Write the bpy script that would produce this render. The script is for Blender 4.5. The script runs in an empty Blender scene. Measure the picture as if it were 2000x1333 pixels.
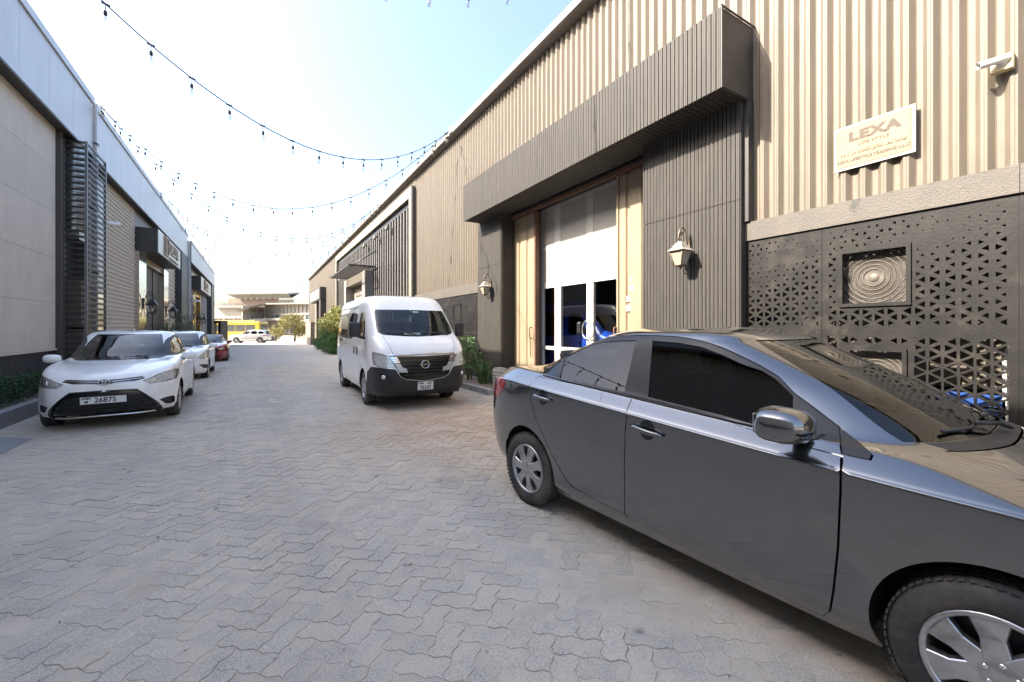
import bpy, bmesh, math, random
import numpy as np
from mathutils import Matrix, Vector
from mathutils.geometry import delaunay_2d_cdt
random.seed(7); RNG = np.random.default_rng(7)
scene = bpy.context.scene
COL = scene.collection
R = math.radians

# ------------------------------------------------------------------ camera
# pixel calibration of the photograph (2000 px wide): focal 810 px, eye level at y = 640, alley 31.2 deg left of the axis
FPX, HY, CX, EYE, TH = 810.0, 640.0, 1000.0, 1.55, R(31.2)
cam_d = bpy.data.cameras.new('camera'); cam = bpy.data.objects.new('camera', cam_d); COL.objects.link(cam)
cam.location = (0, 0, EYE); cam.rotation_euler = (R(90), 0, -TH)
cam_d.sensor_width = 36; cam_d.lens = FPX / 2000 * 36; cam_d.shift_y = (HY - 666.5) / 2000
cam_d.clip_start = 0.05; cam_d.clip_end = 3000
scene.camera = cam

# ------------------------------------------------------------------ sky, sun, exposure
SUN_DIR = Vector((-1.0, 0.27, 0.80)).normalized()      # towards the sun
SUN_EL = math.asin(SUN_DIR.z)
world = bpy.data.worlds.new('World'); scene.world = world; world.use_nodes = True
wn = world.node_tree.nodes; wl = world.node_tree.links
bg = wn['Background']
sky = wn.new('ShaderNodeTexSky'); sky.sky_type = 'NISHITA'; sky.sun_disc = False
sky.sun_elevation = SUN_EL; sky.sun_rotation = math.atan2(SUN_DIR.x, SUN_DIR.y)
sky.air_density = 1.0; sky.dust_density = 4.6; sky.ozone_density = 1.8; sky.altitude = 10
wl.new(sky.outputs[0], bg.inputs[0]); bg.inputs[1].default_value = 0.12
sun_d = bpy.data.lights.new('sun', 'SUN'); sun_d.energy = 3.4; sun_d.angle = R(0.5); sun_d.color = (1.0, 0.92, 0.80)
sun = bpy.data.objects.new('sun', sun_d); COL.objects.link(sun)
sun.rotation_euler = SUN_DIR.to_track_quat('Z', 'Y').to_euler(); sun.location = (-30, 5, 30)
scene.view_settings.view_transform = 'Standard'; scene.view_settings.look = 'None'
scene.view_settings.gamma = 1.0; scene.view_settings.use_curve_mapping = False
scene.view_settings.exposure = 2.35

# ------------------------------------------------------------------ helpers
def ray(x, y):
    u = (x - CX) / FPX; v = (HY - y) / FPX; c, s = math.cos(TH), math.sin(TH)
    return Vector((c * u + s, -s * u + c, v))
def onX(x, y, X):
    d = ray(x, y); t = X / d.x; return Vector((X, t * d.y, EYE + t * d.z))
def at_depth(x, y, Z):
    return Vector((0, 0, EYE)) + ray(x, y) * Z
def gz(y):                                    # the alley falls gently away from the camera
    return 0.0 if y < 12 else (-0.012 * (y - 12) if y < 60 else -0.576)

MATS = {}
def nd(nt, typ, **kw):
    n = nt.nodes.new(typ)
    for k, v in kw.items(): setattr(n, k, v)
    return n
def mat(name, col, rough=0.6, metal=0.0, spec=0.5, col2=None, scale=8.0, detail=4.0, lo=0.35, hi=0.65, bump=0.0, bscale=60.0,
        coat=0.0, coatr=0.05, coords='Object', dirt=None, dscale=1.2, dlo=0.45, dhi=0.75, emit=None, estr=0.0, stretch=None, rough2=None, alpha=None, rnd=0.0):
    if name in MATS: return MATS[name]
    m = bpy.data.materials.new(name); m.use_nodes = True; MATS[name] = m
    nt = m.node_tree; L = nt.links; b = nt.nodes['Principled BSDF']
    b.inputs['Base Color'].default_value = (*col, 1); b.inputs['Roughness'].default_value = rough
    b.inputs['Metallic'].default_value = metal; b.inputs['Specular IOR Level'].default_value = spec
    if coat: b.inputs['Coat Weight'].default_value = coat; b.inputs['Coat Roughness'].default_value = coatr
    if emit: b.inputs['Emission Color'].default_value = (*emit, 1); b.inputs['Emission Strength'].default_value = estr
    vec = None
    def coord():
        nonlocal vec
        if vec is None:
            tc = nd(nt, 'ShaderNodeTexCoord'); vec = tc.outputs[coords]
            if stretch:
                mp = nd(nt, 'ShaderNodeMapping'); mp.inputs['Scale'].default_value = stretch
                L.new(vec, mp.inputs['Vector']); vec = mp.outputs[0]
        return vec
    out = None
    if col2:
        n = nd(nt, 'ShaderNodeTexNoise'); n.inputs['Scale'].default_value = scale; n.inputs['Detail'].default_value = detail
        n.inputs['Roughness'].default_value = 0.62
        L.new(coord(), n.inputs['Vector'])
        r = nd(nt, 'ShaderNodeMapRange'); r.inputs[1].default_value = lo; r.inputs[2].default_value = hi; L.new(n.outputs[0], r.inputs[0])
        mx = nd(nt, 'ShaderNodeMix', data_type='RGBA'); mx.inputs[6].default_value = (*col, 1); mx.inputs[7].default_value = (*col2, 1)
        L.new(r.outputs[0], mx.inputs[0]); out = mx.outputs[2]
    if dirt:
        n = nd(nt, 'ShaderNodeTexNoise'); n.inputs['Scale'].default_value = dscale; n.inputs['Detail'].default_value = 8; n.inputs['Roughness'].default_value = 0.7
        L.new(coord(), n.inputs['Vector'])
        r = nd(nt, 'ShaderNodeMapRange'); r.inputs[1].default_value = dlo; r.inputs[2].default_value = dhi; L.new(n.outputs[0], r.inputs[0])
        mx = nd(nt, 'ShaderNodeMix', data_type='RGBA'); mx.inputs[6].default_value = (*col, 1); mx.inputs[7].default_value = (*dirt, 1)
        if out: L.new(out, mx.inputs[6])
        L.new(r.outputs[0], mx.inputs[0]); out = mx.outputs[2]
        if rough2 is not None:
            rr = nd(nt, 'ShaderNodeMapRange'); rr.inputs[3].default_value = rough; rr.inputs[4].default_value = rough2
            L.new(r.outputs[0], rr.inputs[0]); L.new(rr.outputs[0], b.inputs['Roughness'])
    if rnd:
        oi = nd(nt, 'ShaderNodeObjectInfo'); hs = nd(nt, 'ShaderNodeHueSaturation')
        r = nd(nt, 'ShaderNodeMapRange'); r.inputs[3].default_value = 1 - rnd; r.inputs[4].default_value = 1 + rnd
        L.new(oi.outputs['Random'], r.inputs[0]); L.new(r.outputs[0], hs.inputs['Value'])
        if out: L.new(out, hs.inputs['Color'])
        else: hs.inputs['Color'].default_value = (*col, 1)
        out = hs.outputs[0]
    if out: L.new(out, b.inputs['Base Color'])
    if bump:
        n = nd(nt, 'ShaderNodeTexNoise'); n.inputs['Scale'].default_value = bscale; n.inputs['Detail'].default_value = 5
        tc2 = nd(nt, 'ShaderNodeTexCoord'); L.new(tc2.outputs[coords], n.inputs['Vector'])
        bp = nd(nt, 'ShaderNodeBump'); bp.inputs['Strength'].default_value = bump; bp.inputs['Distance'].default_value = 0.01
        L.new(n.outputs[0], bp.inputs['Height']); L.new(bp.outputs[0], b.inputs['Normal'])
    return m

def glass(name, tint=(0.5, 0.55, 0.55), ior=1.5, refl=1.0, rough=0.0):
    """thin pane: tinted see-through plus a Fresnel reflection"""
    if name in MATS: return MATS[name]
    m = bpy.data.materials.new(name); m.use_nodes = True; MATS[name] = m
    nt = m.node_tree; nt.nodes.remove(nt.nodes['Principled BSDF']); L = nt.links; o = nt.nodes['Material Output']
    t = nd(nt, 'ShaderNodeBsdfTransparent'); t.inputs[0].default_value = (*tint, 1)
    g = nd(nt, 'ShaderNodeBsdfGlossy'); g.inputs['Color'].default_value = (refl, refl, refl, 1); g.inputs['Roughness'].default_value = rough
    f = nd(nt, 'ShaderNodeFresnel'); ge = nd(nt, 'ShaderNodeNewGeometry'); mi = nd(nt, 'ShaderNodeMix', data_type='FLOAT')
    mi.inputs[2].default_value = ior; mi.inputs[3].default_value = 1 / ior; L.new(ge.outputs['Backfacing'], mi.inputs[0]); L.new(mi.outputs[0], f.inputs[0])   # same reflection from either face
    mx = nd(nt, 'ShaderNodeMixShader'); L.new(f.outputs[0], mx.inputs[0]); L.new(t.outputs[0], mx.inputs[1]); L.new(g.outputs[0], mx.inputs[2])
    L.new(mx.outputs[0], o.inputs[0]); return m

def link(name, me, m=None, parent=None, world_space=False, basis=None):
    o = bpy.data.objects.new(name, me); COL.objects.link(o)
    if m is not None and not me.materials: me.materials.append(m)
    if basis is not None: o.matrix_basis = basis
    if parent is not None:
        o.parent = parent
        if world_space:
            o.matrix_parent_inverse = world_of(parent).inverted()
    return o
def world_of(o):
    M = o.matrix_basis.copy()
    if o.parent: M = world_of(o.parent) @ o.matrix_parent_inverse @ M
    return M
def tag(o, label=None, cat=None, group=None, kind=None):
    if label: o['label'] = label
    if cat: o['category'] = cat
    if group: o['group'] = group
    if kind: o['kind'] = kind
    return o
def thing(name, label, cat, loc=(0, 0, 0), rz=0.0, group=None):
    o = bpy.data.objects.new(name, None); COL.objects.link(o); o.empty_display_size = 0.2
    o.matrix_basis = Matrix.Translation(loc) @ Matrix.Rotation(rz, 4, 'Z')
    return tag(o, label, cat, group)

class MB:
    """collects geometry and links it as one mesh object"""
    def __init__(s): s.v = []; s.f = []; s.sm = []
    def add(s, verts, faces, smooth=False):
        k = len(s.v); s.v += [tuple(p) for p in verts]; s.f += [tuple(i + k for i in f) for f in faces]; s.sm += [smooth] * len(faces); return s
    def box(s, x0, x1, y0, y1, z0, z1, M=None):
        vs = [(x, y, z) for z in (z0, z1) for y in (y0, y1) for x in (x0, x1)]
        if M is not None: vs = [tuple(M @ Vector(p)) for p in vs]
        return s.add(vs, [(0, 2, 3, 1), (4, 5, 7, 6), (0, 1, 5, 4), (2, 6, 7, 3), (0, 4, 6, 2), (1, 3, 7, 5)])
    def bbox(s, x0, x1, y0, y1, z0, z1, b=0.01, M=None):
        """box with chamfered edges"""
        bm = bmesh.new(); bmesh.ops.create_cube(bm, size=1)
        for v in bm.verts: v.co = ((x0 + x1) / 2 + v.co.x * (x1 - x0), (y0 + y1) / 2 + v.co.y * (y1 - y0), (z0 + z1) / 2 + v.co.z * (z1 - z0))
        bmesh.ops.bevel(bm, geom=bm.edges[:], offset=b, segments=2, affect='EDGES', profile=0.5)
        if M is not None: bmesh.ops.transform(bm, matrix=M, verts=bm.verts)
        s.bm(bm, False); bm.free(); return s
    def bm(s, bm, smooth=True):
        bm.verts.index_update(); return s.add([v.co[:] for v in bm.verts], [[v.index for v in f.verts] for f in bm.faces], smooth)
    def tube(s, pts, r, n=8, cap=True, smooth=True, closed=False):
        pts = [Vector(p) for p in pts]; m = len(pts); rs = r if isinstance(r, (list, tuple)) else [r] * m
        vs = []; up = None
        for i, p in enumerate(pts):
            if closed: t = pts[(i + 1) % m] - pts[i - 1]
            else: t = pts[min(i + 1, m - 1)] - pts[max(i - 1, 0)]
            t.normalize()
            if up is None: up = Vector((0, 0, 1)) if abs(t.z) < 0.9 else Vector((1, 0, 0))
            a = t.cross(up)
            if a.length < 1e-4: a = t.orthogonal()
            a.normalize(); b = a.cross(t); up = b
            for k in range(n):
                q = 2 * math.pi * k / n; vs.append(p + (a * math.cos(q) + b * math.sin(q)) * rs[i])
        fs = []
        for i in range(m if closed else m - 1):
            j = (i + 1) % m
            for k in range(n): l = (k + 1) % n; fs.append((i * n + k, i * n + l, j * n + l, j * n + k))
        if cap and not closed: fs.append(tuple(range(n))[::-1]); fs.append(tuple((m - 1) * n + k for k in range(n)))
        return s.add(vs, fs, smooth)
    def lathe(s, prof, n=24, M=None, smooth=True, arc=None):
        """profile of (radius, height) about local z"""
        vs = []; fs = []; m = len(prof)
        for k in range(n):
            q = 2 * math.pi * k / n
            for r, h in prof: vs.append(Vector((r * math.cos(q), r * math.sin(q), h)))
        if M is not None: vs = [M @ v for v in vs]
        for k in range(n):
            l = (k + 1) % n
            for i in range(m - 1): fs.append((k * m + i, l * m + i, l * m + i + 1, k * m + i + 1))
        return s.add(vs, fs, smooth)
    def prism(s, poly, h0, h1, M=None, smooth=False):
        """polygon in xy between heights h0 and h1"""
        n = len(poly); vs = [Vector((p[0], p[1], h0)) for p in poly] + [Vector((p[0], p[1], h1)) for p in poly]
        if M is not None: vs = [M @ v for v in vs]
        fs = [tuple(range(n))[::-1], tuple(range(n, 2 * n))] + [(i, (i + 1) % n, n + (i + 1) % n, n + i) for i in range(n)]
        return s.add(vs, fs, smooth)
    def corr(s, p0, along, length, normal, up, height, pitch, prof, phase=0.0):
        """ribbed sheet; prof = [(fraction of pitch, depth towards normal), ...]"""
        p0, along, normal, up = Vector(p0), Vector(along), Vector(normal), Vector(up)
        us = []
        k0 = math.floor(-phase / pitch) - 1
        k = k0
        while k * pitch + phase < length + pitch:
            for f, d in prof: us.append((k * pitch + phase + f * pitch, d))
            k += 1
        pts = []
        for (a, da), (b, db) in zip(us, us[1:]):
            for t, d in ((a, da), (b, db)):
                if 0 <= t <= length: pts.append((t, d))
            if a < 0 < b: pts.append((0, da + (db - da) * (0 - a) / (b - a)))
            if a < length < b: pts.append((length, da + (db - da) * (length - a) / (b - a)))
        pts = sorted(set((round(t, 5), round(d, 5)) for t, d in pts))
        vs = []
        for t, d in pts:
            q = p0 + along * t + normal * d; vs += [q, q + up * height]
        fl = along.cross(up).dot(normal) > 0
        fs = [(2 * i, 2 * i + 2, 2 * i + 3, 2 * i + 1) if fl else (2 * i, 2 * i + 1, 2 * i + 3, 2 * i + 2) for i in range(len(pts) - 1)]
        return s.add(vs, fs)
    def mesh(s, name):
        me = bpy.data.meshes.new(name); me.from_pydata(s.v, [], s.f); me.update()
        if any(s.sm): me.polygons.foreach_set('use_smooth', s.sm)
        return me
    def build(s, name, m, parent=None, world_space=False, basis=None, kind=None):
        o = link(name, s.mesh(name), m, parent, world_space, basis)
        if kind: o['kind'] = kind
        return o
def copy_tree(o, parent=None):
    c = o.copy(); COL.objects.link(c); c.parent = parent
    if parent is not None: c.matrix_parent_inverse = o.matrix_parent_inverse.copy()
    for ch in list(o.children): copy_tree(ch, c)
    return c

def in_poly(P, poly):
    """points inside polygon (numpy)"""
    x, y = P[:, 0], P[:, 1]; r = np.zeros(len(P), bool); n = len(poly); q = np.asarray(poly)
    j = n - 1
    for i in range(n):
        xi, yi = q[i]; xj, yj = q[j]
        c = ((yi > y) != (yj > y)) & (x < (xj - xi) * (y - yi) / (yj - yi + 1e-30) + xi); r ^= c; j = i
    return r
def cdt(outer, holes, step=None, jitter=0.0):
    """triangulate outer minus holes; returns points and triangles"""
    pts = []; edges = []
    for poly in [outer] + list(holes):
        k = len(pts); n = len(poly); pts += [Vector((p[0], p[1])) for p in poly]; edges += [(k + i, k + (i + 1) % n) for i in range(n)]
    if step:
        o = np.asarray(outer); sx, sy = (step, step) if not isinstance(step, tuple) else step
        gx, gy = np.meshgrid(np.arange(o[:, 0].min() + sx / 2, o[:, 0].max(), sx), np.arange(o[:, 1].min() + sy / 2, o[:, 1].max(), sy))
        g = np.c_[gx.ravel(), gy.ravel()]; g = g[in_poly(g, outer)]
        for h in holes: g = g[~in_poly(g, h)]
        pts += [Vector(p) for p in g]
    v, e, f, *_ = delaunay_2d_cdt(pts, edges, [], 0, 1e-6)
    V = np.array([p[:] for p in v]); T = np.array([t for t in f if len(t) == 3], int).reshape(-1, 3)
    c = V[T].mean(1); ok = in_poly(c, outer)
    for h in holes: ok &= ~in_poly(c, h)
    T = T[ok]
    a = V[T]; cr = np.cross(a[:, 1] - a[:, 0], a[:, 2] - a[:, 0]); T = T[np.abs(cr) > 1e-10]
    used = np.unique(T); mp = np.zeros(len(V), int); mp[used] = np.arange(len(used))
    return V[used], mp[T]
def arc(cx, cy, r, a0, a1, n):
    return [(cx + r * math.cos(R(a0 + (a1 - a0) * i / n)), cy + r * math.sin(R(a0 + (a1 - a0) * i / n))) for i in range(n + 1)]
def rrect(x0, x1, y0, y1, r, n=4):
    return arc(x1 - r, y1 - r, r, 0, 90, n) + arc(x0 + r, y1 - r, r, 90, 180, n) + arc(x0 + r, y0 + r, r, 180, 270, n) + arc(x1 - r, y0 + r, r, 270, 360, n)
def text_mesh(body, size, M, m, name='lettering', parent=None, ext=0.002, world_space=False, align='CENTER', bold=0.0, sx=1.0, spacing=1.0):
    """lettering as a mesh: font curve converted"""
    cu = bpy.data.curves.new(name, 'FONT'); cu.body = body; cu.size = size; cu.align_x = align; cu.align_y = 'CENTER'
    cu.extrude = ext; cu.offset = bold; cu.resolution_u = 3; cu.space_character = spacing
    ob = bpy.data.objects.new('tmp', cu); COL.objects.link(ob)
    dg = bpy.context.evaluated_depsgraph_get(); me = bpy.data.meshes.new_from_object(ob.evaluated_get(dg))
    bpy.data.objects.remove(ob); bpy.data.curves.remove(cu)
    me.transform(M @ Matrix.Diagonal((sx, 1, 1, 1))); me.name = name
    me.materials.clear()
    return link(name, me, m, parent, world_space)
def frame_mat(o, xa, ya):
    """matrix with columns x, y and their cross product at o"""
    xa = Vector(xa).normalized(); ya = Vector(ya).normalized(); za = xa.cross(ya)
    M = Matrix((xa, ya, za)).transposed().to_4x4(); M.translation = Vector(o); return M
# ------------------------------------------------------------------ ground
def paver_material(name, use_attr):
    m = bpy.data.materials.new(name); m.use_nodes = True; nt = m.node_tree; L = nt.links; b = nt.nodes['Principled BSDF']
    geo = nd(nt, 'ShaderNodeNewGeometry'); pos = geo.outputs['Position']
    def noise(scale, detail=4, rough=0.6):
        n = nd(nt, 'ShaderNodeTexNoise'); n.inputs['Scale'].default_value = scale; n.inputs['Detail'].default_value = detail; n.inputs['Roughness'].default_value = rough
        L.new(pos, n.inputs['Vector']); return n.outputs[0]
    def rng(v, a, b_, c=0.0, d=1.0):
        r = nd(nt, 'ShaderNodeMapRange'); r.inputs[1].default_value = a; r.inputs[2].default_value = b_; r.inputs[3].default_value = c; r.inputs[4].default_value = d; L.new(v, r.inputs[0]); return r.outputs[0]
    def mix(f, a, b_, blend='MIX'):
        x = nd(nt, 'ShaderNodeMix', data_type='RGBA'); x.blend_type = blend
        L.new(f, x.inputs[0]) if not isinstance(f, float) else setattr(x.inputs[0], 'default_value', f)
        for i, c in ((6, a), (7, b_)):
            if isinstance(c, tuple): x.inputs[i].default_value = (*c, 1)
            else: L.new(c, x.inputs[i])
        return x.outputs[2]
    if use_attr:
        at = nd(nt, 'ShaderNodeAttribute', attribute_name='tone'); tone = at.outputs['Fac']
    else:
        oi = nd(nt, 'ShaderNodeObjectInfo'); tone = oi.outputs['Random']
    base = mix(rng(tone, 0, 1), (0.45, 0.398, 0.322), (0.57, 0.508, 0.412))
    grain = noise(95, 4, 0.85)
    base = mix(rng(grain, 0.38, 0.62), mix(0.58, base, (0.09, 0.088, 0.085)), mix(0.30, base, (0.66, 0.66, 0.66)))
    dust = noise(0.55, 6, 0.62); dust2 = noise(5.0, 6, 0.7)
    # sand swept together between the minibus and the grey car
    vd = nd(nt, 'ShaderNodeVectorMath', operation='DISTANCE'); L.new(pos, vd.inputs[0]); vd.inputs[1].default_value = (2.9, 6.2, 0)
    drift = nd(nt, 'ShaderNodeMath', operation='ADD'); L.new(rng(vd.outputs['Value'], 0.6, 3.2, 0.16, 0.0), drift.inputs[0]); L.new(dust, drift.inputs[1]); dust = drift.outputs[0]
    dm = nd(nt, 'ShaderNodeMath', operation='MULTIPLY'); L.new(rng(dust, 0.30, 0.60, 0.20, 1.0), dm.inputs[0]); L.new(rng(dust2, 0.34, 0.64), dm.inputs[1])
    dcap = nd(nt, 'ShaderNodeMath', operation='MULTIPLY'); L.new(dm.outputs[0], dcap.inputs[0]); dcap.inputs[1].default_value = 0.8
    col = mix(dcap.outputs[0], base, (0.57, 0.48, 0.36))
    st = noise(0.8, 5, 0.65); spots = noise(7.0, 2, 0.5)
    col = mix(rng(st, 0.57, 0.73, 0.0, 0.40), col, (0.10, 0.095, 0.09))
    col = mix(rng(spots, 0.70, 0.75, 0.0, 0.55), col, (0.09, 0.085, 0.08))
    # tyre tracks along the lane, oil drips, and the worn brownish patch by the minibus
    sp = nd(nt, 'ShaderNodeSeparateXYZ'); L.new(pos, sp.inputs[0])
    wv = nd(nt, 'ShaderNodeMath', operation='SINE'); mu = nd(nt, 'ShaderNodeMath', operation='MULTIPLY_ADD'); L.new(sp.outputs[0], mu.inputs[0]); mu.inputs[1].default_value = 4.1; mu.inputs[2].default_value = 0.6; L.new(mu.outputs[0], wv.inputs[0])
    tm = nd(nt, 'ShaderNodeMath', operation='MULTIPLY'); L.new(rng(wv.outputs[0], 0.2, 1.0), tm.inputs[0]); L.new(rng(noise(0.9, 4, 0.6), 0.38, 0.68, 0.0, 0.28), tm.inputs[1])
    col = mix(tm.outputs[0], col, (0.20, 0.185, 0.16))
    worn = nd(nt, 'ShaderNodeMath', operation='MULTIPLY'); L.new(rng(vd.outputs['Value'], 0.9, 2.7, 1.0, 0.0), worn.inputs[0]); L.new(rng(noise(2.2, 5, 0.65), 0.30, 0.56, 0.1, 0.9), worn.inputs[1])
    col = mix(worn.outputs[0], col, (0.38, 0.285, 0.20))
    oil = noise(2.6, 3, 0.55); col = mix(rng(oil, 0.685, 0.74, 0.0, 0.6), col, (0.07, 0.064, 0.056))
    L.new(col, b.inputs['Base Color']); b.inputs['Roughness'].default_value = 0.86; b.inputs['Specular IOR Level'].default_value = 0.3
    bp = nd(nt, 'ShaderNodeBump'); bp.inputs['Strength'].default_value = 0.55; bp.inputs['Distance'].default_value = 0.004
    L.new(noise(150, 4, 0.7), bp.inputs['Height']); L.new(bp.outputs[0], b.inputs['Normal'])
    return m
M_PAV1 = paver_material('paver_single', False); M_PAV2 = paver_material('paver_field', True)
M_SAND = mat('joint_sand', (0.56, 0.485, 0.39), 0.95, col2=(0.44, 0.38, 0.305), scale=3.0, bump=0.6, bscale=220)
M_FARPAV = mat('far_paving', (0.40, 0.375, 0.335), 0.9, col2=(0.46, 0.43, 0.385), scale=2.0, dirt=(0.48, 0.43, 0.36), dscale=0.5)
# strong joint pattern on the paving too far away to build block by block
def far_pattern(m):
    nt = m.node_tree; L = nt.links; b = nt.nodes['Principled BSDF']
    geo = nd(nt, 'ShaderNodeNewGeometry'); mp = nd(nt, 'ShaderNodeMapping'); mp.inputs['Rotation'].default_value = (0, 0, R(45)); L.new(geo.outputs['Position'], mp.inputs[0])
    br = nd(nt, 'ShaderNodeTexBrick'); br.inputs['Scale'].default_value = 1.0; br.inputs['Brick Width'].default_value = 0.23; br.inputs['Row Height'].default_value = 0.115; br.inputs['Mortar Size'].default_value = 0.006
    L.new(mp.outputs[0], br.inputs['Vector'])
    src = b.inputs['Base Color'].links[0].from_socket
    mx = nd(nt, 'ShaderNodeMix', data_type='RGBA'); L.new(br.outputs['Fac'], mx.inputs[0]); L.new(src, mx.inputs[6]); mx.inputs[7].default_value = (0.24, 0.22, 0.19, 1); L.new(mx.outputs[2], b.inputs['Base Color'])
far_pattern(M_FARPAV)
M_EARTH = mat('open_ground', (0.46, 0.41, 0.34), 0.95, col2=(0.38, 0.33, 0.27), scale=0.15, bump=0.3, bscale=4)
M_ASPH = mat('far_road_concrete', (0.42, 0.39, 0.35), 0.9, col2=(0.34, 0.32, 0.29), scale=0.4)

g = MB(); g.add([(-1500, -1500, -0.66), (1500, -1500, -0.66), (1500, 1500, -0.66), (-1500, 1500, -0.66)], [(0, 1, 2, 3)])
tag(g.build('ground', M_EARTH), kind='structure')
ys = [-8, 0, 6, 12, 20, 30, 40, 52]
def strip(ys, x0, x1, dz):
    v = []; f = []
    for y in ys: v += [(x0, y, gz(y) + dz), (x1, y, gz(y) + dz)]
    for i in range(len(ys) - 1): f.append((2 * i, 2 * i + 1, 2 * i + 3, 2 * i + 2))
    return MB().add(v, f)
# sand bed, a few millimetres higher or lower from place to place, so that some joints are full and others open
gx = np.arange(-4.7, 6.65, 0.11); gy = np.arange(-8, 21.01, 0.11)
XX, YY = np.meshgrid(gx, gy); ZZ = np.vectorize(gz)(YY) - 0.0028 + 0.0011 * np.sin(XX * 1.7 + 1.3 * np.sin(YY * 0.9)) * np.cos(YY * 1.3 + XX * 0.6) + 0.0012 * np.sin(XX * 4.3 + YY * 3.1) - 0.006 * np.exp(-((XX - 3.0) / 1.5) ** 2 - ((YY - 6.3) / 1.9) ** 2)
nx_ = len(gx); bed_v = np.stack([XX.ravel(), YY.ravel(), ZZ.ravel()], 1).tolist(); bed_f = [(j * nx_ + i, j * nx_ + i + 1, (j + 1) * nx_ + i + 1, (j + 1) * nx_ + i) for j in range(len(gy) - 1) for i in range(nx_ - 1)]
alley = MB().add(bed_v, bed_f, True).build('alley_pavement', M_SAND); tag(alley, kind='structure')
tag(strip([21.0, 30, 40, 53], -4.9, 6.6, 0.0).build('far_pavement', M_FARPAV), kind='structure')
tag(strip([53, 60, 64, 80], -30, 40, 0.004).build('road', M_ASPH), kind='structure')

# interlocking zigzag blocks: herringbone on a square lattice whose every edge is bent the same way
Q = 0.116
FE = [(0.27, 0.085), (0.73, -0.085)]
def block_poly(h):
    w, t = (2, 1) if h else (1, 2)
    p = []
    for i in range(w): p.append((i, 0)); p += [(i + a, b) for a, b in FE]
    for j in range(t): p.append((w, j)); p += [(w + b, j + a) for a, b in FE]
    for i in range(w, 0, -1): p.append((i, t)); p += [(i - 1 + a, t + b) for a, b in FE[::-1]]
    for j in range(t, 0, -1): p.append((0, j)); p += [(b, j - 1 + a) for a, b in FE[::-1]]
    c = np.array([w / 2, t / 2]); return (np.array(p) - c) * Q, c * Q
ROTP = R(45 + 4)
cr, sr = math.cos(ROTP), math.sin(ROTP); RM = np.array([[cr, -sr], [sr, cr]])
def shrink(P, g):
    return P * (1 - g / np.abs(P).max(0))
blk = {}
for h in (True, False):
    P, c = block_poly(h); blk[h] = (shrink(P, 0.0050), shrink(P, 0.0026), c)
cells = []
N = 260
for i in range(-N, N):
    for j in range(-N, N):
        k = (i - j) % 4
        if k not in (0, 3): continue
        h = k == 0; c = blk[h][2]
        x, y = RM @ np.array([i * Q + c[0], j * Q + c[1]]); y += 8.0
        if -3.6 < x < 5.3 and -0.6 < y < 20.95 and not (x < -3.27 and y < 40) : cells.append((x, y, h))
cs_, sn_ = math.cos(TH), math.sin(TH)
vis = []
for x, y, h in cells:
    zc = sn_ * x + cs_ * y; xc = cs_ * x - sn_ * y
    if zc < 1.2: continue
    px = CX + FPX * xc / zc; py = HY + FPX * EYE / zc
    if px < -150 or px > 2150 or py > 1500: continue
    infr = -10 < px < 2010 and py < 1330
    # blocks under the grey car and the van cannot be seen
    hid = (2.15 < x < 3.8 and y < 3.6)
    vis.append((zc ** -3 if infr and not hid else 0, x, y, h))
vis.sort(key=lambda t: -t[0])
def block_arrays(h):
    top, bot, _ = blk[h]; n = len(top)
    T = (RM @ top.T).T; B = (RM @ bot.T).T
    V = np.vstack([np.c_[T, np.zeros(n)], np.c_[B, np.full(n, -0.016)]])
    F = [list(range(n))] + [[i, n + i, n + (i + 1) % n, (i + 1) % n] for i in range(n)]
    return V, F
BA = {h: block_arrays(h) for h in (True, False)}
bmesh_ = {}
for h in (True, False):
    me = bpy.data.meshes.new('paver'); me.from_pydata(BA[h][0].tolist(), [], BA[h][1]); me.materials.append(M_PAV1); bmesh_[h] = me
V = []; F = []; tone = []; nv = 0
for q, (w, x, y, h) in enumerate(vis):
    dz = random.gauss(0, 0.0014) + (random.random() < 0.07) * random.uniform(-0.006, 0.005); tx, ty = random.gauss(0, 0.006), random.gauss(0, 0.006)
    if q < 300:
        o = bpy.data.objects.new('paver', bmesh_[h]); COL.objects.link(o); o.parent = alley
        o.location = (x, y, gz(y) + dz); o.rotation_euler = (tx, ty, 0)
    else:
        B, Fc = BA[h]; A = B + np.array([x, y, gz(y) + dz]); A[:, 2] += B[:, 1] * tx - B[:, 0] * ty
        V.append(A); F += [[i + nv for i in f] for f in Fc]; nv += len(A); t = random.random(); tone += [t] * len(Fc)
me = bpy.data.meshes.new('paver_field'); me.from_pydata(np.vstack(V).tolist(), [], F)
at = me.attributes.new('tone', 'FLOAT', 'FACE'); at.data.foreach_set('value', tone)
tag(link('paver_field', me, M_PAV2, alley), kind='stuff')

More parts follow.
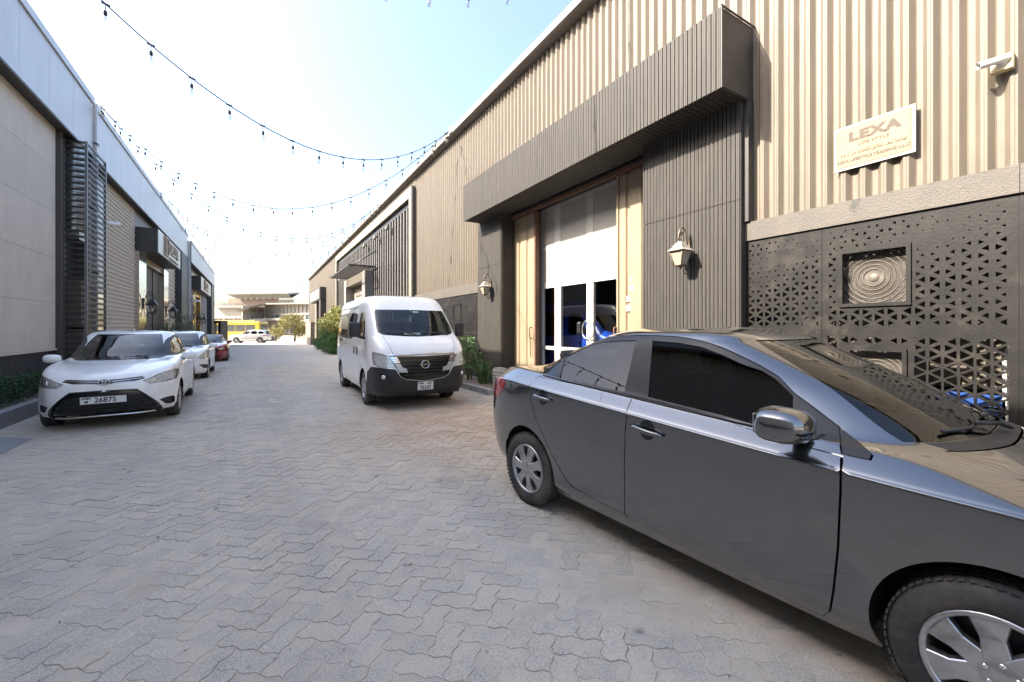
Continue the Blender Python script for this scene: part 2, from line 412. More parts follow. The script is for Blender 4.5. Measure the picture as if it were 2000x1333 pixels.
# kerbs and planting beds
M_KERB = mat('kerb_stone', (0.27, 0.27, 0.275), 0.85, col2=(0.20, 0.20, 0.205), scale=14, bump=0.5, bscale=90, dirt=(0.36, 0.31, 0.25), dscale=2, rnd=0.12)
M_SOIL = mat('planting_soil', (0.14, 0.105, 0.075), 0.95, col2=(0.22, 0.17, 0.12), scale=9, bump=0.8, bscale=40)
AL = R(0.7); LROT = Matrix.Rotation(AL, 4, 'Z')             # the left row stands 0.7 degrees off the alley's line
def kerb_run(name, label, x0, x1, ya, yb, h, L, step=0.9, soil=None):
    k = thing(name, label, 'kerb', (x0, ya, gz(ya)))
    y = ya
    while y < yb - 0.05:
        e = min(y + step, yb); z = gz(y)
        b = MB(); b.bbox(x0, x1, y + 0.004, e - 0.004, min(z, gz(e)) - 0.08, z + h + random.uniform(-0.004, 0.004), 0.012)
        b.build('kerbstone', M_KERB, k, True, L); y = e
    if soil:
        b = MB(); b.box(soil[0], soil[1], ya, yb, gz(yb) - 0.1, gz(yb) + h - 0.05) if yb < 14 else None
        if yb >= 14:
            n = int((yb - ya) / 4) + 1
            for i in range(n):
                a, c = ya + (yb - ya) * i / n, ya + (yb - ya) * (i + 1) / n; b.box(soil[0], soil[1], a, c - 0.002, gz(c) - 0.1, gz(a) + h - 0.05)
        b.build('soil', M_SOIL, k, True, L)
    return k
kerb_run('planter_kerb', 'raised grey kerb along the shrub bed under the beige wall', -3.42, -3.27, 9.0, 16.6, 0.24, LROT, 0.9, (-4.5, -3.42))
kerb_run('planter_kerb', 'low grey kerb of the bed beside the white van and the lantern pilaster', 4.42, 4.57, 8.35, 16.4, 0.13, None, 0.8, (4.575, 5.27))
kerb_run('planter_kerb', 'low kerb below the flowering shrub at the far end of the alley', 4.25, 4.40, 27.5, 41.0, 0.13, None, 1.0, (4.405, 5.4))
# smooth concrete slab by the left kerb
b = MB(); b.add([tuple(LROT @ Vector(p)) for p in [(-3.9, 6.1, 0.006), (-2.62, 6.9, 0.006), (-2.62, 8.45, 0.006), (-3.26, 8.95, 0.006), (-3.9, 8.95, 0.006)]], [(0, 1, 2, 3, 4)])
tag(b.build('concrete_slab', mat('slab_concrete', (0.27, 0.275, 0.285), 0.8, col2=(0.21, 0.215, 0.225), scale=3, stretch=(1, 6, 1), bump=0.2)), kind='structure')
b = MB(); b.add([(5.275, 4.65, 0.006), (5.7, 4.65, 0.006), (5.7, 9.27, 0.006), (4.45, 9.27, 0.006), (4.45, 8.0, 0.006)], [(0, 1, 2, 3, 4)])
tag(b.build('doorway_apron', mat('apron_concrete', (0.40, 0.36, 0.31), 0.9, col2=(0.33, 0.30, 0.26), scale=4, bump=0.3)), kind='structure')

# dry leaves and grit blown over the paving
lt = MB(); rl = random.Random(3)
for i in range(420):
    x, y = rl.uniform(-3.1, 5.0), 1.0 + 15 * rl.random() ** 1.5
    if 1.9 < x < 4.0 and y < 4: continue
    s_ = rl.choice((0.006, 0.008, 0.012, 0.02)) * rl.uniform(.6, 1.3); a = rl.uniform(0, 6.28); c, q = math.cos(a) * s_, math.sin(a) * s_; z = gz(y) + 0.004; h = rl.uniform(.1, .5) * s_
    lt.add([(x + c, y + q, z + h), (x - q * .4, y + c * .4, z), (x - c, y - q, z + h * .5), (x + q * .4, y - c * .4, z + .002)], [(0, 1, 2, 3)])
tag(lt.build('leaf_litter', mat('dry_leaf', (0.17, 0.12, 0.07), 0.9, col2=(0.35, 0.29, 0.21), scale=3)), 'scattered dry leaves and grit on the grey paving', 'litter', kind='stuff')
# ------------------------------------------------------------------ right-hand warehouse
M_TAN = mat('tan_sheet', (0.146, 0.120, 0.088), 0.62, col2=(0.122, 0.099, 0.073), scale=5, stretch=(1, 3, 0.35), dirt=(0.095, 0.078, 0.06), dscale=1.6, dlo=0.50, dhi=0.85, bump=0.12, bscale=180)
M_DCLAD = mat('dark_ribbed_cladding', (0.027, 0.0235, 0.0195), 0.7, col2=(0.043, 0.0375, 0.031), scale=6, stretch=(1, 4, 0.3), dirt=(0.022, 0.021, 0.02), dscale=2.2, dlo=0.60, dhi=0.66, bump=0.15, bscale=150)
M_DPLAIN = mat('dark_sheet', (0.030, 0.027, 0.025), 0.55, col2=(0.045, 0.041, 0.037), scale=3, bump=0.1, bscale=120)
M_BAND = mat('painted_band', (0.085, 0.072, 0.058), 0.62, col2=(0.070, 0.060, 0.049), scale=4, dirt=(0.050, 0.05, 0.045), dscale=3.5, dlo=0.60, dhi=0.68, bump=0.5, bscale=70, rough2=0.8)
M_SCREEN = mat('perforated_steel', (0.008, 0.0075, 0.007), 0.5, spec=0.25, col2=(0.017, 0.015, 0.013), scale=5, dirt=(0.042, 0.035, 0.028), dscale=2.5, dlo=0.55, dhi=0.8, rough2=0.75, bump=0.15, bscale=40)
M_GUT = mat('gutter_metal', (0.17, 0.15, 0.13), 0.55, col2=(0.14, 0.125, 0.11), scale=5, bump=0.1)
M_CREAM = mat('cream_frame', (0.19, 0.163, 0.125), 0.7, col2=(0.165, 0.14, 0.108), scale=3)
M_WHITE = mat('white_frame', (0.42, 0.40, 0.365), 0.45, col2=(0.38, 0.36, 0.33), scale=3)
M_WPANEL = mat('white_panel', (0.30, 0.282, 0.25), 0.5, col2=(0.27, 0.254, 0.225), scale=2, bump=0.05)
M_GATE = mat('gate_sheet', (0.245, 0.19, 0.12), 0.6, col2=(0.205, 0.158, 0.10), scale=4, stretch=(1, 3, 0.4), dirt=(0.22, 0.13, 0.06), dscale=2.5, dlo=0.62, dhi=0.8)
M_RUST = mat('rusty_steel', (0.16, 0.075, 0.045), 0.8, col2=(0.09, 0.05, 0.035), scale=12, bump=0.4)
M_BLACK = mat('black_metal', (0.016, 0.016, 0.017), 0.4, col2=(0.03, 0.029, 0.028), scale=6)
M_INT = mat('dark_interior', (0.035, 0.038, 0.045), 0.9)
M_ROOF = mat('roof_sheet', (0.42, 0.40, 0.37), 0.5)
M_CONC = mat('dark_concrete', (0.16, 0.15, 0.14), 0.9, col2=(0.20, 0.19, 0.175), scale=12, bump=0.5, bscale=60)
M_CHROME = mat('chrome', (0.75, 0.75, 0.76), 0.12, 1.0)
G_DOOR = glass('door_glass', (0.86, 0.89, 0.91), 1.5)
RIB = [(0, 0), (0.25, 0), (0.27, 0.003), (0.29, 0), (0.30, 0), (0.53, 0.050), (0.60, 0.050), (0.61, 0.047), (0.64, 0.047), (0.65, 0.050), (0.77, 0.050)]
FIN = [(0, 0.0), (0.18, 0.0), (0.20, 0.016), (0.52, 0.016), (0.56, 0.019), (0.96, 0.019), (0.98, 0.0)]
mN = Vector((-1, 0, 0)); UP = Vector((0, 0, 1)); AY = Vector((0, 1, 0))
WX = 5.5
rw = thing('warehouse', 'long beige ribbed warehouse with dark canopy doorway on the right', 'warehouse', (WX, 20, 0))
def rp(b, name, m): return b.build(name, m, rw, True)
PITCH = 0.172
def wall(y0, y1, z0, z1, x=WX, m=M_TAN, name='wall_sheet'):
    ph = -((y0) % PITCH)
    return rp(MB().corr((x, y0, z0), AY, y1 - y0, mN, UP, z1 - z0, PITCH, RIB, ph), name, m)
for y0, y1 in ((-7, -1.0), (-1.0, 5.2), (5.2, 11.0), (11.0, 16.7)): wall(y0, y1, 4.62, 7.74)
wall(-7, -1.0, 2.90, 4.62); wall(-1.0, 2.99, 2.90, 4.62); wall(10.5, 16.7, 2.86, 4.62)
for y0, y1 in ((36.9, 44.5), (44.5, 52.5), (52.5, 60.3)): wall(y0, y1, gz(50), 7.74)
# gutter, roof, end walls
rp(MB().box(5.24, 5.56, -7, 60.4, 7.742, 7.90), 'gutter', M_GUT)
rp(MB().box(5.21, 5.24, -7, 60.45, 7.76, 7.93), 'gutter_lip', M_GUT)
rp(MB().add([(5.3, -7, 7.91), (5.3, 60.4, 7.91), (15, 60.4, 9.4), (15, -7, 9.4), (25, 60.4, 7.9), (25, -7, 7.9)], [(0, 3, 2, 1), (3, 5, 4, 2)]), 'roof', M_ROOF)
rp(MB().box(5.55, 25, 60.2, 60.35, -0.6, 7.88).box(5.55, 25, -7.1, -6.95, 0, 7.88).box(24.8, 25, -6.9, 60.1, -0.6, 7.8), 'end_wall', M_TAN)
rp(MB().box(5.44, 5.60, 60.28, 60.44, -0.6, 7.74), 'corner_flashing', M_DPLAIN)
# wall screws on the near sheets
b = MB()
for (yy, zz) in [(2.42, 3.32), (2.25, 3.18), (2.31, 4.9), (0.98, 3.30), (1.32, 3.20), (2.78, 6.2), (4.6, 6.1), (5.9, 6.6), (7.3, 6.3), (8.6, 6.7), (1.9, 4.7), (0.6, 4.4)]:
    b.lathe([(0.0001, 0.004), (0.009, 0.003), (0.012, 0)], 8, frame_mat((5.457, round(yy / PITCH) * PITCH + 0.115, zz), (0, -1, 0), (0, 0, 1)))
rp(b, 'sheet_screw', M_BLACK)
# painted band over the screens
for y0, y1, z0, z1 in ((-7, 0.76, 2.672, 2.912), (0.764, 3.045, 2.672, 2.912), (10.62, 16.62, 2.565, 2.865)):
    rp(MB().box(5.395, 5.56, y0, y1, z0, z1), 'band', M_BAND)
# canopy
rp(MB().box(4.80, 5.56, 2.99, 10.48, 4.49, 5.44), 'canopy_box', M_DPLAIN)
rp(MB().corr((4.795, 2.985, 4.465), AY, 7.5, mN, UP, 0.985, 0.066, FIN), 'canopy_fascia', M_DCLAD)
rp(MB().corr((4.80, 2.99, 4.489), (0, 1, 0), 7.49, (0, 0, -1), (1, 0, 0), 0.70, 0.085, [(0, 0), (0.1, 0.0), (0.14, 0.012), (0.96, 0.012), (0.99, 0)]), 'soffit', M_DCLAD)
rp(MB().box(4.765, 4.80, 2.972, 2.985, 4.46, 5.46).box(4.765, 5.50, 2.972, 2.988, 5.444, 5.462), 'canopy_trim', M_DPLAIN)
# pilasters with two courses of ribbed cladding
for y0, y1 in ((3.05, 4.63), (9.28, 10.60)):
    rp(MB().box(5.30, 5.80, y0, y1, -0.02, 4.485), 'pilaster', M_DPLAIN)
    for z0, z1 in ((0.02, 3.195), (3.205, 4.484)):
        rp(MB().corr((5.298, y0 - 0.004, z0), AY, y1 - y0 + 0.008, mN, UP, z1 - z0, 0.0595, FIN), 'cladding_board', M_DCLAD)
    if y0 > 5:
        for z0, z1 in ((0.02, 3.195), (3.205, 4.484)):
            rp(MB().corr((5.30, y0 - 0.002, z0), (1, 0, 0), 0.42, (0, -1, 0), UP, z1 - z0, 0.0595, FIN), 'cladding_board', M_DCLAD)
rp(MB().box(5.36, 5.56, 2.985, 3.045, 2.92, 4.48), 'flashing', M_DPLAIN)
# sliding gates, rail, white transom and glazed doors
rp(MB().box(5.60, 5.66, 4.63, 9.28, 4.36, 4.44), 'gate_rail', M_RUST)
GPROF = [(0, 0), (0.10, 0), (0.16, 0.03), (0.86, 0.03), (0.92, 0)]
for y0, y1 in ((4.60, 5.60), (8.27, 9.28)):
    gl = rp(MB().corr((5.72, y0, 0.05), AY, y1 - y0, mN, UP, 4.31, 0.36, GPROF, 0.02), 'gate_leaf', M_GATE)
    ye = (5.555, 5.60) if y0 < 5 else (8.27, 8.33)
    MB().box(5.665, 5.78, ye[0], ye[1], 0.04, 4.36).build('edge_post', M_GATE if y0 < 5 else M_RUST, gl, True)
    yh = 5.60 if y0 < 5 else 8.42
    pts = [(5.67, yh, 1.55), (5.62, yh, 1.55), (5.60, yh, 1.53), (5.60, yh, 1.30), (5.62, yh, 1.28), (5.67, yh, 1.28)]
    MB().tube(pts, 0.012, 8).build('pull_handle', M_RUST, gl, True)
    c = MB()
    for i in range(9):
        M = Matrix.Translation((5.64, yh + 0.02, 1.22 - i * 0.045)) @ Matrix.Rotation(R(90 * (i % 2)), 4, 'Z')
        c.tube([M @ Vector((0.013 * math.cos(q), 0, 0.03 * math.sin(q))) for q in np.linspace(0, 2 * math.pi, 9)[:-1]], 0.005, 6, closed=True)
    if y0 > 5: c.build('chain', M_RUST, gl, True)
b = MB()
for (yy, zz, w, h) in [(5.27, 2.42, .05, .06), (5.26, 2.26, .09, .11), (5.33, 2.07, .09, .10), (5.33, 1.90, .11, .11), (4.78, 1.62, .10, .09)]: b.box(5.688, 5.6895, yy - w / 2, yy + w / 2, zz - h / 2, zz + h / 2)
rp(b, 'torn_label', M_WHITE)
DX = 5.93
wf = MB()
posts = [(5.56, 5.66), (6.52, 6.73), (7.62, 7.85), (8.33, 8.46)]
for a, c in posts: wf.box(DX, DX + 0.07, a, c, 0.0, 4.44)
for z0, z1 in ((4.36, 4.44), (3.42, 3.50), (2.50, 2.62), (1.02, 1.10), (0.0, 0.14)): wf.box(DX + 0.004, DX + 0.066, 5.67, 8.33, z0, z1)
door = rp(wf, 'door_frame', M_WHITE)
for (a, c) in ((5.66, 6.52), (6.73, 7.62), (7.85, 8.33)):
    for z0, z1 in ((3.50, 4.36), (2.62, 3.42)): MB().bbox(DX + 0.012, DX + 0.05, a - 0.01, c + 0.01, z0 - 0.01, z1 + 0.01, 0.004).build('transom_panel', M_WPANEL, door, True)
    for z0, z1 in ((0.14, 1.02), (1.10, 2.50)): MB().add([(DX + 0.03, a - 0.01, z0 - 0.01), (DX + 0.03, c + 0.01, z0 - 0.01), (DX + 0.03, c + 0.01, z1 + 0.01), (DX + 0.03, a - 0.01, z1 + 0.01)], [(0, 3, 2, 1)]).build('pane', G_DOOR, door, True)
for yy in (6.60, 6.66):
    sgn = -1 if yy < 6.62 else 1
    pts = [(DX - 0.05, yy + sgn * 0.16 * math.sin(q), 1.50 + 0.19 * math.cos(q)) for q in np.linspace(0, math.pi, 14)]
    MB().tube([(DX + 0.02, yy, 1.69)] + pts + [(DX + 0.02, yy, 1.31)], 0.014, 8).build('pull_handle', M_CHROME, door, True)
# room behind the doors
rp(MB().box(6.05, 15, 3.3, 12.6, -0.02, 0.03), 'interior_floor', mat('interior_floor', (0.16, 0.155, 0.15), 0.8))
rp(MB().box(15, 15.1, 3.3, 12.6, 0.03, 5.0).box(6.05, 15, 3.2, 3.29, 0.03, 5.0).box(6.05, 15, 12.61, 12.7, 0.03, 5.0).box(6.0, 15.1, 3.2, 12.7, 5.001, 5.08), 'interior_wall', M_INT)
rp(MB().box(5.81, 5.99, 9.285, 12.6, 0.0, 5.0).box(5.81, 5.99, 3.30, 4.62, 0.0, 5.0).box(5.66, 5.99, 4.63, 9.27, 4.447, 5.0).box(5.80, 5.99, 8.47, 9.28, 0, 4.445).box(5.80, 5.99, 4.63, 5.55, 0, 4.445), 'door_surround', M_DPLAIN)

# perforated screens: triangle holes that grow towards the ground
def plate(outer, holes, f3, thick, m, name, parent, rim=True):
    Vp, T = cdt(outer, holes)
    b = MB(); P = [f3(p) for p in Vp]; tv = Vector(thick)
    n0 = (Vector(P[T[0][1]]) - Vector(P[T[0][0]])).cross(Vector(P[T[0][2]]) - Vector(P[T[0][0]]))
    if n0.dot(tv) > 0: T = T[:, ::-1]
    b.add(P, T.tolist())
    for poly in [outer] + holes:
        n = len(poly); A = [Vector(f3(p)) for p in poly]; b.add(A + [p + tv for p in A], [(i, (i + 1) % n, n + (i + 1) % n, n + i) for i in range(n)])
    return b.build(name, m, parent, True)
def tri_holes(y0, y1, z0, z1, e, kf, avoid=()):
    hs = []; w = e * 0.866; nc = int((y1 - y0 - 0.02) / w); oy = y0 + ((y1 - y0) - nc * w) / 2; nr = int((z1 - z0) / e) + 1
    for c in range(nc):
        for r in range(-1, nr + 1):
            off = (c % 2) * 0.5
            for kind in (0, 1):
                if kind == 0: t = [(c, r + off), (c + 1, r + 0.5 + off), (c, r + 1 + off)]
                else: t = [(c + 1, r + 0.5 + off), (c + 1, r + 1.5 + off), (c, r + 1 + off)]
                p = np.array([(oy + a * w, z0 + b_ * e) for a, b_ in t]); m_ = p.mean(0); k = kf(m_[0], m_[1]) * (0.9 + 0.2 * random.random())
                if k < 0.12: continue
                q = m_ + (p - m_) * min(k, 0.82)
                if q[:, 1].min() < z0 + 0.015 or q[:, 1].max() > z1 - 0.015 or q[:, 0].min() < y0 + 0.012 or q[:, 0].max() > y1 - 0.012: continue
                if any(q[:, 0].max() > a - 0.02 and q[:, 0].min() < b_ + 0.02 and q[:, 1].max() > c_ - 0.02 and q[:, 1].min() < d + 0.02 for a, b_, c_, d in avoid): continue
                hs.append([tuple(x) for x in q])
    return hs
def kprof(y, z):
    k = 0.20 + 0.50 * max(0, (2.45 - z) / 1.35) + 0.10 * math.sin(y * 5.1 + z * 7) + 0.05 * math.sin(z * 23)
    if abs(z - 1.50) < 0.045: k = 0.1
    return min(k, 0.72)
SX = 5.42
def f3(p): return (SX, p[0], p[1])
fan_a = (1.44, 2.03, 1.77, 2.38); fan_b = (1.47, 1.96, 0.72, 1.34)
sp = []
for (y0, y1) in ((2.195, 3.045), (0.770, 2.190), (-1.10, 0.765), (-3.0, -1.105)):
    av = [w for w in (fan_a, fan_b) if y0 < w[0] < y1]
    hs = tri_holes(y0, y1, 0.12, 2.67, 0.118, kprof, av)
    hs += [[(a + .03, c + .03), (b_ - .03, c + .03), (b_ - .03, d - .03), (a + .03, d - .03)] for a, b_, c, d in av]
    sp.append(plate([(y0, 0.12), (y1, 0.12), (y1, 2.67), (y0, 2.67)], hs, f3, (0.006, 0, 0), M_SCREEN, 'perforated_panel', rw))
fan_c = (12.05, 12.67, 1.76, 2.31)
for (y0, y1) in ((10.62, 12.60), (12.605, 14.6), (14.605, 16.62)):
    hs = tri_holes(y0, y1, 0.10, 2.56, 0.136, lambda y, z: kprof(y, z + 0.1) * 0.95, [fan_c] if y0 < 12.1 or y0 < 12.61 else [])
    plate([(y0, 0.10), (y1, 0.10), (y1, 2.56), (y0, 2.56)], hs, f3, (0.006, 0, 0), M_SCREEN, 'perforated_panel', rw)
for y0 in (0.767, 2.192): rp(MB().box(SX + 0.007, SX + 0.05, y0 - 0.02, y0 + 0.02, 0.05, 2.67), 'screen_stud', M_BLACK)
def fan_frame(w):
    a, b_, c, d = w; f = MB()
    for q in ((a, b_, c, c + .035), (a, b_, d - .035, d), (a, a + .035, c + .035, d - .035), (b_ - .035, b_, c + .035, d - .035)): f.box(SX - 0.02, SX + 0.03, *q)
    rp(f, 'fan_frame', M_SCREEN)
for w in (fan_a, fan_b, fan_c): fan_frame(w)
# cavity behind the screens
M_CAV = mat('cavity_wall', (0.13, 0.108, 0.082), 0.8, col2=(0.10, 0.083, 0.063), scale=3)
for a_, c_ in ((-7, 3.04), (10.62, 16.6)): rp(MB().box(6.30, 6.40, a_, c_, -0.1, 2.9), 'cavity_wall', M_CAV)
for a_, c_ in ((-7, 3.04), (10.62, 16.6)): rp(MB().box(5.38, 6.29, a_, c_, -0.1, 0.09), 'plinth', M_CONC)
for a_, c_ in ((-7, 3.04), (10.62, 16.6)): rp(MB().box(5.565, 6.29, a_, c_, 2.82, 2.86), 'cavity_lid', M_DPLAIN)
def ac_unit(yc, zc, w, h, label, x=5.50, body=(0.62, 0.60, 0.55)):
    """outdoor cooling unit: case, ring grille with radial bars, hub, blades"""
    t = thing('cooling_unit', label, 'cooling unit', (x, yc, zc - h / 2), group=None)
    mt = mat('unit_case', (0.50, 0.46, 0.40), 0.5, col2=(0.42, 0.38, 0.32), scale=6)
    r = 0.47 * w
    MB().bbox(0.05, 0.42, -w / 2 - 0.04, w / 2 + 0.04, -0.02, h + 0.02, 0.015).build('case', mat('unit_dark', (0.06, 0.050, 0.05), 0.6), t)
    gm = mat('fan_grille', (0.13, 0.112, 0.09), 0.5, col2=(0.10, 0.086, 0.07), scale=9)
    g = MB(); c = Vector((0.0, 0.02, h / 2))
    for k in range(1, 8):
        rr = r * (0.16 + 0.155 * k); n = 40
        g.tube([c + Vector((-0.012 * (1 - rr / r), rr * math.cos(2 * math.pi * i / n), rr * math.sin(2 * math.pi * i / n))) for i in range(n)], 0.0042 if k in (1, 2, 3, 4, 5, 6) else 0.006, 5, closed=True)
    g.build('grille_ring', gm, t)
    g = MB()
    for k in range(120):
        q = 2 * math.pi * k / 120; tw = 0.30
        p = [c + Vector((0.0, rr * math.cos(q + tw * (rr / r)), rr * math.sin(q + tw * (rr / r)))) for rr in np.linspace(0.17 * r, 1.28 * r, 5)]
        p = [v for v in p if abs(v.y) < w / 2 and 0 < v.z < h]
        if len(p) > 1: g.tube(p, 0.0022, 4, cap=False)
    g.build('grille_bar', gm, t)
    MB().lathe([(0.0001, 0.012), (0.15 * r, 0.010), (0.17 * r, 0.0)], 24, frame_mat(c, (0, -1, 0), (0, 0, 1))).build('hub', gm, t)
    return t
ac_unit(1.735, 2.075, 0.60, 0.62, 'large round fan grille framed in the perforated screen')
ac_unit(1.715, 1.03, 0.50, 0.62, 'lower fan unit half hidden behind the grey car windscreen')
ac_unit(12.36, 2.035, 0.62, 0.56, 'fan grille framed in the screen beyond the lantern pilaster')
# blue and white crates glimpsed through the holes
for i, (y, z, cc, lb) in enumerate(((1.15, 0.11, (0.012, 0.05, 0.20), 'blue plastic crate behind the perforated screen'), (0.62, 0.11, (0.70, 0.69, 0.66), 'white box behind the perforated screen near the picture edge'))):
    t = thing('crate', lb, 'crate', (5.85, y, z)); h = 0.80 if i == 0 else 1.15
    mm = mat('crate_%d' % i, cc, 0.5)
    b = MB()
    for zz in np.arange(0.02, h, 0.14): b.box(-0.2, 0.2, -0.26, 0.26, zz, zz + 0.11)
    b.build('side_slats', mm, t); MB().box(-0.21, 0.21, -0.27, 0.27, h, h + 0.03).build('lid', mm, t)
    b = MB()
    for sx in (-1, 1):
        for sy in (-1, 1): b.box(sx * 0.2 - 0.015, sx * 0.2 + 0.015, sy * 0.26 - 0.015, sy * 0.26 + 0.015, 0, h - 0.002)
    b.build('corner_post', mm, t)

# slatted section with cream frame
rp(MB().box(5.64, 5.70, 16.72, 36.85, -0.4, 7.05), 'slat_backing', M_BLACK)
rp(MB().box(5.30, 5.63, 16.62, 16.70, -0.08, 7.30), 'frame_side', M_DPLAIN)
rp(MB().box(5.28, 5.42, 16.705, 17.05, -0.08, 7.38), 'frame_upright', M_CREAM)
rp(MB().box(5.28, 5.42, 36.45, 36.9, -0.35, 7.38), 'frame_upright', M_CREAM)
rp(MB().box(5.28, 5.42, 17.055, 36.445, 6.95, 7.38), 'frame_head', M_CREAM)
rp(MB().corr((5.47, 16.62, 7.40), AY, 20.28, mN, UP, 0.34, PITCH, RIB), 'wall_sheet', M_TAN)
rp(MB().box(5.45, 5.70, 17.06, 36.5, 6.70, 6.945), 'slat_head', M_BLACK)
SL = MB().box(-0.19, 0.0, -0.085, 0.085, 0, 1).mesh('slat'); M_SLAT = mat('fin_slat', (0.10, 0.09, 0.078), 0.6, col2=(0.075, 0.068, 0.06), scale=5); SL.materials.append(M_SLAT)
y = 17.4
while y < 36.4:
    if not (25.1 < y < 30.9):
        o = link('slat', SL, None, rw, True, Matrix.Translation((5.635, y, gz(y))) @ Matrix.Diagonal((1, 1, 6.69 - gz(y), 1)))
    else:
        o = link('slat', SL, None, rw, True, Matrix.Translation((5.635, y, 4.98)) @ Matrix.Diagonal((1, 1, 6.69 - 4.98, 1)))
    y += 0.46
# stone doorway with roller shutter, open trellis awning, flood lamps on the fins
for a, c in ((24.25, 25.0), (30.3, 31.0)):
    n = 6
    for i in range(n): rp(MB().bbox(5.0, 5.62, a, c, -0.25 + i * 0.84, -0.25 + (i + 1) * 0.84 - 0.006, 0.008), 'stone_block', M_CONC)
rp(MB().box(5.05, 5.10, 24.22, 24.24, -0.2, 4.79).box(5.05, 5.10, 31.02, 31.05, -0.2, 4.79), 'door_edge', M_CREAM)
for i in range(5): rp(MB().box(5.02, 5.60, 25.01, 30.29, 4.30 + i * 0.1, 4.365 + i * 0.1), 'louvre_slat', M_CREAM)
sh = rp(MB().corr((5.55, 25.02, -0.2), (0, 0, 1), 4.45, mN, AY, 5.26, 0.1, [(0, 0), (0.5, 0.025), (0.95, 0.0)]), 'roller_shutter', mat('shutter', (0.30, 0.27, 0.23), 0.5))
aw = thing('awning', 'open trellis awning of thin slats over the far shutter doorway', 'awning', (5.4, 26.6, 4.86))
b = MB(); b.box(3.95, 5.36, 23.2, 23.26, 4.83, 4.91).box(3.95, 5.36, 29.94, 30.0, 4.83, 4.91).box(3.95, 4.01, 23.265, 29.935, 4.83, 4.91).box(5.30, 5.36, 23.265, 29.935, 4.83, 4.91)
b.build('awning_frame', M_BLACK, aw, True)
for i in range(15):
    y = 23.55 + i * 0.44; MB().box(4.015, 5.295, y, y + 0.10, 4.85, 4.89).build('slat', M_CREAM, aw, True)
b = MB()
for y in (23.3, 29.9): b.tube([(4.2, y, 4.9), (5.42, y, 5.75)], 0.03, 6)
b.build('stay', M_BLACK, aw, True)
for i, (y, lb) in enumerate(((20.2, 'nearest small flood lamp under the cream frame of the slatted wall'), (22.6, 'middle small flood lamp under the cream frame of the slatted wall'), (25.3, 'farthest small flood lamp under the cream frame of the slatted wall'))):
    t = thing('flood_lamp', lb, 'flood lamp', (5.44, y, 6.2), group='flood lamps on the slatted wall')
    MB().bbox(-0.34, -0.22, -0.12, 0.12, -0.1, 0.1, 0.015, Matrix.Rotation(R(25), 4, 'Y')).build('lamp_head', M_CREAM, t)
    MB().tube([(0, 0, 0.12), (-0.15, 0, 0.16), (-0.25, 0, 0.10)], 0.02, 6).build('arm', M_BLACK, t)
    MB().box(-0.02, 0.0, -0.06, 0.06, 0.06, 0.2).build('wall_plate', M_BLACK, t)
# far doorway with boxed sign
fp = [(4.9, 44.0), (5.5, 53.0)]
rp(MB().box(4.9, 5.52, 44.0, 53.0, 4.30, 5.50), 'far_canopy', M_DPLAIN)
rp(MB().box(4.86, 4.895, 45.0, 52.6, 4.45, 5.35), 'far_sign_panel', M_WHITE)
b = MB()
for i in range(9): b.box(4.835, 4.858, 46.2 + i * 0.65, 46.55 + i * 0.65, 4.72 + 0.06 * (i % 3), 5.08)
b.build('far_sign_lettering', mat('worn_letter', (0.45, 0.42, 0.38), 0.6), rw, True)
rp(MB().box(4.95, 5.52, 44.1, 45.3, -0.5, 4.297), 'far_pier', M_DPLAIN)
rp(MB().box(5.42, 5.54, 45.31, 48.8, -0.5, 4.29), 'far_door', M_BLACK)
rp(MB().box(5.1, 5.52, 48.9, 50.6, -0.5, 4.297), 'far_pier', M_TAN)
rp(MB().box(5.0, 5.42, 54.0, 60.2, -0.6, 2.2), 'far_plinth_wall', M_CREAM)
# ------------------------------------------------------------------ left-hand row (local x = -distance, y = along the row)
M_BEIGE = mat('textured_panel', (0.56, 0.50, 0.43), 0.85, col2=(0.49, 0.44, 0.375), scale=3, stretch=(1, 1, 0.5), bump=0.9, bscale=55, dirt=(0.56, 0.51, 0.44), dscale=0.9, rnd=0.03)
M_SILVER = mat('silver_fascia', (0.46, 0.46, 0.465), 0.42, 0.35, col2=(0.42, 0.42, 0.425), scale=1.5, dirt=(0.33, 0.34, 0.36), dscale=2.0, dlo=0.6, dhi=0.8, bump=0.03, bscale=20, stretch=(1, 2, 0.3))
M_SOFF = mat('soffit_dark', (0.06, 0.052, 0.046), 0.6)
M_NAVY = mat('dark_ribbed_base', (0.022, 0.024, 0.03), 0.5, col2=(0.035, 0.036, 0.042), scale=5)
M_LOUV = mat('louvre_metal', (0.022, 0.021, 0.020), 0.5, 0.0, col2=(0.034, 0.032, 0.030), scale=6)
M_DUCT = mat('duct_metal', (0.45, 0.44, 0.42), 0.3, 0.85, col2=(0.30, 0.29, 0.27), scale=4)
M_MIRROR = mat('mirror_steel', (0.70, 0.68, 0.64), 0.09, 1.0)
M_EMB = mat('embossed_panel', (0.50, 0.43, 0.345), 0.7, col2=(0.45, 0.385, 0.305), scale=4)
M_SIGNF = mat('brushed_sign', (0.52, 0.50, 0.47), 0.38, 0.5, col2=(0.45, 0.43, 0.40), scale=5, stretch=(1, 1, 8))
M_COPPER = mat('copper_letter', (0.30, 0.215, 0.155), 0.4, 0.6)
M_GREYRIB = mat('grey_ribbed', (0.24, 0.235, 0.235), 0.6, col2=(0.20, 0.195, 0.195), scale=5)
def leftb(name, label, s0): return thing(name, label, 'warehouse', LROT @ Vector((-4.5, s0, gz(s0))), AL)
def lp(b, name, m, par): return b.build(name, m, par, True, LROT)
pX = Vector((1, 0, 0))
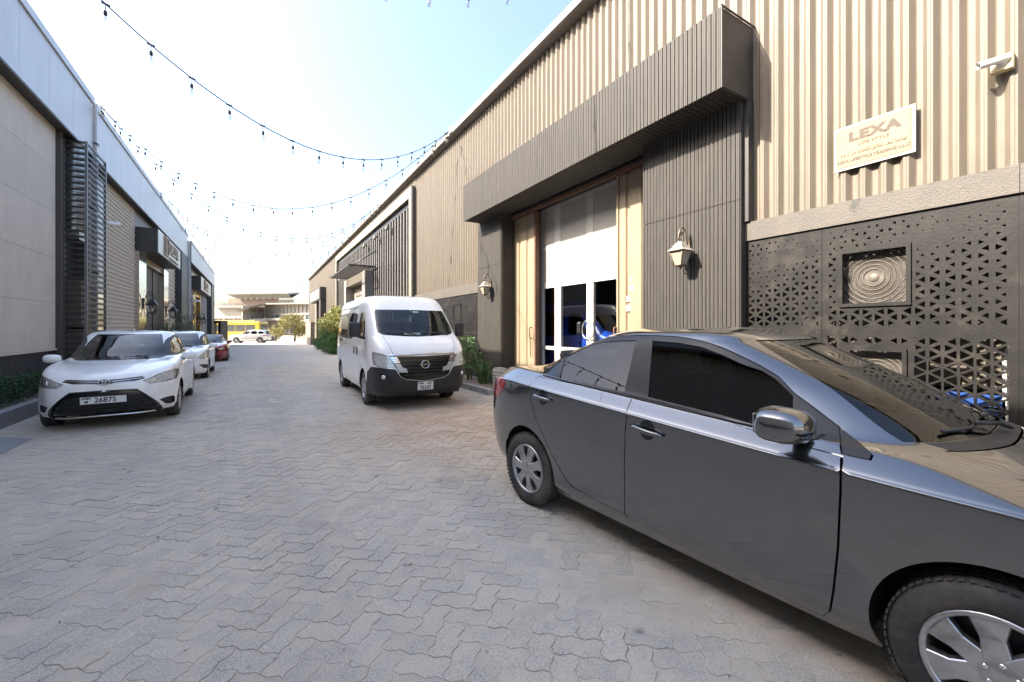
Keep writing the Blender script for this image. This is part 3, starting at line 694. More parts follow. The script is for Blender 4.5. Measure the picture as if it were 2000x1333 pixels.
def fascia(par, s0, s1, D, zb, zt, joints):
    lp(MB().box(-D - 1.2, -D - 0.006, s0, s1, zb + 0.03, zt), 'fascia_core', M_SOFF, par)
    ss = [s0] + joints + [s1]
    for a, c in zip(ss, ss[1:]): lp(MB().box(-D - 0.004, -D + 0.006, a + 0.004, c - 0.004, zb, zt - 0.17), 'fascia_panel', M_SILVER, par)
    lp(MB().box(-D - 0.05, -D + 0.05, s0, s1, zt - 0.16, zt + 0.03), 'fascia_cap', M_SILVER, par)
    lp(MB().box(-D - 0.04, -D + 0.012, s0, s1, zb - 0.06, zb - 0.003), 'fascia_drip', M_SOFF, par)
    lp(MB().add([(-D - 1.0, s0, zt), (-D - 1.0, s1, zt), (-D - 14, s1, zt + 0.2), (-D - 14, s0, zt + 0.2), (-D - 0.05, s0, zt), (-D - 0.05, s1, zt)], [(0, 1, 2, 3), (4, 5, 1, 0)]), 'roof', M_ROOF, par)
    lp(MB().box(-D - 14, -D - 13.8, s0, s1, -0.6, zt), 'back_wall', M_TAN, par)
# first building
l1 = leftb('warehouse', 'near left warehouse with beige textured panels and silver fascia', 8.0)
FT, FB = 8.57, 6.83
fascia(l1, -14, 17.62, 4.2, FB, FT, [-8, -2, 4, 10, 12.9, 14.4, 16.0])
lp(MB().box(-5.6, -4.56, -14, 17.5, 0, 6.85), 'wall_core', M_SOFF, l1)
zs = [0.99, 2.2, 3.4, 4.6, 5.8, 6.85]
ss = [-14, -10, -6, -2, 2, 6, 9.4, 12.9, 15.85]
for a, c in zip(ss, ss[1:]):
    for z0, z1 in zip(zs, zs[1:]): lp(MB().box(-4.555, -4.5, a + 0.003, c - 0.003, z0 + 0.003, z1 - 0.003), 'wall_panel', M_BEIGE, l1)
lp(MB().box(-4.56, -4.47, -14, 15.86, 0.945, 0.988), 'sill_strip', mat('sill_strip', (0.52, 0.48, 0.42), 0.6), l1)
lp(MB().corr((-4.555, -14, 0.0), (0, 1, 0), 29.86, pX, UP, 0.944, 0.09, [(0, 0), (0.2, 0), (0.25, 0.02), (0.9, 0.02), (0.95, 0)]), 'base_cladding', M_NAVY, l1)
lp(MB().box(-4.53, -4.40, 15.87, 16.0, 0.0, 6.83), 'edge_post', M_SOFF, l1)
lp(MB().box(-18, -4.3, 17.5, 17.62, -0.1, 8.4), 'party_wall', M_SOFF, l1)
# louvred screen box projecting from the wall
ls = thing('louvre_screen', 'tall black louvred screen between the beige panels', 'louvre screen', LROT @ Vector((-4.2, 17.0, gz(17))), AL)
S0, S1, DF = 16.30, 18.05, 4.02
b = MB(); b.box(-DF - 0.03, -DF + 0.03, S0 - 0.03, S0 + 0.03, 0.12, 6.80)
b.box(-DF - 0.03, -DF + 0.03, S1 - 0.03, S1 + 0.03, 0.12, 6.80).box(-4.5, -4.44, S0 - 0.03, S0 + 0.03, 0.12, 6.80)
b.build('screen_post', mat('screen_post', (0.15, 0.15, 0.155), 0.4, 0.4), ls, True, LROT)
LS = MB()
LS.box(-DF - 0.006, -DF + 0.02, S0 + 0.031, S1 - 0.031, -0.032, 0.032, None)
LS.box(-4.44, -DF - 0.031, S0 - 0.02, S0 + 0.006, -0.032, 0.032)
LM = LS.mesh('louvre'); LM.materials.append(M_LOUV)
for i in range(40): link('louvre', LM, None, ls, True, LROT @ Matrix.Translation((0, 0, 0.28 + i * 0.166)))
lp(MB().box(-4.9, -4.55, 15.95, 18.2, 0.0, 6.82), 'recess_back', M_NAVY, l1)
dt = thing('air_duct', 'ribbed silver ventilation duct behind the black louvres', 'duct', LROT @ Vector((-4.35, 16.8, 4.4)), AL)
pr = []
for i in range(60):
    z = 4.3 + i * 0.042; pr.append((0.27 if i % 2 else 0.245, z))
MB().lathe(pr, 20, Matrix.Translation((-4.42 + 0.05, 16.72, 0))).build('duct_body', M_DUCT, dt, True, LROT)
MB().box(-4.52, -4.20, 16.45, 17.0, 4.05, 4.29).build('duct_boot', M_DUCT, dt, True, LROT)
t = thing('cooling_unit', 'stack of dark cooling units behind the lower louvres', 'cooling unit', LROT @ Vector((-4.35, 17.3, 0.1)), AL)
MB().bbox(-4.5, -4.15, 16.5, 17.6, 0.15, 1.5, 0.02).build('case', mat('unit_brown', (0.16, 0.13, 0.10), 0.6), t, True, LROT)
MB().bbox(-4.5, -4.17, 16.5, 17.5, 1.55, 2.9, 0.02).build('case', mat('unit_brown', (0, 0, 0)), t, True, LROT)
# downpipe and light blue projecting sign at the picture edge
t = thing('downpipe', 'silver downpipe in the joint beside the black louvres', 'pipe', LROT @ Vector((-4.15, 17.75, -0.1)), AL)
MB().box(-4.26, -4.12, 17.66, 17.80, -0.1, 8.3).build('pipe', M_SILVER, t, True, LROT)
b = MB()
for z in (1.2, 3.2, 5.2, 7.2): b.box(-4.27, -4.10, 17.64, 17.82, z, z + 0.05)
b.build('clip', M_SOFF, t, True, LROT)
t = thing('wall_sign', 'pale blue wall sign cut by the left picture edge', 'sign', LROT @ Vector((-4.4, 12.0, 5.15)), AL)
MB().bbox(-4.49, -4.28, 10.4, 12.02, 5.15, 6.33, 0.01).build('sign_box', mat('pale_blue', (0.50, 0.56, 0.66), 0.4), t, True, LROT)
MB().box(-4.275, -4.265, 10.5, 11.9, 5.25, 6.23).build('sign_face', mat('pale_blue_face', (0.60, 0.66, 0.75), 0.3), t, True, LROT)

# second building
l2 = leftb('warehouse', 'second left warehouse with embossed beige panel and copper lettered portal', 28)
fascia(l2, 17.84, 39.2, 4.2, FB - 0.03, FT - 0.06, [20.8, 23.9, 27, 30, 33, 36])
lp(MB().box(-5.6, -4.6, 18.2, 39.1, -0.35, 6.8), 'wall_core', M_SOFF, l2)
zc = [0.0, 1.4, 2.8, 4.2, 5.5, 6.79]
for z0, z1 in zip(zc, zc[1:]): lp(MB().box(-4.58, -4.46, 18.45, 19.98, z0 + 0.004 - 0.1, z1 - 0.1), 'mirror_strip', M_SILVER if z0 > 1.5 else M_MIRROR, l2)
lp(MB().box(-4.59, -4.50, 20.0, 24.5, -0.15, 6.79), 'panel_backing', M_EMB, l2)
# embossed dome-and-notch pattern
em = MB(); dz = 0.155; dy = 0.20
hex_v = [(0.0, -0.085, 0.0), (0.0, -0.05, 0.055), (0.0, 0.05, 0.055), (0.0, 0.085, 0.0), (0.0, 0.05, -0.04), (0.0, -0.05, -0.04), (0.07, 0.0, -0.035)]
for r in range(43):
    for c in range(22):
        y = 20.15 + c * dy + (r % 2) * dy / 2; z = 0.05 + r * dz
        if y > 24.4: continue
        em.add([(-4.498 + a, y + q, z + h) for a, q, h in hex_v], [(0, 6, 1), (1, 6, 2), (2, 6, 3), (3, 6, 4), (4, 6, 5), (5, 6, 0)])
o = lp(em, 'embossed_stud', M_EMB, l2); o['kind'] = 'stuff'
# portal 2
def portal(par, s0, s1, D, zb, zt, wallD, pier, sign_m, dark, name_txt, small=None, lamp=True):
    lp(MB().box(-wallD, -D, s0, s1, zb, zt), 'portal_box', dark, par)
    lp(MB().box(-D + 0.001, -D + 0.025, s0 + 0.02, s1 - 0.02, zb + 0.02, zt - 0.02), 'portal_face', sign_m, par)
portal(l2, 24.7, 31.4, 3.74, 4.98, 6.08, 4.5, None, M_SIGNF, M_DPLAIN, 'DELUXE')
lp(MB().box(-4.6, -4.5, 24.51, 33.0, 6.081, 6.79), 'upper_panel', M_GREYRIB, l2)
for z0, z1 in ((-0.2, 1.2), (1.204, 2.6), (2.604, 4.0), (4.004, 4.975)):
    lp(MB().box(-4.6, -4.35, 24.55, 26.0, z0, z1), 'mirror_pier', M_MIRROR, l2); lp(MB().box(-4.6, -4.35, 30.6, 32.0, z0 - 0.1, z1 - 0.1), 'mirror_pier', M_MIRROR, l2)
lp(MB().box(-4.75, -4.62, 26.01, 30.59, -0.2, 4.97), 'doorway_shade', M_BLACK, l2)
for s in (27.4, 28.9): lp(MB().box(-4.61, -4.56, s, s + 0.08, -0.2, 4.6), 'door_mullion', M_BLACK, l2)
lp(MB().box(-4.61, -4.45, 26.02, 30.58, 4.62, 4.95), 'door_head', mat('bronze_head', (0.22, 0.15, 0.09), 0.4, 0.5), l2)
lp(MB().corr((-4.56, 32.01, -0.3), (0, 0, 1), 6.3, pX, (0, 1, 0), 3.9, 0.28, [(0, 0), (0.6, 0.05), (0.9, 0.0)]), 'ribbed_panel', M_EMB, l2)
lp(MB().box(-4.58, -4.18, 35.95, 39.1, -0.35, 6.79), 'dark_pier', M_NAVY, l2)
def lsign(sc, y, z, D, txt, sz, par, sub=None):
    M = frame_mat(LROT @ Vector((-D + 0.03, y, z)), LROT.to_3x3() @ Vector((0, 1, 0)), (0, 0, 1))
    text_mesh(txt, sz, M, M_COPPER, 'lettering', par, 0.03, True, 'LEFT', bold=0.008)
    if sub:   # the second line is a thin script too fine to read in the photograph
        n = 60; p = [LROT @ Vector((-D + 0.04, y + 0.15 + sub * i / n, z - sz * 0.62 + 0.07 * math.sin(i * 0.9) * (0.6 + 0.4 * math.sin(i * 0.37)))) for i in range(n)]
        MB().tube(p, 0.022, 5).build('script_line', M_COPPER, par, True)
lsign(1, 27.35, 5.62, 3.715, 'DELUXE', 0.82, l2, 2.7)
def mono(y0, z0, w, h, D, par):
    b = MB(); t = 0.06; x0, x1 = -D + 0.002, -D + 0.07
    for q in ((y0, y0 + t, z0, z0 + h), (y0 + w - t, y0 + w, z0, z0 + h), (y0 + t, y0 + w - t, z0, z0 + t), (y0 + t, y0 + w - t, z0 + h - t, z0 + h)): b.box(x0, x1, *q)
    b.box(x0, x1, y0 + w * .3, y0 + w * .42, z0 + h * .18, z0 + h * .82)
    b.tube([(x0 + .03, y0 + w * .4 + .22 * w * math.sin(q), z0 + h * .5 + .3 * h * math.cos(q)) for q in np.linspace(0, math.pi, 9)], 0.035, 6)
    b.box(x0, x1, y0 + w * .3, y0 + w * .75, z0 + h * .47, z0 + h * .53)
    lp(b, 'emblem', M_COPPER, par)
mono(26.15, 5.10, 0.95, 0.92, 3.715, l2)
# third building
l3 = leftb('warehouse', 'farthest left warehouse with grey ribbed wall and small portal', 50)
fascia(l3, 39.3, 61.4, 4.0, 6.5, 8.05, [43, 47, 51, 55, 58])
lp(MB().box(-5.6, -4.6, 39.3, 61.3, -0.6, 6.5), 'wall_core', M_SOFF, l3)
lp(MB().box(-4.2, -4.05, 39.24, 39.36, -0.4, 8.0), 'downpipe', M_SILVER, l3)
lp(MB().corr((-4.5, 39.4, -0.5), (0, 1, 0), 4.6, pX, UP, 7.0, 0.2, [(0, 0), (0.4, 0), (0.5, 0.04), (0.9, 0.04)]), 'ribbed_wall', M_GREYRIB, l3)
lp(MB().box(-4.6, -4.5, 44.01, 58.0, 5.9, 6.49), 'upper_panel', M_SILVER, l3)
portal(l3, 44.1, 53.4, 3.84, 4.75, 5.95, 4.5, None, M_SIGNF, M_DPLAIN, '')
lsign(1, 47.6, 5.45, 3.815, 'DELUXE', 0.70, l3, 2.3); mono(46.4, 4.95, 0.9, 0.9, 3.815, l3)
M_GOLD = mat('gold_steel', (0.62, 0.42, 0.14), 0.2, 1.0)
lp(MB().box(-4.6, -4.38, 44.1, 45.4, -0.5, 4.745), 'mirror_pier', M_MIRROR, l3); lp(MB().box(-4.6, -4.36, 45.41, 45.9, -0.5, 4.745), 'gold_jamb', M_GOLD, l3)
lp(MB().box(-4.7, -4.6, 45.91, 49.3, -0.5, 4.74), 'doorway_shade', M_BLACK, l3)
lp(MB().box(-4.6, -4.36, 49.31, 49.9, -0.5, 4.745), 'gold_jamb', M_GOLD, l3); lp(MB().box(-4.6, -4.42, 45.92, 49.3, 4.35, 4.74), 'gold_head', M_GOLD, l3)
lp(MB().corr((-4.5, 49.91, -0.55), (0, 1, 0), 7.5, pX, UP, 5.29, 0.2, [(0, 0), (0.4, 0), (0.5, 0.04), (0.9, 0.04)]), 'ribbed_wall', M_GREYRIB, l3)
lp(MB().box(-4.58, -4.02, 57.42, 61.3, -0.6, 6.49), 'dark_pier', M_NAVY, l3)
lp(MB().box(-18, -4.1, 61.25, 61.38, -0.6, 7.9), 'end_wall', M_SILVER, l3)

# ------------------------------------------------------------------ lanterns, sign, cameras
def lantern(loc, rz, label, sc, metal, roofm, gl):
    """scroll bracket lantern; the wall lies behind local +x"""
    t = thing('wall_lantern', label, 'lantern', loc, rz, 'carriage lanterns on the walls')
    S = Matrix.Diagonal((sc, sc, sc, 1))
    def bd(b, name, m, p=t): b.v = [tuple(v * sc for v in q) for q in b.v]; return b.build(name, m, p)
    bd(MB().bbox(-0.02, 0.0, -0.035, 0.035, -0.16, 0.10, 0.006), 'back_plate', metal)
    p = [(-0.01, 0, 0.02)] + [(-0.045 - 0.085 * (1 - math.cos(q)) , 0, 0.06 + 0.20 * math.sin(q)) for q in np.linspace(0.2, math.pi * 0.95, 14)]
    p += [(-0.17, 0, 0.02 + 0.06)]
    bd(MB().tube(p, 0.010, 8), 'bracket', metal)
    sp = [(-0.155 + (0.035 - 0.002 * k) * math.cos(k * 0.5), 0, 0.17 + (0.035 - 0.002 * k) * math.sin(k * 0.5)) for k in range(14)]
    bd(MB().tube(sp, 0.008, 6), 'scroll', metal)
    sp = [(-0.06 + (0.05 - 0.003 * k) * math.cos(k * 0.55 + 2), 0, -0.33 + (0.05 - 0.003 * k) * math.sin(k * 0.55 + 2)) for k in range(15)]
    bd(MB().tube([(-0.01, 0, -0.12), (-0.02, 0, -0.22), (-0.03, 0, -0.28)] + sp[:], 0.008, 6), 'scroll', metal)
    c = Vector((-0.17, 0, 0))
    def ring(w, z): return [c + Vector((a * w, b_ * w, z)) for a, b_ in ((1, 1), (-1, 1), (-1, -1), (1, -1))]
    lv = [(0.022, 0.07), (0.032, 0.055), (0.045, 0.045), (0.06, 0.02), (0.082, -0.02), (0.115, -0.055), (0.128, -0.062), (0.10, -0.063)]
    vs = [q for w, z in lv for q in ring(w, z)]
    fs = [(4 * i + k, 4 * i + 4 + k, 4 * i + 4 + (k + 1) % 4, 4 * i + (k + 1) % 4) for i in range(len(lv) - 1) for k in range(4)]
    bd(MB().add(vs, fs), 'lamp_roof', roofm)
    bd(MB().lathe([(0.0001, 0.105), (0.016, 0.10), (0.02, 0.088), (0.012, 0.078), (0.022, 0.07)], 12, Matrix.Translation(c)), 'finial', roofm)
    T, Bt = ring(0.098, -0.063), ring(0.055, -0.255)
    f = MB()
    for k in range(4): f.tube([T[k], Bt[k]], 0.008, 6); f.tube([T[k], T[(k + 1) % 4]], 0.007, 6); f.tube([Bt[k], Bt[(k + 1) % 4]], 0.010, 6)
    f.lathe([(0.0001, -0.31), (0.012, -0.30), (0.016, -0.285), (0.045, -0.27), (0.05, -0.258), (0.0001, -0.257)], 12, Matrix.Translation(c))
    bd(f, 'lamp_frame', metal)
    for k in range(4):
        bd(MB().add([T[k] * 0.985 + c * 0.015, T[(k + 1) % 4] * 0.985 + c * 0.015, Bt[(k + 1) % 4] * 0.985 + c * 0.015, Bt[k] * 0.985 + c * 0.015], [(0, 1, 2, 3)]), 'pane', gl)
    bd(MB().lathe([(0.0001, -0.13), (0.014, -0.14), (0.02, -0.17), (0.012, -0.21), (0.012, -0.25), (0.0001, -0.252)], 10, Matrix.Translation(c)), 'bulb', mat('lamp_bulb', (0.75, 0.72, 0.62), 0.3))
    return t
M_LAMPD = mat('dusty_bronze', (0.10, 0.055, 0.035), 0.55, 0.3, col2=(0.20, 0.16, 0.12), scale=20)
M_LAMPT = mat('dusty_lamp_roof', (0.34, 0.30, 0.245), 0.7, col2=(0.27, 0.235, 0.19), scale=9)
G_LAMP = mat('frosted_pane', (0.34, 0.30, 0.235), 0.4, col2=(0.25, 0.22, 0.17), scale=8)
lantern((5.278, 3.80, 2.70), 0, 'larger dusty lantern on the dark pilaster above the grey car', 1.05, M_LAMPD, M_LAMPT, G_LAMP)
lantern((5.278, 9.80, 2.70), 0, 'smaller looking dusty lantern on the pilaster beside the white van', 1.05, M_LAMPD, M_LAMPT, G_LAMP)
G_LANT = glass('lantern_glass', (0.8, 0.8, 0.78))
for i, (s, z, D, lb) in enumerate(((25.3, 2.72, 4.35, 'black lantern on the first mirror pier of the left portal'), (31.2, 2.62, 4.35, 'black lantern on the second mirror pier behind the plants'),
                                   (44.8, 2.5, 4.38, 'black lantern left of the far gold doorway'), (50.3, 2.45, 4.46, 'black lantern right of the far gold doorway'))):
    lantern(LROT @ Vector((-D, s, z)), math.pi + AL, lb, 1.9, M_BLACK, M_BLACK, G_LANT)
# company sign
M_SIGN = mat('sign_cream', (0.20, 0.150, 0.088), 0.6, col2=(0.175, 0.125, 0.07), scale=3, bump=0.02)
M_SIGNE = mat('sign_white', (0.30, 0.275, 0.235), 0.5); M_SIGNT = mat('sign_letter', (0.072, 0.052, 0.036), 0.7); M_SIGNL = mat('sign_letter_light', (0.085, 0.06, 0.038), 0.7)
sg = thing('wall_sign', 'cream company name board screwed to the ribbed beige wall', 'sign', (5.45, 1.745, 3.25))
MB().bbox(5.440, 5.4565, 1.41, 2.08, 3.255, 3.725, 0.002).build('board', M_SIGNE, sg, True)
MB().box(5.4375, 5.4398, 1.437, 2.053, 3.282, 3.698).build('face', M_SIGN, sg, True)
b = MB()
for q in ((1.445, 2.045, 3.288, 3.291), (1.445, 2.045, 3.688, 3.691), (1.445, 1.448, 3.2912, 3.6878), (2.042, 2.045, 3.2912, 3.6878)): b.box(5.4365, 5.4374, *q)
b.build('border', M_SIGNL, sg, True)
def st(txt, size, y, z, m, sx=1.0, bold=0.0, sp=1.0): return text_mesh(txt, size, frame_mat((5.4362, y, z), (0, -1, 0), (0, 0, 1)), m, 'lettering', sg, 0.0008, True, 'CENTER', bold, sx, sp)
st('LEXA', 0.128, 1.735, 3.59, M_SIGNT, 1.28, 0.0075, 1.14)
st('LIFE STYLE', 0.042, 1.735, 3.497, M_SIGNL, 1.15, 0.0014, 1.15)
st('LEXA LIFESTYLE TRADING L.L.C', 0.043, 1.745, 3.345, M_SIGNT, 0.98, 0.0018, 1.0)
AR = {'ل': 'ﻝﻟﻠﻞ', 'ي': 'ﻱﻳﻴﻲ', 'ك': 'ﻙﻛﻜﻚ', 'س': 'ﺱﺳﺴﺲ', 'ا': 'ﺍﺍﺎﺎ', 'ف': 'ﻑﻓﻔﻒ', 'ت': 'ﺕﺗﺘﺖ', 'ج': 'ﺝﺟﺠﺞ', 'ر': 'ﺭﺭﺮﺮ', 'ة': 'ﺓﺓﺔﺔ', 'ش': 'ﺵﺷﺸﺶ', 'ذ': 'ﺫﺫﺬﺬ', 'م': 'ﻡﻣﻤﻢ', 'ب': 'ﺏﺑﺒﺐ', 'د': 'ﺩﺩﺪﺪ', 'ى': 'ﻯﻯﻰﻰ'}
def arabic(s):
    out = []
    for w in s.split(' '):
        r = ''
        for i, ch in enumerate(w):
            if ch not in AR: r += ch; continue
            prev = i > 0 and w[i - 1] in AR and w[i - 1] not in 'اردذة'; nxt = i < len(w) - 1 and w[i + 1] in AR
            nxt = nxt and ch not in 'اردذة'
            r += AR[ch][(2 if nxt else 3) if prev else (1 if nxt else 0)]
        out.append(r[::-1])
    return ' '.join(out[::-1])
# fit the Arabic line to the board's width
_t = text_mesh(arabic('ليكسا ليف ستايل للتجارة ش ذ م م'), 0.05, Matrix.Identity(4), M_SIGNL); _w = max(v.co.x for v in _t.data.vertices) - min(v.co.x for v in _t.data.vertices); bpy.data.objects.remove(_t); AR_SX = 0.54 / max(_w, 0.01)
st(arabic('ليكسا ليف ستايل للتجارة ش ذ م م'), 0.05, 1.745, 3.42, M_SIGNL, AR_SX, 0.0012)
b = MB()
for yy in (1.425, 2.065):
    for zz in (3.27, 3.71): b.lathe([(0.0001, 0.003), (0.005, 0.002), (0.006, 0)], 8, frame_mat((5.4398, yy, zz), (0, -1, 0), (0, 0, 1)))
b.build('screw', M_SIGNT, sg, True)
sg.matrix_basis = Matrix.Translation((-0.014, 0, 0)) @ sg.matrix_basis
# security camera
cc = thing('security_camera', 'white bullet security camera on a cream box high on the wall', 'camera', (5.46, 0.86, 3.75))
M_CW = mat('camera_white', (0.70, 0.68, 0.63), 0.4); M_CB = mat('camera_box', (0.58, 0.47, 0.26), 0.5)
MB().bbox(5.385, 5.458, 0.795, 0.925, 3.735, 3.865, 0.006).build('junction_box', M_CB, cc, True)
MB().lathe([(0.0001, 0.02), (0.028, 0.018), (0.036, 0.0)], 16, frame_mat((5.384, 0.86, 3.80), (0, -1, 0), (0, 0, 1))).build('mount', M_CW, cc, True)
d = Vector((-0.55, 0.62, -0.16)).normalized(); c0 = Vector((5.335, 0.88, 3.81)); Mz = d.to_track_quat('Z', 'Y').to_matrix().to_4x4(); Mz.translation = c0 - d * 0.08
MB().tube([(5.37, 0.86, 3.80), (5.345, 0.87, 3.805), c0], 0.012, 8).build('arm', M_CW, cc, True)
MB().lathe([(0.0001, 0), (0.026, 0.002), (0.030, 0.012), (0.030, 0.20), (0.027, 0.205), (0.027, 0.17)], 20, Mz).build('barrel', M_CW, cc, True)
MB().lathe([(0.0001, 0.185), (0.012, 0.184), (0.026, 0.178)], 16, Mz).build('lens', M_BLACK, cc, True)
t = thing('security_camera', 'small white camera beside the tall black louvres', 'camera', LROT @ Vector((-4.3, 18.6, 5.2)), AL)
MB().lathe([(0.0001, 0), (0.06, 0.01), (0.07, 0.05), (0.07, 0.42), (0.05, 0.44)], 14, frame_mat((-4.2, 18.6, 5.0), (0, 0, 1), (0.4, -0.8, 0))).build('barrel', M_CW, t, True, LROT)
MB().tube([(-4.46, 18.6, 5.2), (-4.3, 18.6, 5.2), (-4.15, 18.55, 5.04)], 0.03, 6).build('arm', M_BLACK, t, True, LROT)
t = thing('security_camera', 'tiny camera on the downpipe between the two farther left buildings', 'camera', LROT @ Vector((-4.04, 39.3, 3.6)), AL)
MB().lathe([(0.0001, 0), (0.07, 0.01), (0.08, 0.5), (0.05, 0.52)], 12, frame_mat((-3.95, 39.2, 3.55), (0, 0, 1), (0.3, -0.9, 0))).build('barrel', M_CW, t, True, LROT)
MB().tube([(-4.05, 39.3, 3.7), (-3.9, 39.25, 3.58)], 0.03, 6).build('arm', M_BLACK, t, True, LROT)

# ------------------------------------------------------------------ string lights
M_WIRE = mat('black_cable', (0.03, 0.029, 0.028), 0.6)
G_BULB = glass('bulb_glass', (0.80, 0.80, 0.78), 1.5)
sk = MB().lathe([(0.0001, 0.0), (0.006, -0.002), (0.006, -0.10), (0.020, -0.105), (0.024, -0.12), (0.024, -0.165), (0.020, -0.175), (0.0001, -0.176)], 8).box(-0.05, 0.05, -0.012, 0.012, -0.012, 0.012).mesh('socket'); sk.materials.append(M_WIRE)
bl = MB().lathe([(0.016, -0.177), (0.020, -0.19), (0.034, -0.225), (0.037, -0.25), (0.028, -0.28), (0.012, -0.292), (0.0001, -0.294)], 10).mesh('bulb'); bl.materials.append(G_BULB)
fl = MB().tube([(0.006, 0, -0.18), (0.010, 0, -0.22), (0, 0.006, -0.255), (-0.010, 0, -0.22), (-0.006, 0, -0.18)], 0.003, 4).mesh('filament'); fl.materials.append(mat('filament', (0.75, 0.60, 0.38), 0.5))
LTOP = FT + 0.02
def string(yl, yr, sag, label, zl=LTOP, zr=7.92, sp=0.62, dl=4.17, skip0=0.25):
    A = LROT @ Vector((-dl, yl, zl)); B = Vector((5.23, yr, zr)); n = 60
    pts = []
    for i in range(n + 1):
        t = i / n; p = A.lerp(B, t); p.z -= sag * 4 * t * (1 - t); pts.append(p)
    r = thing('string_light', label, 'string lights', A, group='string lights over the alley')
    MB().tube(pts, 0.010, 6, cap=False).build('cable', M_WIRE, r, True)
    acc = 0.0; nxt = skip0
    for a, c in zip(pts, pts[1:]):
        l = (c - a).length
        while acc + l > nxt:
            p = a.lerp(c, (nxt - acc) / l); dv = (c - a); ang = math.atan2(dv.y, dv.x)
            Mx = Matrix.Translation(p) @ Matrix.Rotation(ang, 4, 'Z') @ Matrix.Rotation(random.gauss(0, 0.05), 4, 'X') @ Matrix.Rotation(random.gauss(0, 0.05), 4, 'Y')
            s = link('socket', sk, None, r, True, Mx)
            bb = link('bulb', bl, None, s); link('filament', fl, None, s)
            nxt += sp
        acc += l
STR = [(7.4, 5.2, 1.75), (7.4, 12.4, 2.75), (17.75, 12.4, 2.95), (17.75, 21.5, 2.95), (27.5, 21.5, 2.9), (27.5, 30.5, 2.9), (36.5, 30.5, 2.9), (36.5, 40, 2.9), (46, 40, 2.9), (46, 50, 2.9), (56, 50, 2.9)]
names = ['nearest string of bulbs crossing the very top of the picture', 'string of bulbs sweeping from the top left corner to the warehouse gutter', 'string of bulbs from the left downpipe sagging to the near gutter clip', 'string of bulbs from the left downpipe to the middle gutter clip']
for i, (a, c, s_) in enumerate(STR):
    far = a > 39
    nm = names[i] if i < 4 else '%s string of bulbs counted away from the camera' % ['fifth', 'sixth', 'seventh', 'eighth', 'ninth', 'tenth', 'eleventh'][i - 4]
    string(a, c, s_, nm, LTOP if not far else 8.08, dl=4.17 if not far else 3.96)
for yr in (5.2, 12.4, 21.5, 30.5, 40):
    t = thing('cable_clip', 'white cable clip on the gutter at %s' % {5.2: 'the top of the picture', 12.4: 'the canopy end', 21.5: 'the slatted section', 30.5: 'the trellis awning', 40: 'the far beige wall'}[yr], 'clip', (5.21, yr, 7.92), group='cable clips on the gutter')
    MB().bbox(-0.03, 0.03, -0.12, 0.12, -0.14, 0.05, 0.01).build('block', M_WHITE, t); MB().tube([(-0.03, 0, 0), (-0.06, 0, 0.03), (-0.03, 0, 0.06)], 0.01, 6).build('hook', M_WHITE, t)
# ------------------------------------------------------------------ plants
def leaf_mat(name, c1, c2, c3=None):
    m = mat(name, c1, 0.55, col2=c2, scale=2.6, detail=3, lo=0.3, hi=0.7)
    nt = m.node_tree; b = nt.nodes['Principled BSDF']; b.inputs['Subsurface Weight'].default_value = 0.0
    b.inputs['Transmission Weight'].default_value = 0.0
    if c3:
        geo = nd(nt, 'ShaderNodeTexCoord'); n = nd(nt, 'ShaderNodeTexNoise'); n.inputs['Scale'].default_value = 14; nt.links.new(geo.outputs['Object'], n.inputs['Vector'])
        r = nd(nt, 'ShaderNodeMapRange'); r.inputs[1].default_value = 0.6; r.inputs[2].default_value = 0.68; nt.links.new(n.outputs[0], r.inputs[0])
        src = b.inputs['Base Color'].links[0].from_socket
        mx = nd(nt, 'ShaderNodeMix', data_type='RGBA'); nt.links.new(r.outputs[0], mx.inputs[0]); nt.links.new(src, mx.inputs[6]); mx.inputs[7].default_value = (*c3, 1); nt.links.new(mx.outputs[2], b.inputs['Base Color'])
    return m
def foliage(blobs, n, size, seed, aspect=0.5, shell=0.55, droop=0.0):
    """leaf-sized faces through a set of ellipsoids (cx, cy, cz, rx, ry, rz)"""
    rg = np.random.default_rng(seed); b = MB()
    w = np.array([q[3] * q[4] * q[5] for q in blobs]) ** 0.7; w /= w.sum()
    for k, q in enumerate(blobs):
        m = int(n * w[k]); d = rg.normal(size=(m, 3)); d /= np.linalg.norm(d, axis=1)[:, None]
        rr = (shell + (1 - shell) * rg.random(m)) ** 0.8 * (1 + 0.18 * rg.normal(size=m) * 0.6)
        # clumpiness: modulate the radius by direction
        rr *= 0.86 + 0.2 * np.sin(d[:, 0] * 5 + k) * np.sin(d[:, 1] * 6 + 2 * k) + 0.12 * np.sin(d[:, 2] * 9 + k)
        P = np.array(q[:3]) + d * rr[:, None] * np.array(q[3:6])
        for p, dd in zip(P, d):
            if p[2] < 0.01: continue
            s = size * rg.uniform(0.6, 1.3)
            ax = Vector((dd[0] + rg.normal() * 0.7, dd[1] + rg.normal() * 0.7, dd[2] * 0.6 + rg.normal() * 0.5 + 0.15 - droop)).normalized()
            sd = ax.cross(Vector(rg.normal(size=3))); 
            if sd.length < 1e-3: continue
            sd.normalize(); nrm = ax.cross(sd); p = Vector(p)
            b.add([p, p + ax * s * 0.5 + sd * s * aspect * 0.5 + nrm * s * 0.06, p + ax * s, p + ax * s * 0.5 - sd * s * aspect * 0.5 + nrm * s * 0.06], [(0, 1, 2, 3)])
    return b
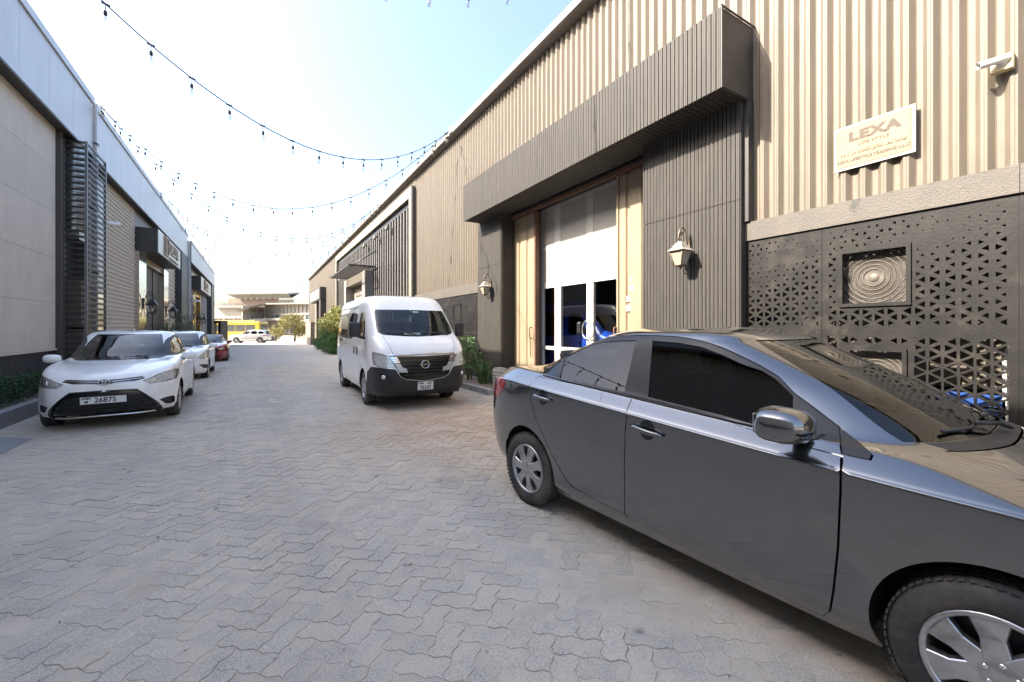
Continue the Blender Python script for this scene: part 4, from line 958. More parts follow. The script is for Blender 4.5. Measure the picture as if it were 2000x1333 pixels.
def shrub(name, label, cat, loc, blobs, n, size, m, seed, stems=5, group=None, aspect=0.5, rz=0):
    t = thing(name, label, cat, loc, rz, group); foliage(blobs, n, size, seed, aspect).build('foliage', m, t)
    rg = random.Random(seed); b = MB()
    for i in range(stems):
        q = blobs[i % len(blobs)]; tip = (q[0] + rg.uniform(-.5, .5) * q[3], q[1] + rg.uniform(-.5, .5) * q[4], q[2] + 0.3 * q[5]); x0, y0 = q[0] * 0.4 + rg.uniform(-.06, .06), q[1] * 0.4 + rg.uniform(-.06, .06)
        b.tube([(x0, y0, -0.05), ((x0 + tip[0]) / 2 + rg.uniform(-.05, .05), (y0 + tip[1]) / 2, tip[2] * 0.5), tip], [0.022, 0.015, 0.006], 6)
    b.build('stem', mat('shrub_stem', (0.13, 0.09, 0.06), 0.9), t); return t
LF_DARK = leaf_mat('leaf_dark', (0.022, 0.05, 0.02), (0.045, 0.095, 0.03))
LF_GREEN = leaf_mat('leaf_green', (0.035, 0.10, 0.022), (0.08, 0.17, 0.03))
LF_YEL = leaf_mat('leaf_yellow', (0.13, 0.18, 0.035), (0.32, 0.31, 0.08), (0.42, 0.16, 0.10))
LF_OLIVE = leaf_mat('leaf_olive', (0.17, 0.155, 0.04), (0.30, 0.25, 0.07))
LF_GREY = leaf_mat('leaf_grey', (0.10, 0.115, 0.07), (0.17, 0.175, 0.11))
LF_BLADE = leaf_mat('leaf_blade', (0.05, 0.115, 0.03), (0.12, 0.18, 0.05))
def LL(d, s, z): return LROT @ Vector((-d, s, z))
for i, (s, r, lb) in enumerate(((9.35, 0.42, 'nearest low dark shrub in the raised bed at the left edge'), (10.15, 0.45, 'second low dark shrub in the raised left bed'), (11.0, 0.46, 'third low dark shrub in the raised left bed'), (11.9, 0.45, 'low dark shrub behind the white car bonnet'), (12.9, 0.45, 'last low dark shrub behind the white car'))):
    shrub('shrub', lb, 'shrub', LL(3.86, s, 0.19), [(0, 0, 0.20, r, r * 1.05, 0.27), (0.1, 0.2, 0.26, r * 0.6, r * 0.6, 0.22), (-0.1, -0.2, 0.24, r * .6, r * .6, .2)], 2600, 0.045, LF_DARK, 20 + i, 4, 'low shrubs in the left bed')
shrub('flowering_shrub', 'tall yellow green flowering shrub beyond the white van', 'shrub', (4.55, 30.2, gz(30)), [(0, 0, 2.35, 0.75, 1.5, 0.75), (-0.2, -1.2, 2.0, 0.7, 1.1, 0.6), (-0.1, 1.3, 2.1, 0.7, 1.2, 0.75), (0, 0.3, 1.7, 0.7, 1.6, 0.6), (-0.25, -0.5, 2.8, 0.4, 0.7, 0.45)], 5200, 0.15, LF_YEL, 31, 9)
shrub('flowering_shrub', 'second tall flowering shrub farther along the right kerb', 'shrub', (4.7, 34.5, gz(34.5)), [(0, 0, 2.2, 0.8, 1.6, 0.8), (-0.2, 1.4, 1.9, 0.8, 1.2, 0.8), (-0.2, -1.3, 1.8, 0.8, 1.2, 0.8), (-.1, 0, 1.2, .8, 2.0, .9)], 5200, 0.16, LF_YEL, 36, 8)
shrub('shrub', 'tall green shrub row below the second flowering shrub', 'shrub', (4.45, 35.5, gz(35)), [(-.1, -1.4, .7, .7, 1.5, .8), (-.1, .8, .7, .7, 1.6, .8)], 4200, 0.13, LF_GREEN, 37, 6)
shrub('shrub', 'dense bright green shrub under the flowering one', 'shrub', (4.25, 30.2, gz(30)), [(-0.05, -1.2, 0.7, 0.65, 1.3, 0.8), (-0.1, 0.6, 0.8, 0.7, 1.4, 0.85), (-0.2, -0.2, 0.5, 0.7, 1.6, 0.6), (0, 2.2, 0.7, 0.6, 1.2, 0.75)], 5200, 0.12, LF_GREEN, 32, 6)
shrub('shrub', 'small green shrub at the far end of the right kerb', 'shrub', (4.5, 38.5, gz(38)), [(0, 0, 0.55, 0.6, 1.2, 0.55), (0, 1.4, 0.5, 0.6, 1.1, 0.5)], 2200, 0.12, LF_GREEN, 33, 5)
def blades(name, label, loc, n, h, spread, m, seed, w=0.03, z0=0.0):
    t = thing(name, label, 'plant', loc); rg = random.Random(seed); b = MB()
    for i in range(n):
        a = rg.uniform(0, 2 * math.pi); l = h * rg.uniform(0.55, 1.1); sp = spread * rg.uniform(0.15, 1.0); x0, y0 = rg.uniform(-.10, .10), rg.uniform(-.16, .16)
        d = Vector((math.cos(a), math.sin(a), 0)); sd = Vector((-d.y, d.x, 0)); pts = []
        for k in range(5):
            u = k / 4; p = Vector((x0, y0, 0)) + d * sp * u ** 1.6 + Vector((0, 0, l * (u - 0.18 * u * u))); ww = w * (1 - u) ** 0.7 * (0.6 + u) + 0.002; pts += [p - sd * ww / 2, p + sd * ww / 2]
        b.add(pts, [(2 * k, 2 * k + 1, 2 * k + 3, 2 * k + 2) for k in range(4)])
    b.build('blade', m, t)['kind'] = 'stuff'; return t
blades('spiky_plant', 'clump of long green blades at the foot of the lantern pilaster', (5.0, 9.7, 0.06), 70, 0.75, 0.45, LF_BLADE, 5, 0.035)
blades('spiky_plant', 'shorter clump of blades close to the grey car boot', (5.02, 9.0, 0.06), 40, 0.5, 0.35, LF_BLADE, 6, 0.03)
shrub('shrub', 'thin leafy shrub between the van and the dark pilaster', 'shrub', (5.05, 10.6, 0.06), [(0, 0, 0.65, 0.28, 0.5, 0.5), (0, 0.2, 1.0, 0.2, 0.35, 0.3)], 900, 0.07, LF_GREEN, 41, 5)
shrub('potted_bush', 'bushy grey green plant in front of the ribbed panel by the left portal', 'plant', LL(3.75, 33.2, gz(33)), [(0, 0, 1.7, 0.7, 1.2, 1.1), (0.1, -0.6, 1.3, 0.6, 1.0, 1.0), (0, 0.7, 1.2, 0.6, 1.0, 1.0)], 2600, 0.17, LF_GREY, 42, 8, aspect=0.2)
blades('spiky_plant', 'dark feathery plant at the left portal doorway', LL(3.9, 27.6, gz(27.6)), 60, 2.3, 1.1, LF_DARK, 8, 0.09)
blades('spiky_plant', 'second dark feathery plant at the left portal doorway', LL(3.9, 29.3, gz(29.3)), 60, 2.2, 1.1, LF_DARK, 9, 0.09)

# ------------------------------------------------------------------ beyond the alley
M_FARW = mat('far_white_wall', (0.27, 0.25, 0.215), 0.8, col2=(0.24, 0.222, 0.19), scale=0.6)
M_FARG = mat('far_glass', (0.10, 0.12, 0.14), 0.12, 0.0, 0.8); M_FARB = mat('far_blue_glass', (0.04, 0.09, 0.12), 0.1, 0, 0.9)
M_FARS = mat('far_stone', (0.17, 0.137, 0.105), 0.85, col2=(0.15, 0.12, 0.095), scale=0.8); M_FARM = mat('far_metal', (0.14, 0.135, 0.125), 0.5)
M_LITE = mat('far_light_panel', (0.24, 0.225, 0.195), 0.5, col2=(0.20, 0.19, 0.17), scale=0.5)
GZ = -0.66
def facade(par, A, B, z0, z1, nx, rows, wall_m, pane_m, depth=0.4, mull=0.12, name='window'):
    """storey bands and individual panes on the line A-B; rows = [(z0, z1), ...]"""
    A, B = Vector((*A, 0)), Vector((*B, 0)); d = (B - A); L = d.length; d.normalize(); n = Vector((d.y, -d.x, 0))
    M = Matrix((d, n, Vector((0, 0, 1)))).transposed().to_4x4(); M.translation = A
    zz = [z0] + [q for r in rows for q in r] + [z1]
    b = MB()
    for i in range(0, len(zz), 2):
        if zz[i + 1] - zz[i] > 0.02: b.box(0, L, -depth, 0, zz[i], zz[i + 1])
    b.build('wall', wall_m, par, True, M)
    for (a, c) in rows:
        w = L / nx
        for i in range(nx):
            pn = MB().box(i * w + mull / 2, (i + 1) * w - mull / 2, -0.28, -0.22, a, c).build(name, pane_m(i, a) if callable(pane_m) else pane_m, par, True, M)
        b = MB()
        for i in range(nx + 1): b.box(max(0, i * w - mull / 2), min(L, i * w + mull / 2), -0.30, -0.02, a, c)
        b.build('mullion', wall_m, par, True, M)
    return M
P = lambda x, y, Z: at_depth(x, y, Z)
# white building with sweeping roof
wb = thing('office_building', 'white two storey glazed building with sweeping curved roof edge', 'building', (2, 118, GZ))
A = P(474, 640, 92); Bm = P(517, 640, 98); C = P(605, 640, 92)
A2, B2, C2 = (A.x, A.y), (Bm.x, Bm.y), (C.x, C.y)
def pm(i, a): return M_FARB if (i % 4 == 3 and a < 4.5) else M_LITE
facade(wb, A2, B2, GZ, 6.3, 8, [(0.2, 2.0), (2.9, 4.2), (4.5, 5.9)], M_FARW, pm)
facade(wb, B2, C2, GZ, 6.9, 12, [(0.2, 2.0), (2.9, 4.4), (4.8, 6.7)], M_FARW, pm)
b = MB()
pa, pb, pc = P(463, 609, 88), P(518, 595, 95), P(610, 594, 90)
rp_ = [pa, pa.lerp(pb, 0.5) + Vector((0, 0, 0.25)), pb, pb.lerp(pc, 0.5), pc]
bk = [q + Vector((1.5, 9, 0.3)) for q in rp_]
vs = []
for q, k in zip(rp_, bk): vs += [q, q + Vector((0, 0, 0.28)), k + Vector((0, 0, 0.5)), k]
b.add(vs, [f for i in range(4) for f in ((4 * i, 4 * i + 4, 4 * i + 5, 4 * i + 1), (4 * i + 1, 4 * i + 5, 4 * i + 6, 4 * i + 2), (4 * i, 4 * i + 3, 4 * i + 7, 4 * i + 4))] + [(0, 1, 2, 3), (16, 19, 18, 17)])
b.build('roof_edge', mat('far_roof_edge', (0.24, 0.20, 0.155), 0.7), wb, True)
pa, pb, pc = P(487, 628, 90), P(530, 626, 94), P(610, 629, 89); b = MB(); vs = []
for q in (pa, pb, pc): vs += [q, q + Vector((0, 0, 0.5)), q + Vector((1, 5, 0.5)), q + Vector((1, 5, 0))]
b.add(vs, [f for i in range(2) for f in ((4 * i, 4 * i + 4, 4 * i + 5, 4 * i + 1), (4 * i + 1, 4 * i + 5, 4 * i + 6, 4 * i + 2), (4 * i, 4 * i + 3, 4 * i + 7, 4 * i + 4))] + [(0, 1, 2, 3), (8, 11, 10, 9)])
b.build('canopy_band', M_FARW, wb, True)
# lettering too small to read: dark strokes along the fascia
b = MB(); dd = (Bm - A).normalized(); nn = Vector((dd.y, -dd.x, 0))
for i in range(9):
    if i == 4: continue
    c = A + dd * (2.1 + i * 0.42) + nn * 0.12; h = 0.55 if i % 3 else 0.8; M = frame_mat((c.x, c.y, 5.15), dd, (0, 0, 1)); b.box(-0.12, 0.12, 0, h, 0, 0.06, M)
b.build('lettering', mat('far_letters', (0.16, 0.10, 0.05), 0.6), wb, True)
# low white building to its left
lb_ = thing('low_building', 'low white building with brown shutters left of the curved roof', 'building', (-5, 116, GZ))
a, c = P(418, 640, 100), P(477, 640, 98); facade(lb_, (a.x, a.y), (c.x, c.y), GZ, 6.2, 3, [(1.9, 3.7)], M_FARW, M_FARS, mull=0.2)
b = MB(); q0, q1 = P(418, 601, 99), P(478, 601, 97); b.box(0, (q1 - q0).length, -0.5, 2, 0, 0.35, frame_mat(q0, (q1 - q0).normalized(), Vector((0, 0, 1)).cross((q1 - q0).normalized()))); b.build('parapet', M_FARW, lb_, True)
# tall stone building behind
tb = thing('stone_building', 'taller brown stone building with overhanging flat roof in the distance', 'building', (0, 165, GZ))
a, c = P(446, 640, 150), P(543, 640, 146)
facade(tb, (a.x, a.y), (c.x, c.y), GZ, 12.0, 14, [(5.6, 8.4)], M_FARS, M_FARB, mull=0.15)
q0, q1 = P(441, 574, 146), P(563, 578, 138); dxy = (q1 - q0); dxy.z = 0; L_ = dxy.length; dxy.normalize()
Mr = frame_mat((q0.x, q0.y, 13.2), dxy, Vector((0, 0, 1)).cross(dxy))
b = MB(); b.add([Mr @ Vector(p) for p in [(0, 0, 0), (L_, 0, -0.4), (L_ - .2, 5, 0), (.2, 5, 0), (0, 0, 0.35), (L_, 0, -0.05), (L_ - .2, 5, 0.4), (.2, 5, 0.4), (1.6, 3, -1.3), (L_ - 1.6, 3, -1.6)]],
      [(0, 1, 5, 4), (4, 5, 6, 7), (0, 8, 9, 1), (0, 4, 7, 3), (1, 2, 6, 5), (8, 3, 2, 9)]); b.build('roof', M_FARM, tb, True)
for i in range(9):
    x = 2.0 + i * (L_ - 4) / 8.6; MB().box(x, x + 1.5, 2.9, 3.1, -1.7, -0.25, Mr).build('clerestory_pane', M_LITE, tb, True)
a2, c2 = P(543, 640, 144), P(572, 640, 142); facade(tb, (a2.x, a2.y), (c2.x, c2.y), GZ, 11.2, 6, [(6.5, 8.4), (8.7, 10.6)], M_FARM, M_LITE)
a3, c3 = P(572, 640, 142), P(605, 640, 140); facade(tb, (a3.x, a3.y), (c3.x, c3.y), GZ, 9.6, 6, [(5.5, 7.2), (7.5, 9.2)], M_FARM, M_LITE)
b = MB(); q0, q1 = P(434, 600, 130), P(476, 600, 128); dq = (q1 - q0); dq.z = 0; n_ = dq.length; dq.normalize()
for i in range(10): p = q0 + dq * (n_ * i / 9); b.tube([p + Vector((0, 0, -0.2)), p + Vector((0, 0, 1.2))], 0.05, 5)
for z in (0.3, 0.75, 1.2): b.tube([q0 + Vector((0, 0, z)), q1 + Vector((0, 0, z))], 0.05, 5)
b.build('terrace_rail', M_BLACK, tb, True)
# boundary wall and rail across the road
w0, w1 = P(500, 657, 78), P(640, 657, 62)
t = thing('boundary_wall', 'low pale wall with dark rail across the far road', 'wall', (w0.x, w0.y, GZ)); d_ = (w1 - w0); d_.z = 0; ll = d_.length; d_.normalize(); Mw = frame_mat((w0.x, w0.y, GZ), d_, Vector((0, 0, 1)).cross(d_))
MB().box(0, ll, 0, 0.25, 0, 0.85, Mw).build('wall_body', M_LITE, t, True)
b = MB(); b.tube([Mw @ Vector((0, 0.12, 1.15)), Mw @ Vector((ll, 0.12, 1.15))], 0.05, 6)
for i in range(12): b.tube([Mw @ Vector((ll * i / 11, 0.12, 0.8)), Mw @ Vector((ll * i / 11, 0.12, 1.15))], 0.04, 6)
b.build('rail', M_BLACK, t, True)
# olive tree
def tree(name, label, loc, h, rad, m, seed, n=5200, leaf=0.16):
    t = thing(name, label, 'tree', loc); rg = random.Random(seed); b = MB(); blobs = []
    b.tube([(0, 0, -0.1), (0.05, 0.02, h * 0.25), (0.0, 0.05, h * 0.45)], [0.16, 0.12, 0.08], 8)
    for i in range(11):
        a = 2 * math.pi * i / 11 + rg.uniform(-.3, .3); rr = rad * rg.uniform(0.35, 0.85); z = h * rg.uniform(0.28, 0.84)
        tip = (rr * math.cos(a), rr * math.sin(a), z); b.tube([(0, 0, h * rg.uniform(0.2, 0.4)), (tip[0] * .5, tip[1] * .5, z * 0.72), tip], [0.07, 0.05, 0.02], 6)
        blobs.append((tip[0], tip[1], z, rad * rg.uniform(.3, .5), rad * rg.uniform(.3, .5), h * rg.uniform(.12, .2)))
    b.build('trunk', mat('bark', (0.16, 0.12, 0.085), 0.9, col2=(0.10, 0.08, 0.06), scale=8, bump=0.6), t); foliage(blobs, n, leaf, seed, 0.45, 0.3).build('crown', m, t); return t
tree('olive_tree', 'round yellow green tree beside the far end of the right wall', (4.4, 71, GZ), 4.5, 2.5, LF_OLIVE, 3, 9000, 0.2)
tree('olive_tree', 'small sparse tree left of the round yellow green tree', (1.9, 72, GZ), 2.9, 1.2, LF_OLIVE, 4, 1800)
# dark kiosk
k0, k1 = P(406, 626, 50), P(431, 626, 49.6)
t = thing('kiosk', 'black glazed kiosk at the end of the left row', 'kiosk', (k0.x, k0.y, -0.576)); d_ = (k1 - k0); d_.z = 0; ll = d_.length; d_.normalize(); Mk = frame_mat((k0.x, k0.y, -0.576), d_, Vector((0, 0, 1)).cross(d_))
MB().box(0, ll, 0, 0.95, 2.65, 2.95, Mk).box(0, ll, 0, 0.95, 0, 0.5, Mk).box(0, 0.25, 0, 0.95, 0.5, 2.65, Mk).box(ll * 0.8, ll, 0, 0.95, 0.5, 2.65, Mk).build('kiosk_body', M_BLACK, t, True)
MB().add([Mk @ Vector(q) for q in [(0.25, 0.05, 0.5), (ll * 0.8, 0.05, 0.5), (ll * 0.8, 0.05, 2.65), (0.25, 0.05, 2.65)]], [(0, 1, 2, 3)]).build('pane', G_LANT, t, True)
MB().box(0.3, 0.9, 0.4, 0.8, 0.5, 1.4, Mk).build('yellow_reflection', mat('kiosk_reflection', (0.5, 0.42, 0.05), 0.5), t, True)  # yellow reflection on the dark kiosk, put in as a coloured block
# ------------------------------------------------------------------ vehicle bodies: one smooth surface P(phi, v)
# phi runs round the plan outline (0 = nose, 90 = left flank, 180 = tail), v climbs through the levels from sill to roof
def pchip(xs, ys):
    xs = np.asarray(xs, float); ys = np.asarray(ys, float); h = np.diff(xs); d = np.diff(ys) / h; n = len(xs); m = np.zeros(n)
    for i in range(1, n - 1):
        if d[i - 1] * d[i] > 0:
            w1 = 2 * h[i] + h[i - 1]; w2 = h[i] + 2 * h[i - 1]; m[i] = (w1 + w2) / (w1 / d[i - 1] + w2 / d[i])
    m[0] = d[0]; m[-1] = d[-1]
    def f(x):
        x = np.clip(x, xs[0], xs[-1]); i = np.clip(np.searchsorted(xs, x, 'right') - 1, 0, n - 2); t = (x - xs[i]) / h[i]
        return ys[i] * (1 + 2 * t) * (1 - t) ** 2 + m[i] * h[i] * t * (1 - t) ** 2 + ys[i + 1] * t * t * (3 - 2 * t) + m[i + 1] * h[i] * t * t * (t - 1)
    return f
class Shell:
    """levels: rows (xf, zf, xr, zr, w, zs, slope, nf, nr)"""
    def __init__(s, levels, xm=0.0, fa=(24, 56), ra=(24, 56), bulge=None):
        L = np.array(levels, float); s.n = len(L); v = np.arange(s.n); s.c = [pchip(v, L[:, k]) for k in range(L.shape[1])]; s.xm = xm; s.fa = fa; s.ra = ra; s.bulge = bulge
        ph = np.radians(np.linspace(0, 180, 241)); vv = np.linspace(0, s.n - 1, 40 * (s.n - 1) + 1); s.gp, s.gv = [a.ravel() for a in np.meshgrid(ph, vv)]; s.gP = s.P(s.gp, s.gv)
    def P(s, ph, v):
        ph = np.asarray(ph, float); v = np.asarray(v, float)
        xf, zf, xr, zr, w, zs, sl, nf, nr = [f(v) for f in s.c]
        c, sn = np.cos(ph), np.sin(ph); n = np.where(c > 0, nf, nr); r = (np.abs(c) ** n + np.abs(sn) ** n) ** (-1 / n)
        x = s.xm + c * r * np.where(c > 0, xf - s.xm, s.xm - xr); y = sn * r * w
        a = np.degrees(np.arccos(np.clip(np.abs(c), 0, 1))); lo = np.where(c > 0, s.fa[0], s.ra[0]); hi = np.where(c > 0, s.fa[1], s.ra[1])
        t = np.clip((a - lo) / (hi - lo), 0, 1); t = t * t * (3 - 2 * t)
        z = np.where(c > 0, zf, zr) * (1 - t) + (zs + sl * x) * t
        P = np.stack([x, y, z], -1)
        if s.bulge: P = s.bulge(P)
        return P
    def N(s, ph, v):
        e = 1e-3; v = np.asarray(v, float)
        a = s.P(ph + e, v) - s.P(ph - e, v); b = s.P(ph, np.minimum(v + e, s.n - 1)) - s.P(ph, np.maximum(v - e, 0)); n = np.cross(a, b)
        l = np.linalg.norm(n, axis=-1, keepdims=True); n = n / np.maximum(l, 1e-12); return n
    def inv(s, pts, axes, prange, vrange=None):
        """(phi, v) whose projection on two axes hits pts; prange in degrees, may be negative for the right flank"""
        sg = 1.0
        if prange[0] < -1 and prange[1] < 0: sg = -1.0
        lo, hi = sorted((abs(R(prange[0])), abs(R(prange[1])))) if sg < 0 else (R(prange[0]), R(prange[1]))
        vr = vrange or (0, s.n - 1)
        pts = np.asarray(pts, float); out = np.zeros((len(pts), 2))
        two = lo < 0                                         # front or rear band spanning both flanks
        if lo < 0 or hi > math.pi: ph = np.linspace(lo, hi, 181); vv = np.linspace(vr[0], vr[1], 160); gp, gv = [a.ravel() for a in np.meshgrid(ph, vv)]; gP = s.P(gp, gv)
        else:
            k = (s.gp >= lo - 1e-6) & (s.gp <= hi + 1e-6) & (s.gv >= vr[0]) & (s.gv <= vr[1]); gp, gv, gP = s.gp[k], s.gv[k], s.gP[k]
        G = gP[:, axes]
        if sg < 0 and 1 in axes: G = G * np.where(np.array(axes) == 1, -1, 1)
        for i, p in enumerate(pts):
            q = np.argmin(((G - p) ** 2).sum(1)); out[i] = gp[q], gv[q]
        ph, v = out[:, 0], out[:, 1]
        tgt = pts
        for it in range(12):
            f = s.P(ph, v)[:, axes]
            if sg < 0 and 1 in axes: f = f * np.where(np.array(axes) == 1, -1, 1)
            e = 1e-4
            def D(a, b):
                g = s.P(a, b)[:, axes]
                if sg < 0 and 1 in axes: g = g * np.where(np.array(axes) == 1, -1, 1)
                return g
            Jp = (D(ph + e, v) - f) / e; Jv = (D(ph, np.where(v + e > s.n - 1, v - e, v + e)) - f) / np.where(v + e > s.n - 1, -e, e)[:, None]
            r = tgt - f; det = Jp[:, 0] * Jv[:, 1] - Jp[:, 1] * Jv[:, 0]; det = np.where(np.abs(det) < 1e-9, 1e-9, det)
            dp = (r[:, 0] * Jv[:, 1] - r[:, 1] * Jv[:, 0]) / det; dv = (Jp[:, 0] * r[:, 1] - Jp[:, 1] * r[:, 0]) / det
            ph = np.clip(ph + np.clip(dp, -0.05, 0.05), lo, hi); v = np.clip(v + np.clip(dv, -0.2, 0.2), vr[0], vr[1])
        ph = ph * sg
        return np.stack([ph, v], 1)
    def side(s, pts, sg, rng=(32, 148), vr=None): return s.inv(pts, [0, 2], rng if sg > 0 else (-rng[0], -rng[1]), vr)
    def front(s, pts, rng=(-72, 72), vr=None): return s.inv(pts, [1, 2], rng, vr)
    def rear(s, pts, rng=(110, 250), vr=None): return s.inv(pts, [1, 2], rng, vr)
    def pix(s, pts, pose, prange, vr=None):
        """(phi, v) under photograph pixels for a vehicle standing at pose"""
        vr = vr or (0, s.n - 1); lo, hi = R(prange[0]), R(prange[1]); A = np.array(pose); ct, st = math.cos(TH), math.sin(TH)
        def pj(a, b):
            w = s.P(a, b) @ A[:3, :3].T + A[:3, 3]; xc = ct * w[..., 0] - st * w[..., 1]; zc = st * w[..., 0] + ct * w[..., 1]; zc = np.maximum(zc, 0.2)
            return np.stack([CX + FPX * xc / zc, HY - FPX * (w[..., 2] - EYE) / zc], -1)
        gp, gv = [a.ravel() for a in np.meshgrid(np.linspace(lo, hi, 200), np.linspace(vr[0], vr[1], 220))]; G = pj(gp, gv); pts = np.asarray(pts, float)
        q = np.array([np.argmin(((G - p) ** 2).sum(1)) for p in pts]); ph, v = gp[q].copy(), gv[q].copy(); e = 1e-4
        for _ in range(10):
            f = pj(ph, v); b = np.where(v + e > vr[1], -e, e); Jp = (pj(ph + e, v) - f) / e; Jv = (pj(ph, v + b) - f) / b[:, None]; r = pts - f
            det = Jp[:, 0] * Jv[:, 1] - Jp[:, 1] * Jv[:, 0]; det = np.where(np.abs(det) < 1e-6, 1e-6, det)
            ph = np.clip(ph + np.clip((r[:, 0] * Jv[:, 1] - r[:, 1] * Jv[:, 0]) / det, -.03, .03), lo, hi); v = np.clip(v + np.clip((Jp[:, 0] * r[:, 1] - Jp[:, 1] * r[:, 0]) / det, -.12, .12), vr[0], vr[1])
        return np.stack([ph, v], 1)
    def top(s, pts, rng=(-75, 75), vr=None): return s.inv(pts, [0, 1], rng, vr)
SCL = np.array([2.0, 0.16])
def dens(poly, step=0.03, closed=True):
    out = []; n = len(poly)
    for i in range(n if closed else n - 1):
        a = np.array(poly[i], float); b = np.array(poly[(i + 1) % n], float); k = max(1, int(np.ceil(np.linalg.norm(b - a) / step)))
        out += [tuple(a + (b - a) * j / k) for j in range(k)]
    if not closed: out.append(tuple(poly[-1]))
    return out
def smooth_poly(poly, it=2, closed=True, keep=()):
    """corner cutting"""
    for _ in range(it):
        q = []; n = len(poly)
        for i in range(n):
            a, b = np.array(poly[i]), np.array(poly[(i + 1) % n]); q += [tuple(a * .75 + b * .25), tuple(a * .25 + b * .75)]
        poly = q
    return poly
def offset_poly(poly, d):
    """shrink (d > 0) or grow a polygon in its plane"""
    P = np.array(poly, float); A = 0.5 * np.sum(P[:, 0] * np.roll(P[:, 1], -1) - np.roll(P[:, 0], -1) * P[:, 1]); sg = 1 if A > 0 else -1
    e = np.roll(P, -1, 0) - P; e /= np.maximum(np.linalg.norm(e, axis=1, keepdims=True), 1e-9); n = np.stack([-e[:, 1], e[:, 0]], 1) * sg
    m = n + np.roll(n, 1, 0); m /= np.maximum((m ** 2).sum(1, keepdims=True) / 2, 0.35); return [tuple(q) for q in P + m * d]
def patch(S, outer, holes, m, name, parent, off=0.0, step=(0.030, 0.020), rim=0.012, mirror=False, flat=0.0):
    """trimmed piece of the shell; outer and holes are (phi, v) outlines"""
    o = np.asarray(outer, float) * SCL; hs = [np.asarray(h, float) * SCL for h in holes]
    Vp, T = cdt([tuple(p) for p in o], [[tuple(p) for p in h] for h in hs], step)
    q = Vp / SCL; P3 = S.P(q[:, 0], q[:, 1]); N3 = S.N(q[:, 0], q[:, 1]); P3 = P3 + N3 * off
    if len(T):
        a = P3[T]; fn = np.cross(a[:, 1] - a[:, 0], a[:, 2] - a[:, 0]); fl = (fn * N3[T].mean(1)).sum(1) < 0; T[fl] = T[fl][:, ::-1]
    if flat:
        N3 = N3 * (1 - flat) + N3.mean(0) * flat; N3[:, 2] *= 0.72; N3[:, 0] *= 0.35; N3 /= np.linalg.norm(N3, axis=1, keepdims=True)
    V = [P3]; Nn = [N3]; F = T.tolist(); k = len(P3)
    if rim:
        e = np.sort(np.concatenate([T[:, [0, 1]], T[:, [1, 2]], T[:, [2, 0]]]), 1); u, c = np.unique(e, axis=0, return_counts=True); be = u[c == 1]
        idx = np.unique(be); mp = {i: k + j for j, i in enumerate(idx)}
        V.append(P3[idx] - N3[idx] * rim); Nn.append(N3[idx])
        for i, j in be: F.append([int(i), int(j), mp[j], mp[i]])
    V = np.vstack(V); Nn = np.vstack(Nn)
    if mirror: V = V * np.array([1, -1, 1]); Nn = Nn * np.array([1, -1, 1]); F = [f[::-1] for f in F]
    me = bpy.data.meshes.new(name); me.from_pydata(V.tolist(), [], F); me.polygons.foreach_set('use_smooth', [True] * len(me.polygons))
    me.normals_split_custom_set_from_vertices(Nn.tolist())
    return link(name, me, m, parent)
def on(S, pv, off=0.0):
    pv = np.asarray(pv); return [Vector(p) for p in S.P(pv[:, 0], pv[:, 1]) + S.N(pv[:, 0], pv[:, 1]) * off]
def line_on(S, pv, r, m, name, parent, off=0.0, n=6): return MB().tube(on(S, pv, off), r, n).build(name, m, parent)
def pair(fn):
    for sg in (-1, 1): fn(sg)

# paints and trims
def paint(name, col, metal=0.0, rough=0.32, flake=0.0, dust=(0.30, 0.27, 0.23), damt=0.35):
    m = mat(name, col, rough, metal, 0.5, coat=1.0, coatr=0.035, dirt=tuple(c * (1 - damt) + d * damt for c, d in zip(col, dust)), dscale=2.2, dlo=0.45, dhi=0.85)
    return m
M_TYRE = mat('tyre_rubber', (0.018, 0.018, 0.019), 0.75, col2=(0.05, 0.047, 0.043), scale=5, bump=0.25, bscale=60, dirt=(0.11, 0.095, 0.08), dscale=3.0, dlo=0.5, dhi=0.75)
M_ALLOY = mat('alloy_silver', (0.50, 0.50, 0.51), 0.28, 0.85, col2=(0.40, 0.40, 0.41), scale=12, dirt=(0.26, 0.24, 0.21), dscale=6, dlo=0.5, dhi=0.8)
M_STEELD = mat('steel_dark', (0.02, 0.021, 0.024), 0.5, 0.4)
M_TRIM = mat('black_trim', (0.018, 0.018, 0.019), 0.45, col2=(0.028, 0.027, 0.027), scale=10)
M_GLOSSB = mat('gloss_black', (0.008, 0.008, 0.009), 0.12, spec=0.6)
M_UNDER = mat('underbody', (0.008, 0.008, 0.008), 0.9)
M_BUMPB = mat('textured_bumper', (0.014, 0.0145, 0.016), 0.5, col2=(0.02, 0.021, 0.023), scale=60, bump=0.1, bscale=300)
M_SEAT = mat('seat_fabric', (0.045, 0.045, 0.048), 0.9); M_DASH = mat('dashboard', (0.03, 0.03, 0.032), 0.7); M_SEATL = mat('seat_light', (0.30, 0.28, 0.25), 0.9)
G_TINT = glass('tinted_glass', (0.12, 0.13, 0.135), 1.48); G_CLEAR = glass('car_glass', (0.62, 0.70, 0.68), 1.52); G_MID = glass('windscreen_glass', (0.34, 0.38, 0.38), 1.52)
G_LENS = glass('lamp_lens', (0.93, 0.93, 0.92), 1.45); M_BOWL = mat('lamp_bowl', (0.85, 0.85, 0.85), 0.3, 0.4, col2=(0.55, 0.55, 0.56), scale=30, lo=0.4, hi=0.6)
M_RED = mat('tail_red', (0.30, 0.006, 0.008), 0.12, coat=1.0); M_AMBER = mat('amber_lens', (0.50, 0.16, 0.02), 0.2, coat=1.0)
M_PLATE = mat('plate_white', (0.70, 0.69, 0.66), 0.4); M_INK = mat('plate_ink', (0.01, 0.01, 0.012), 0.5)

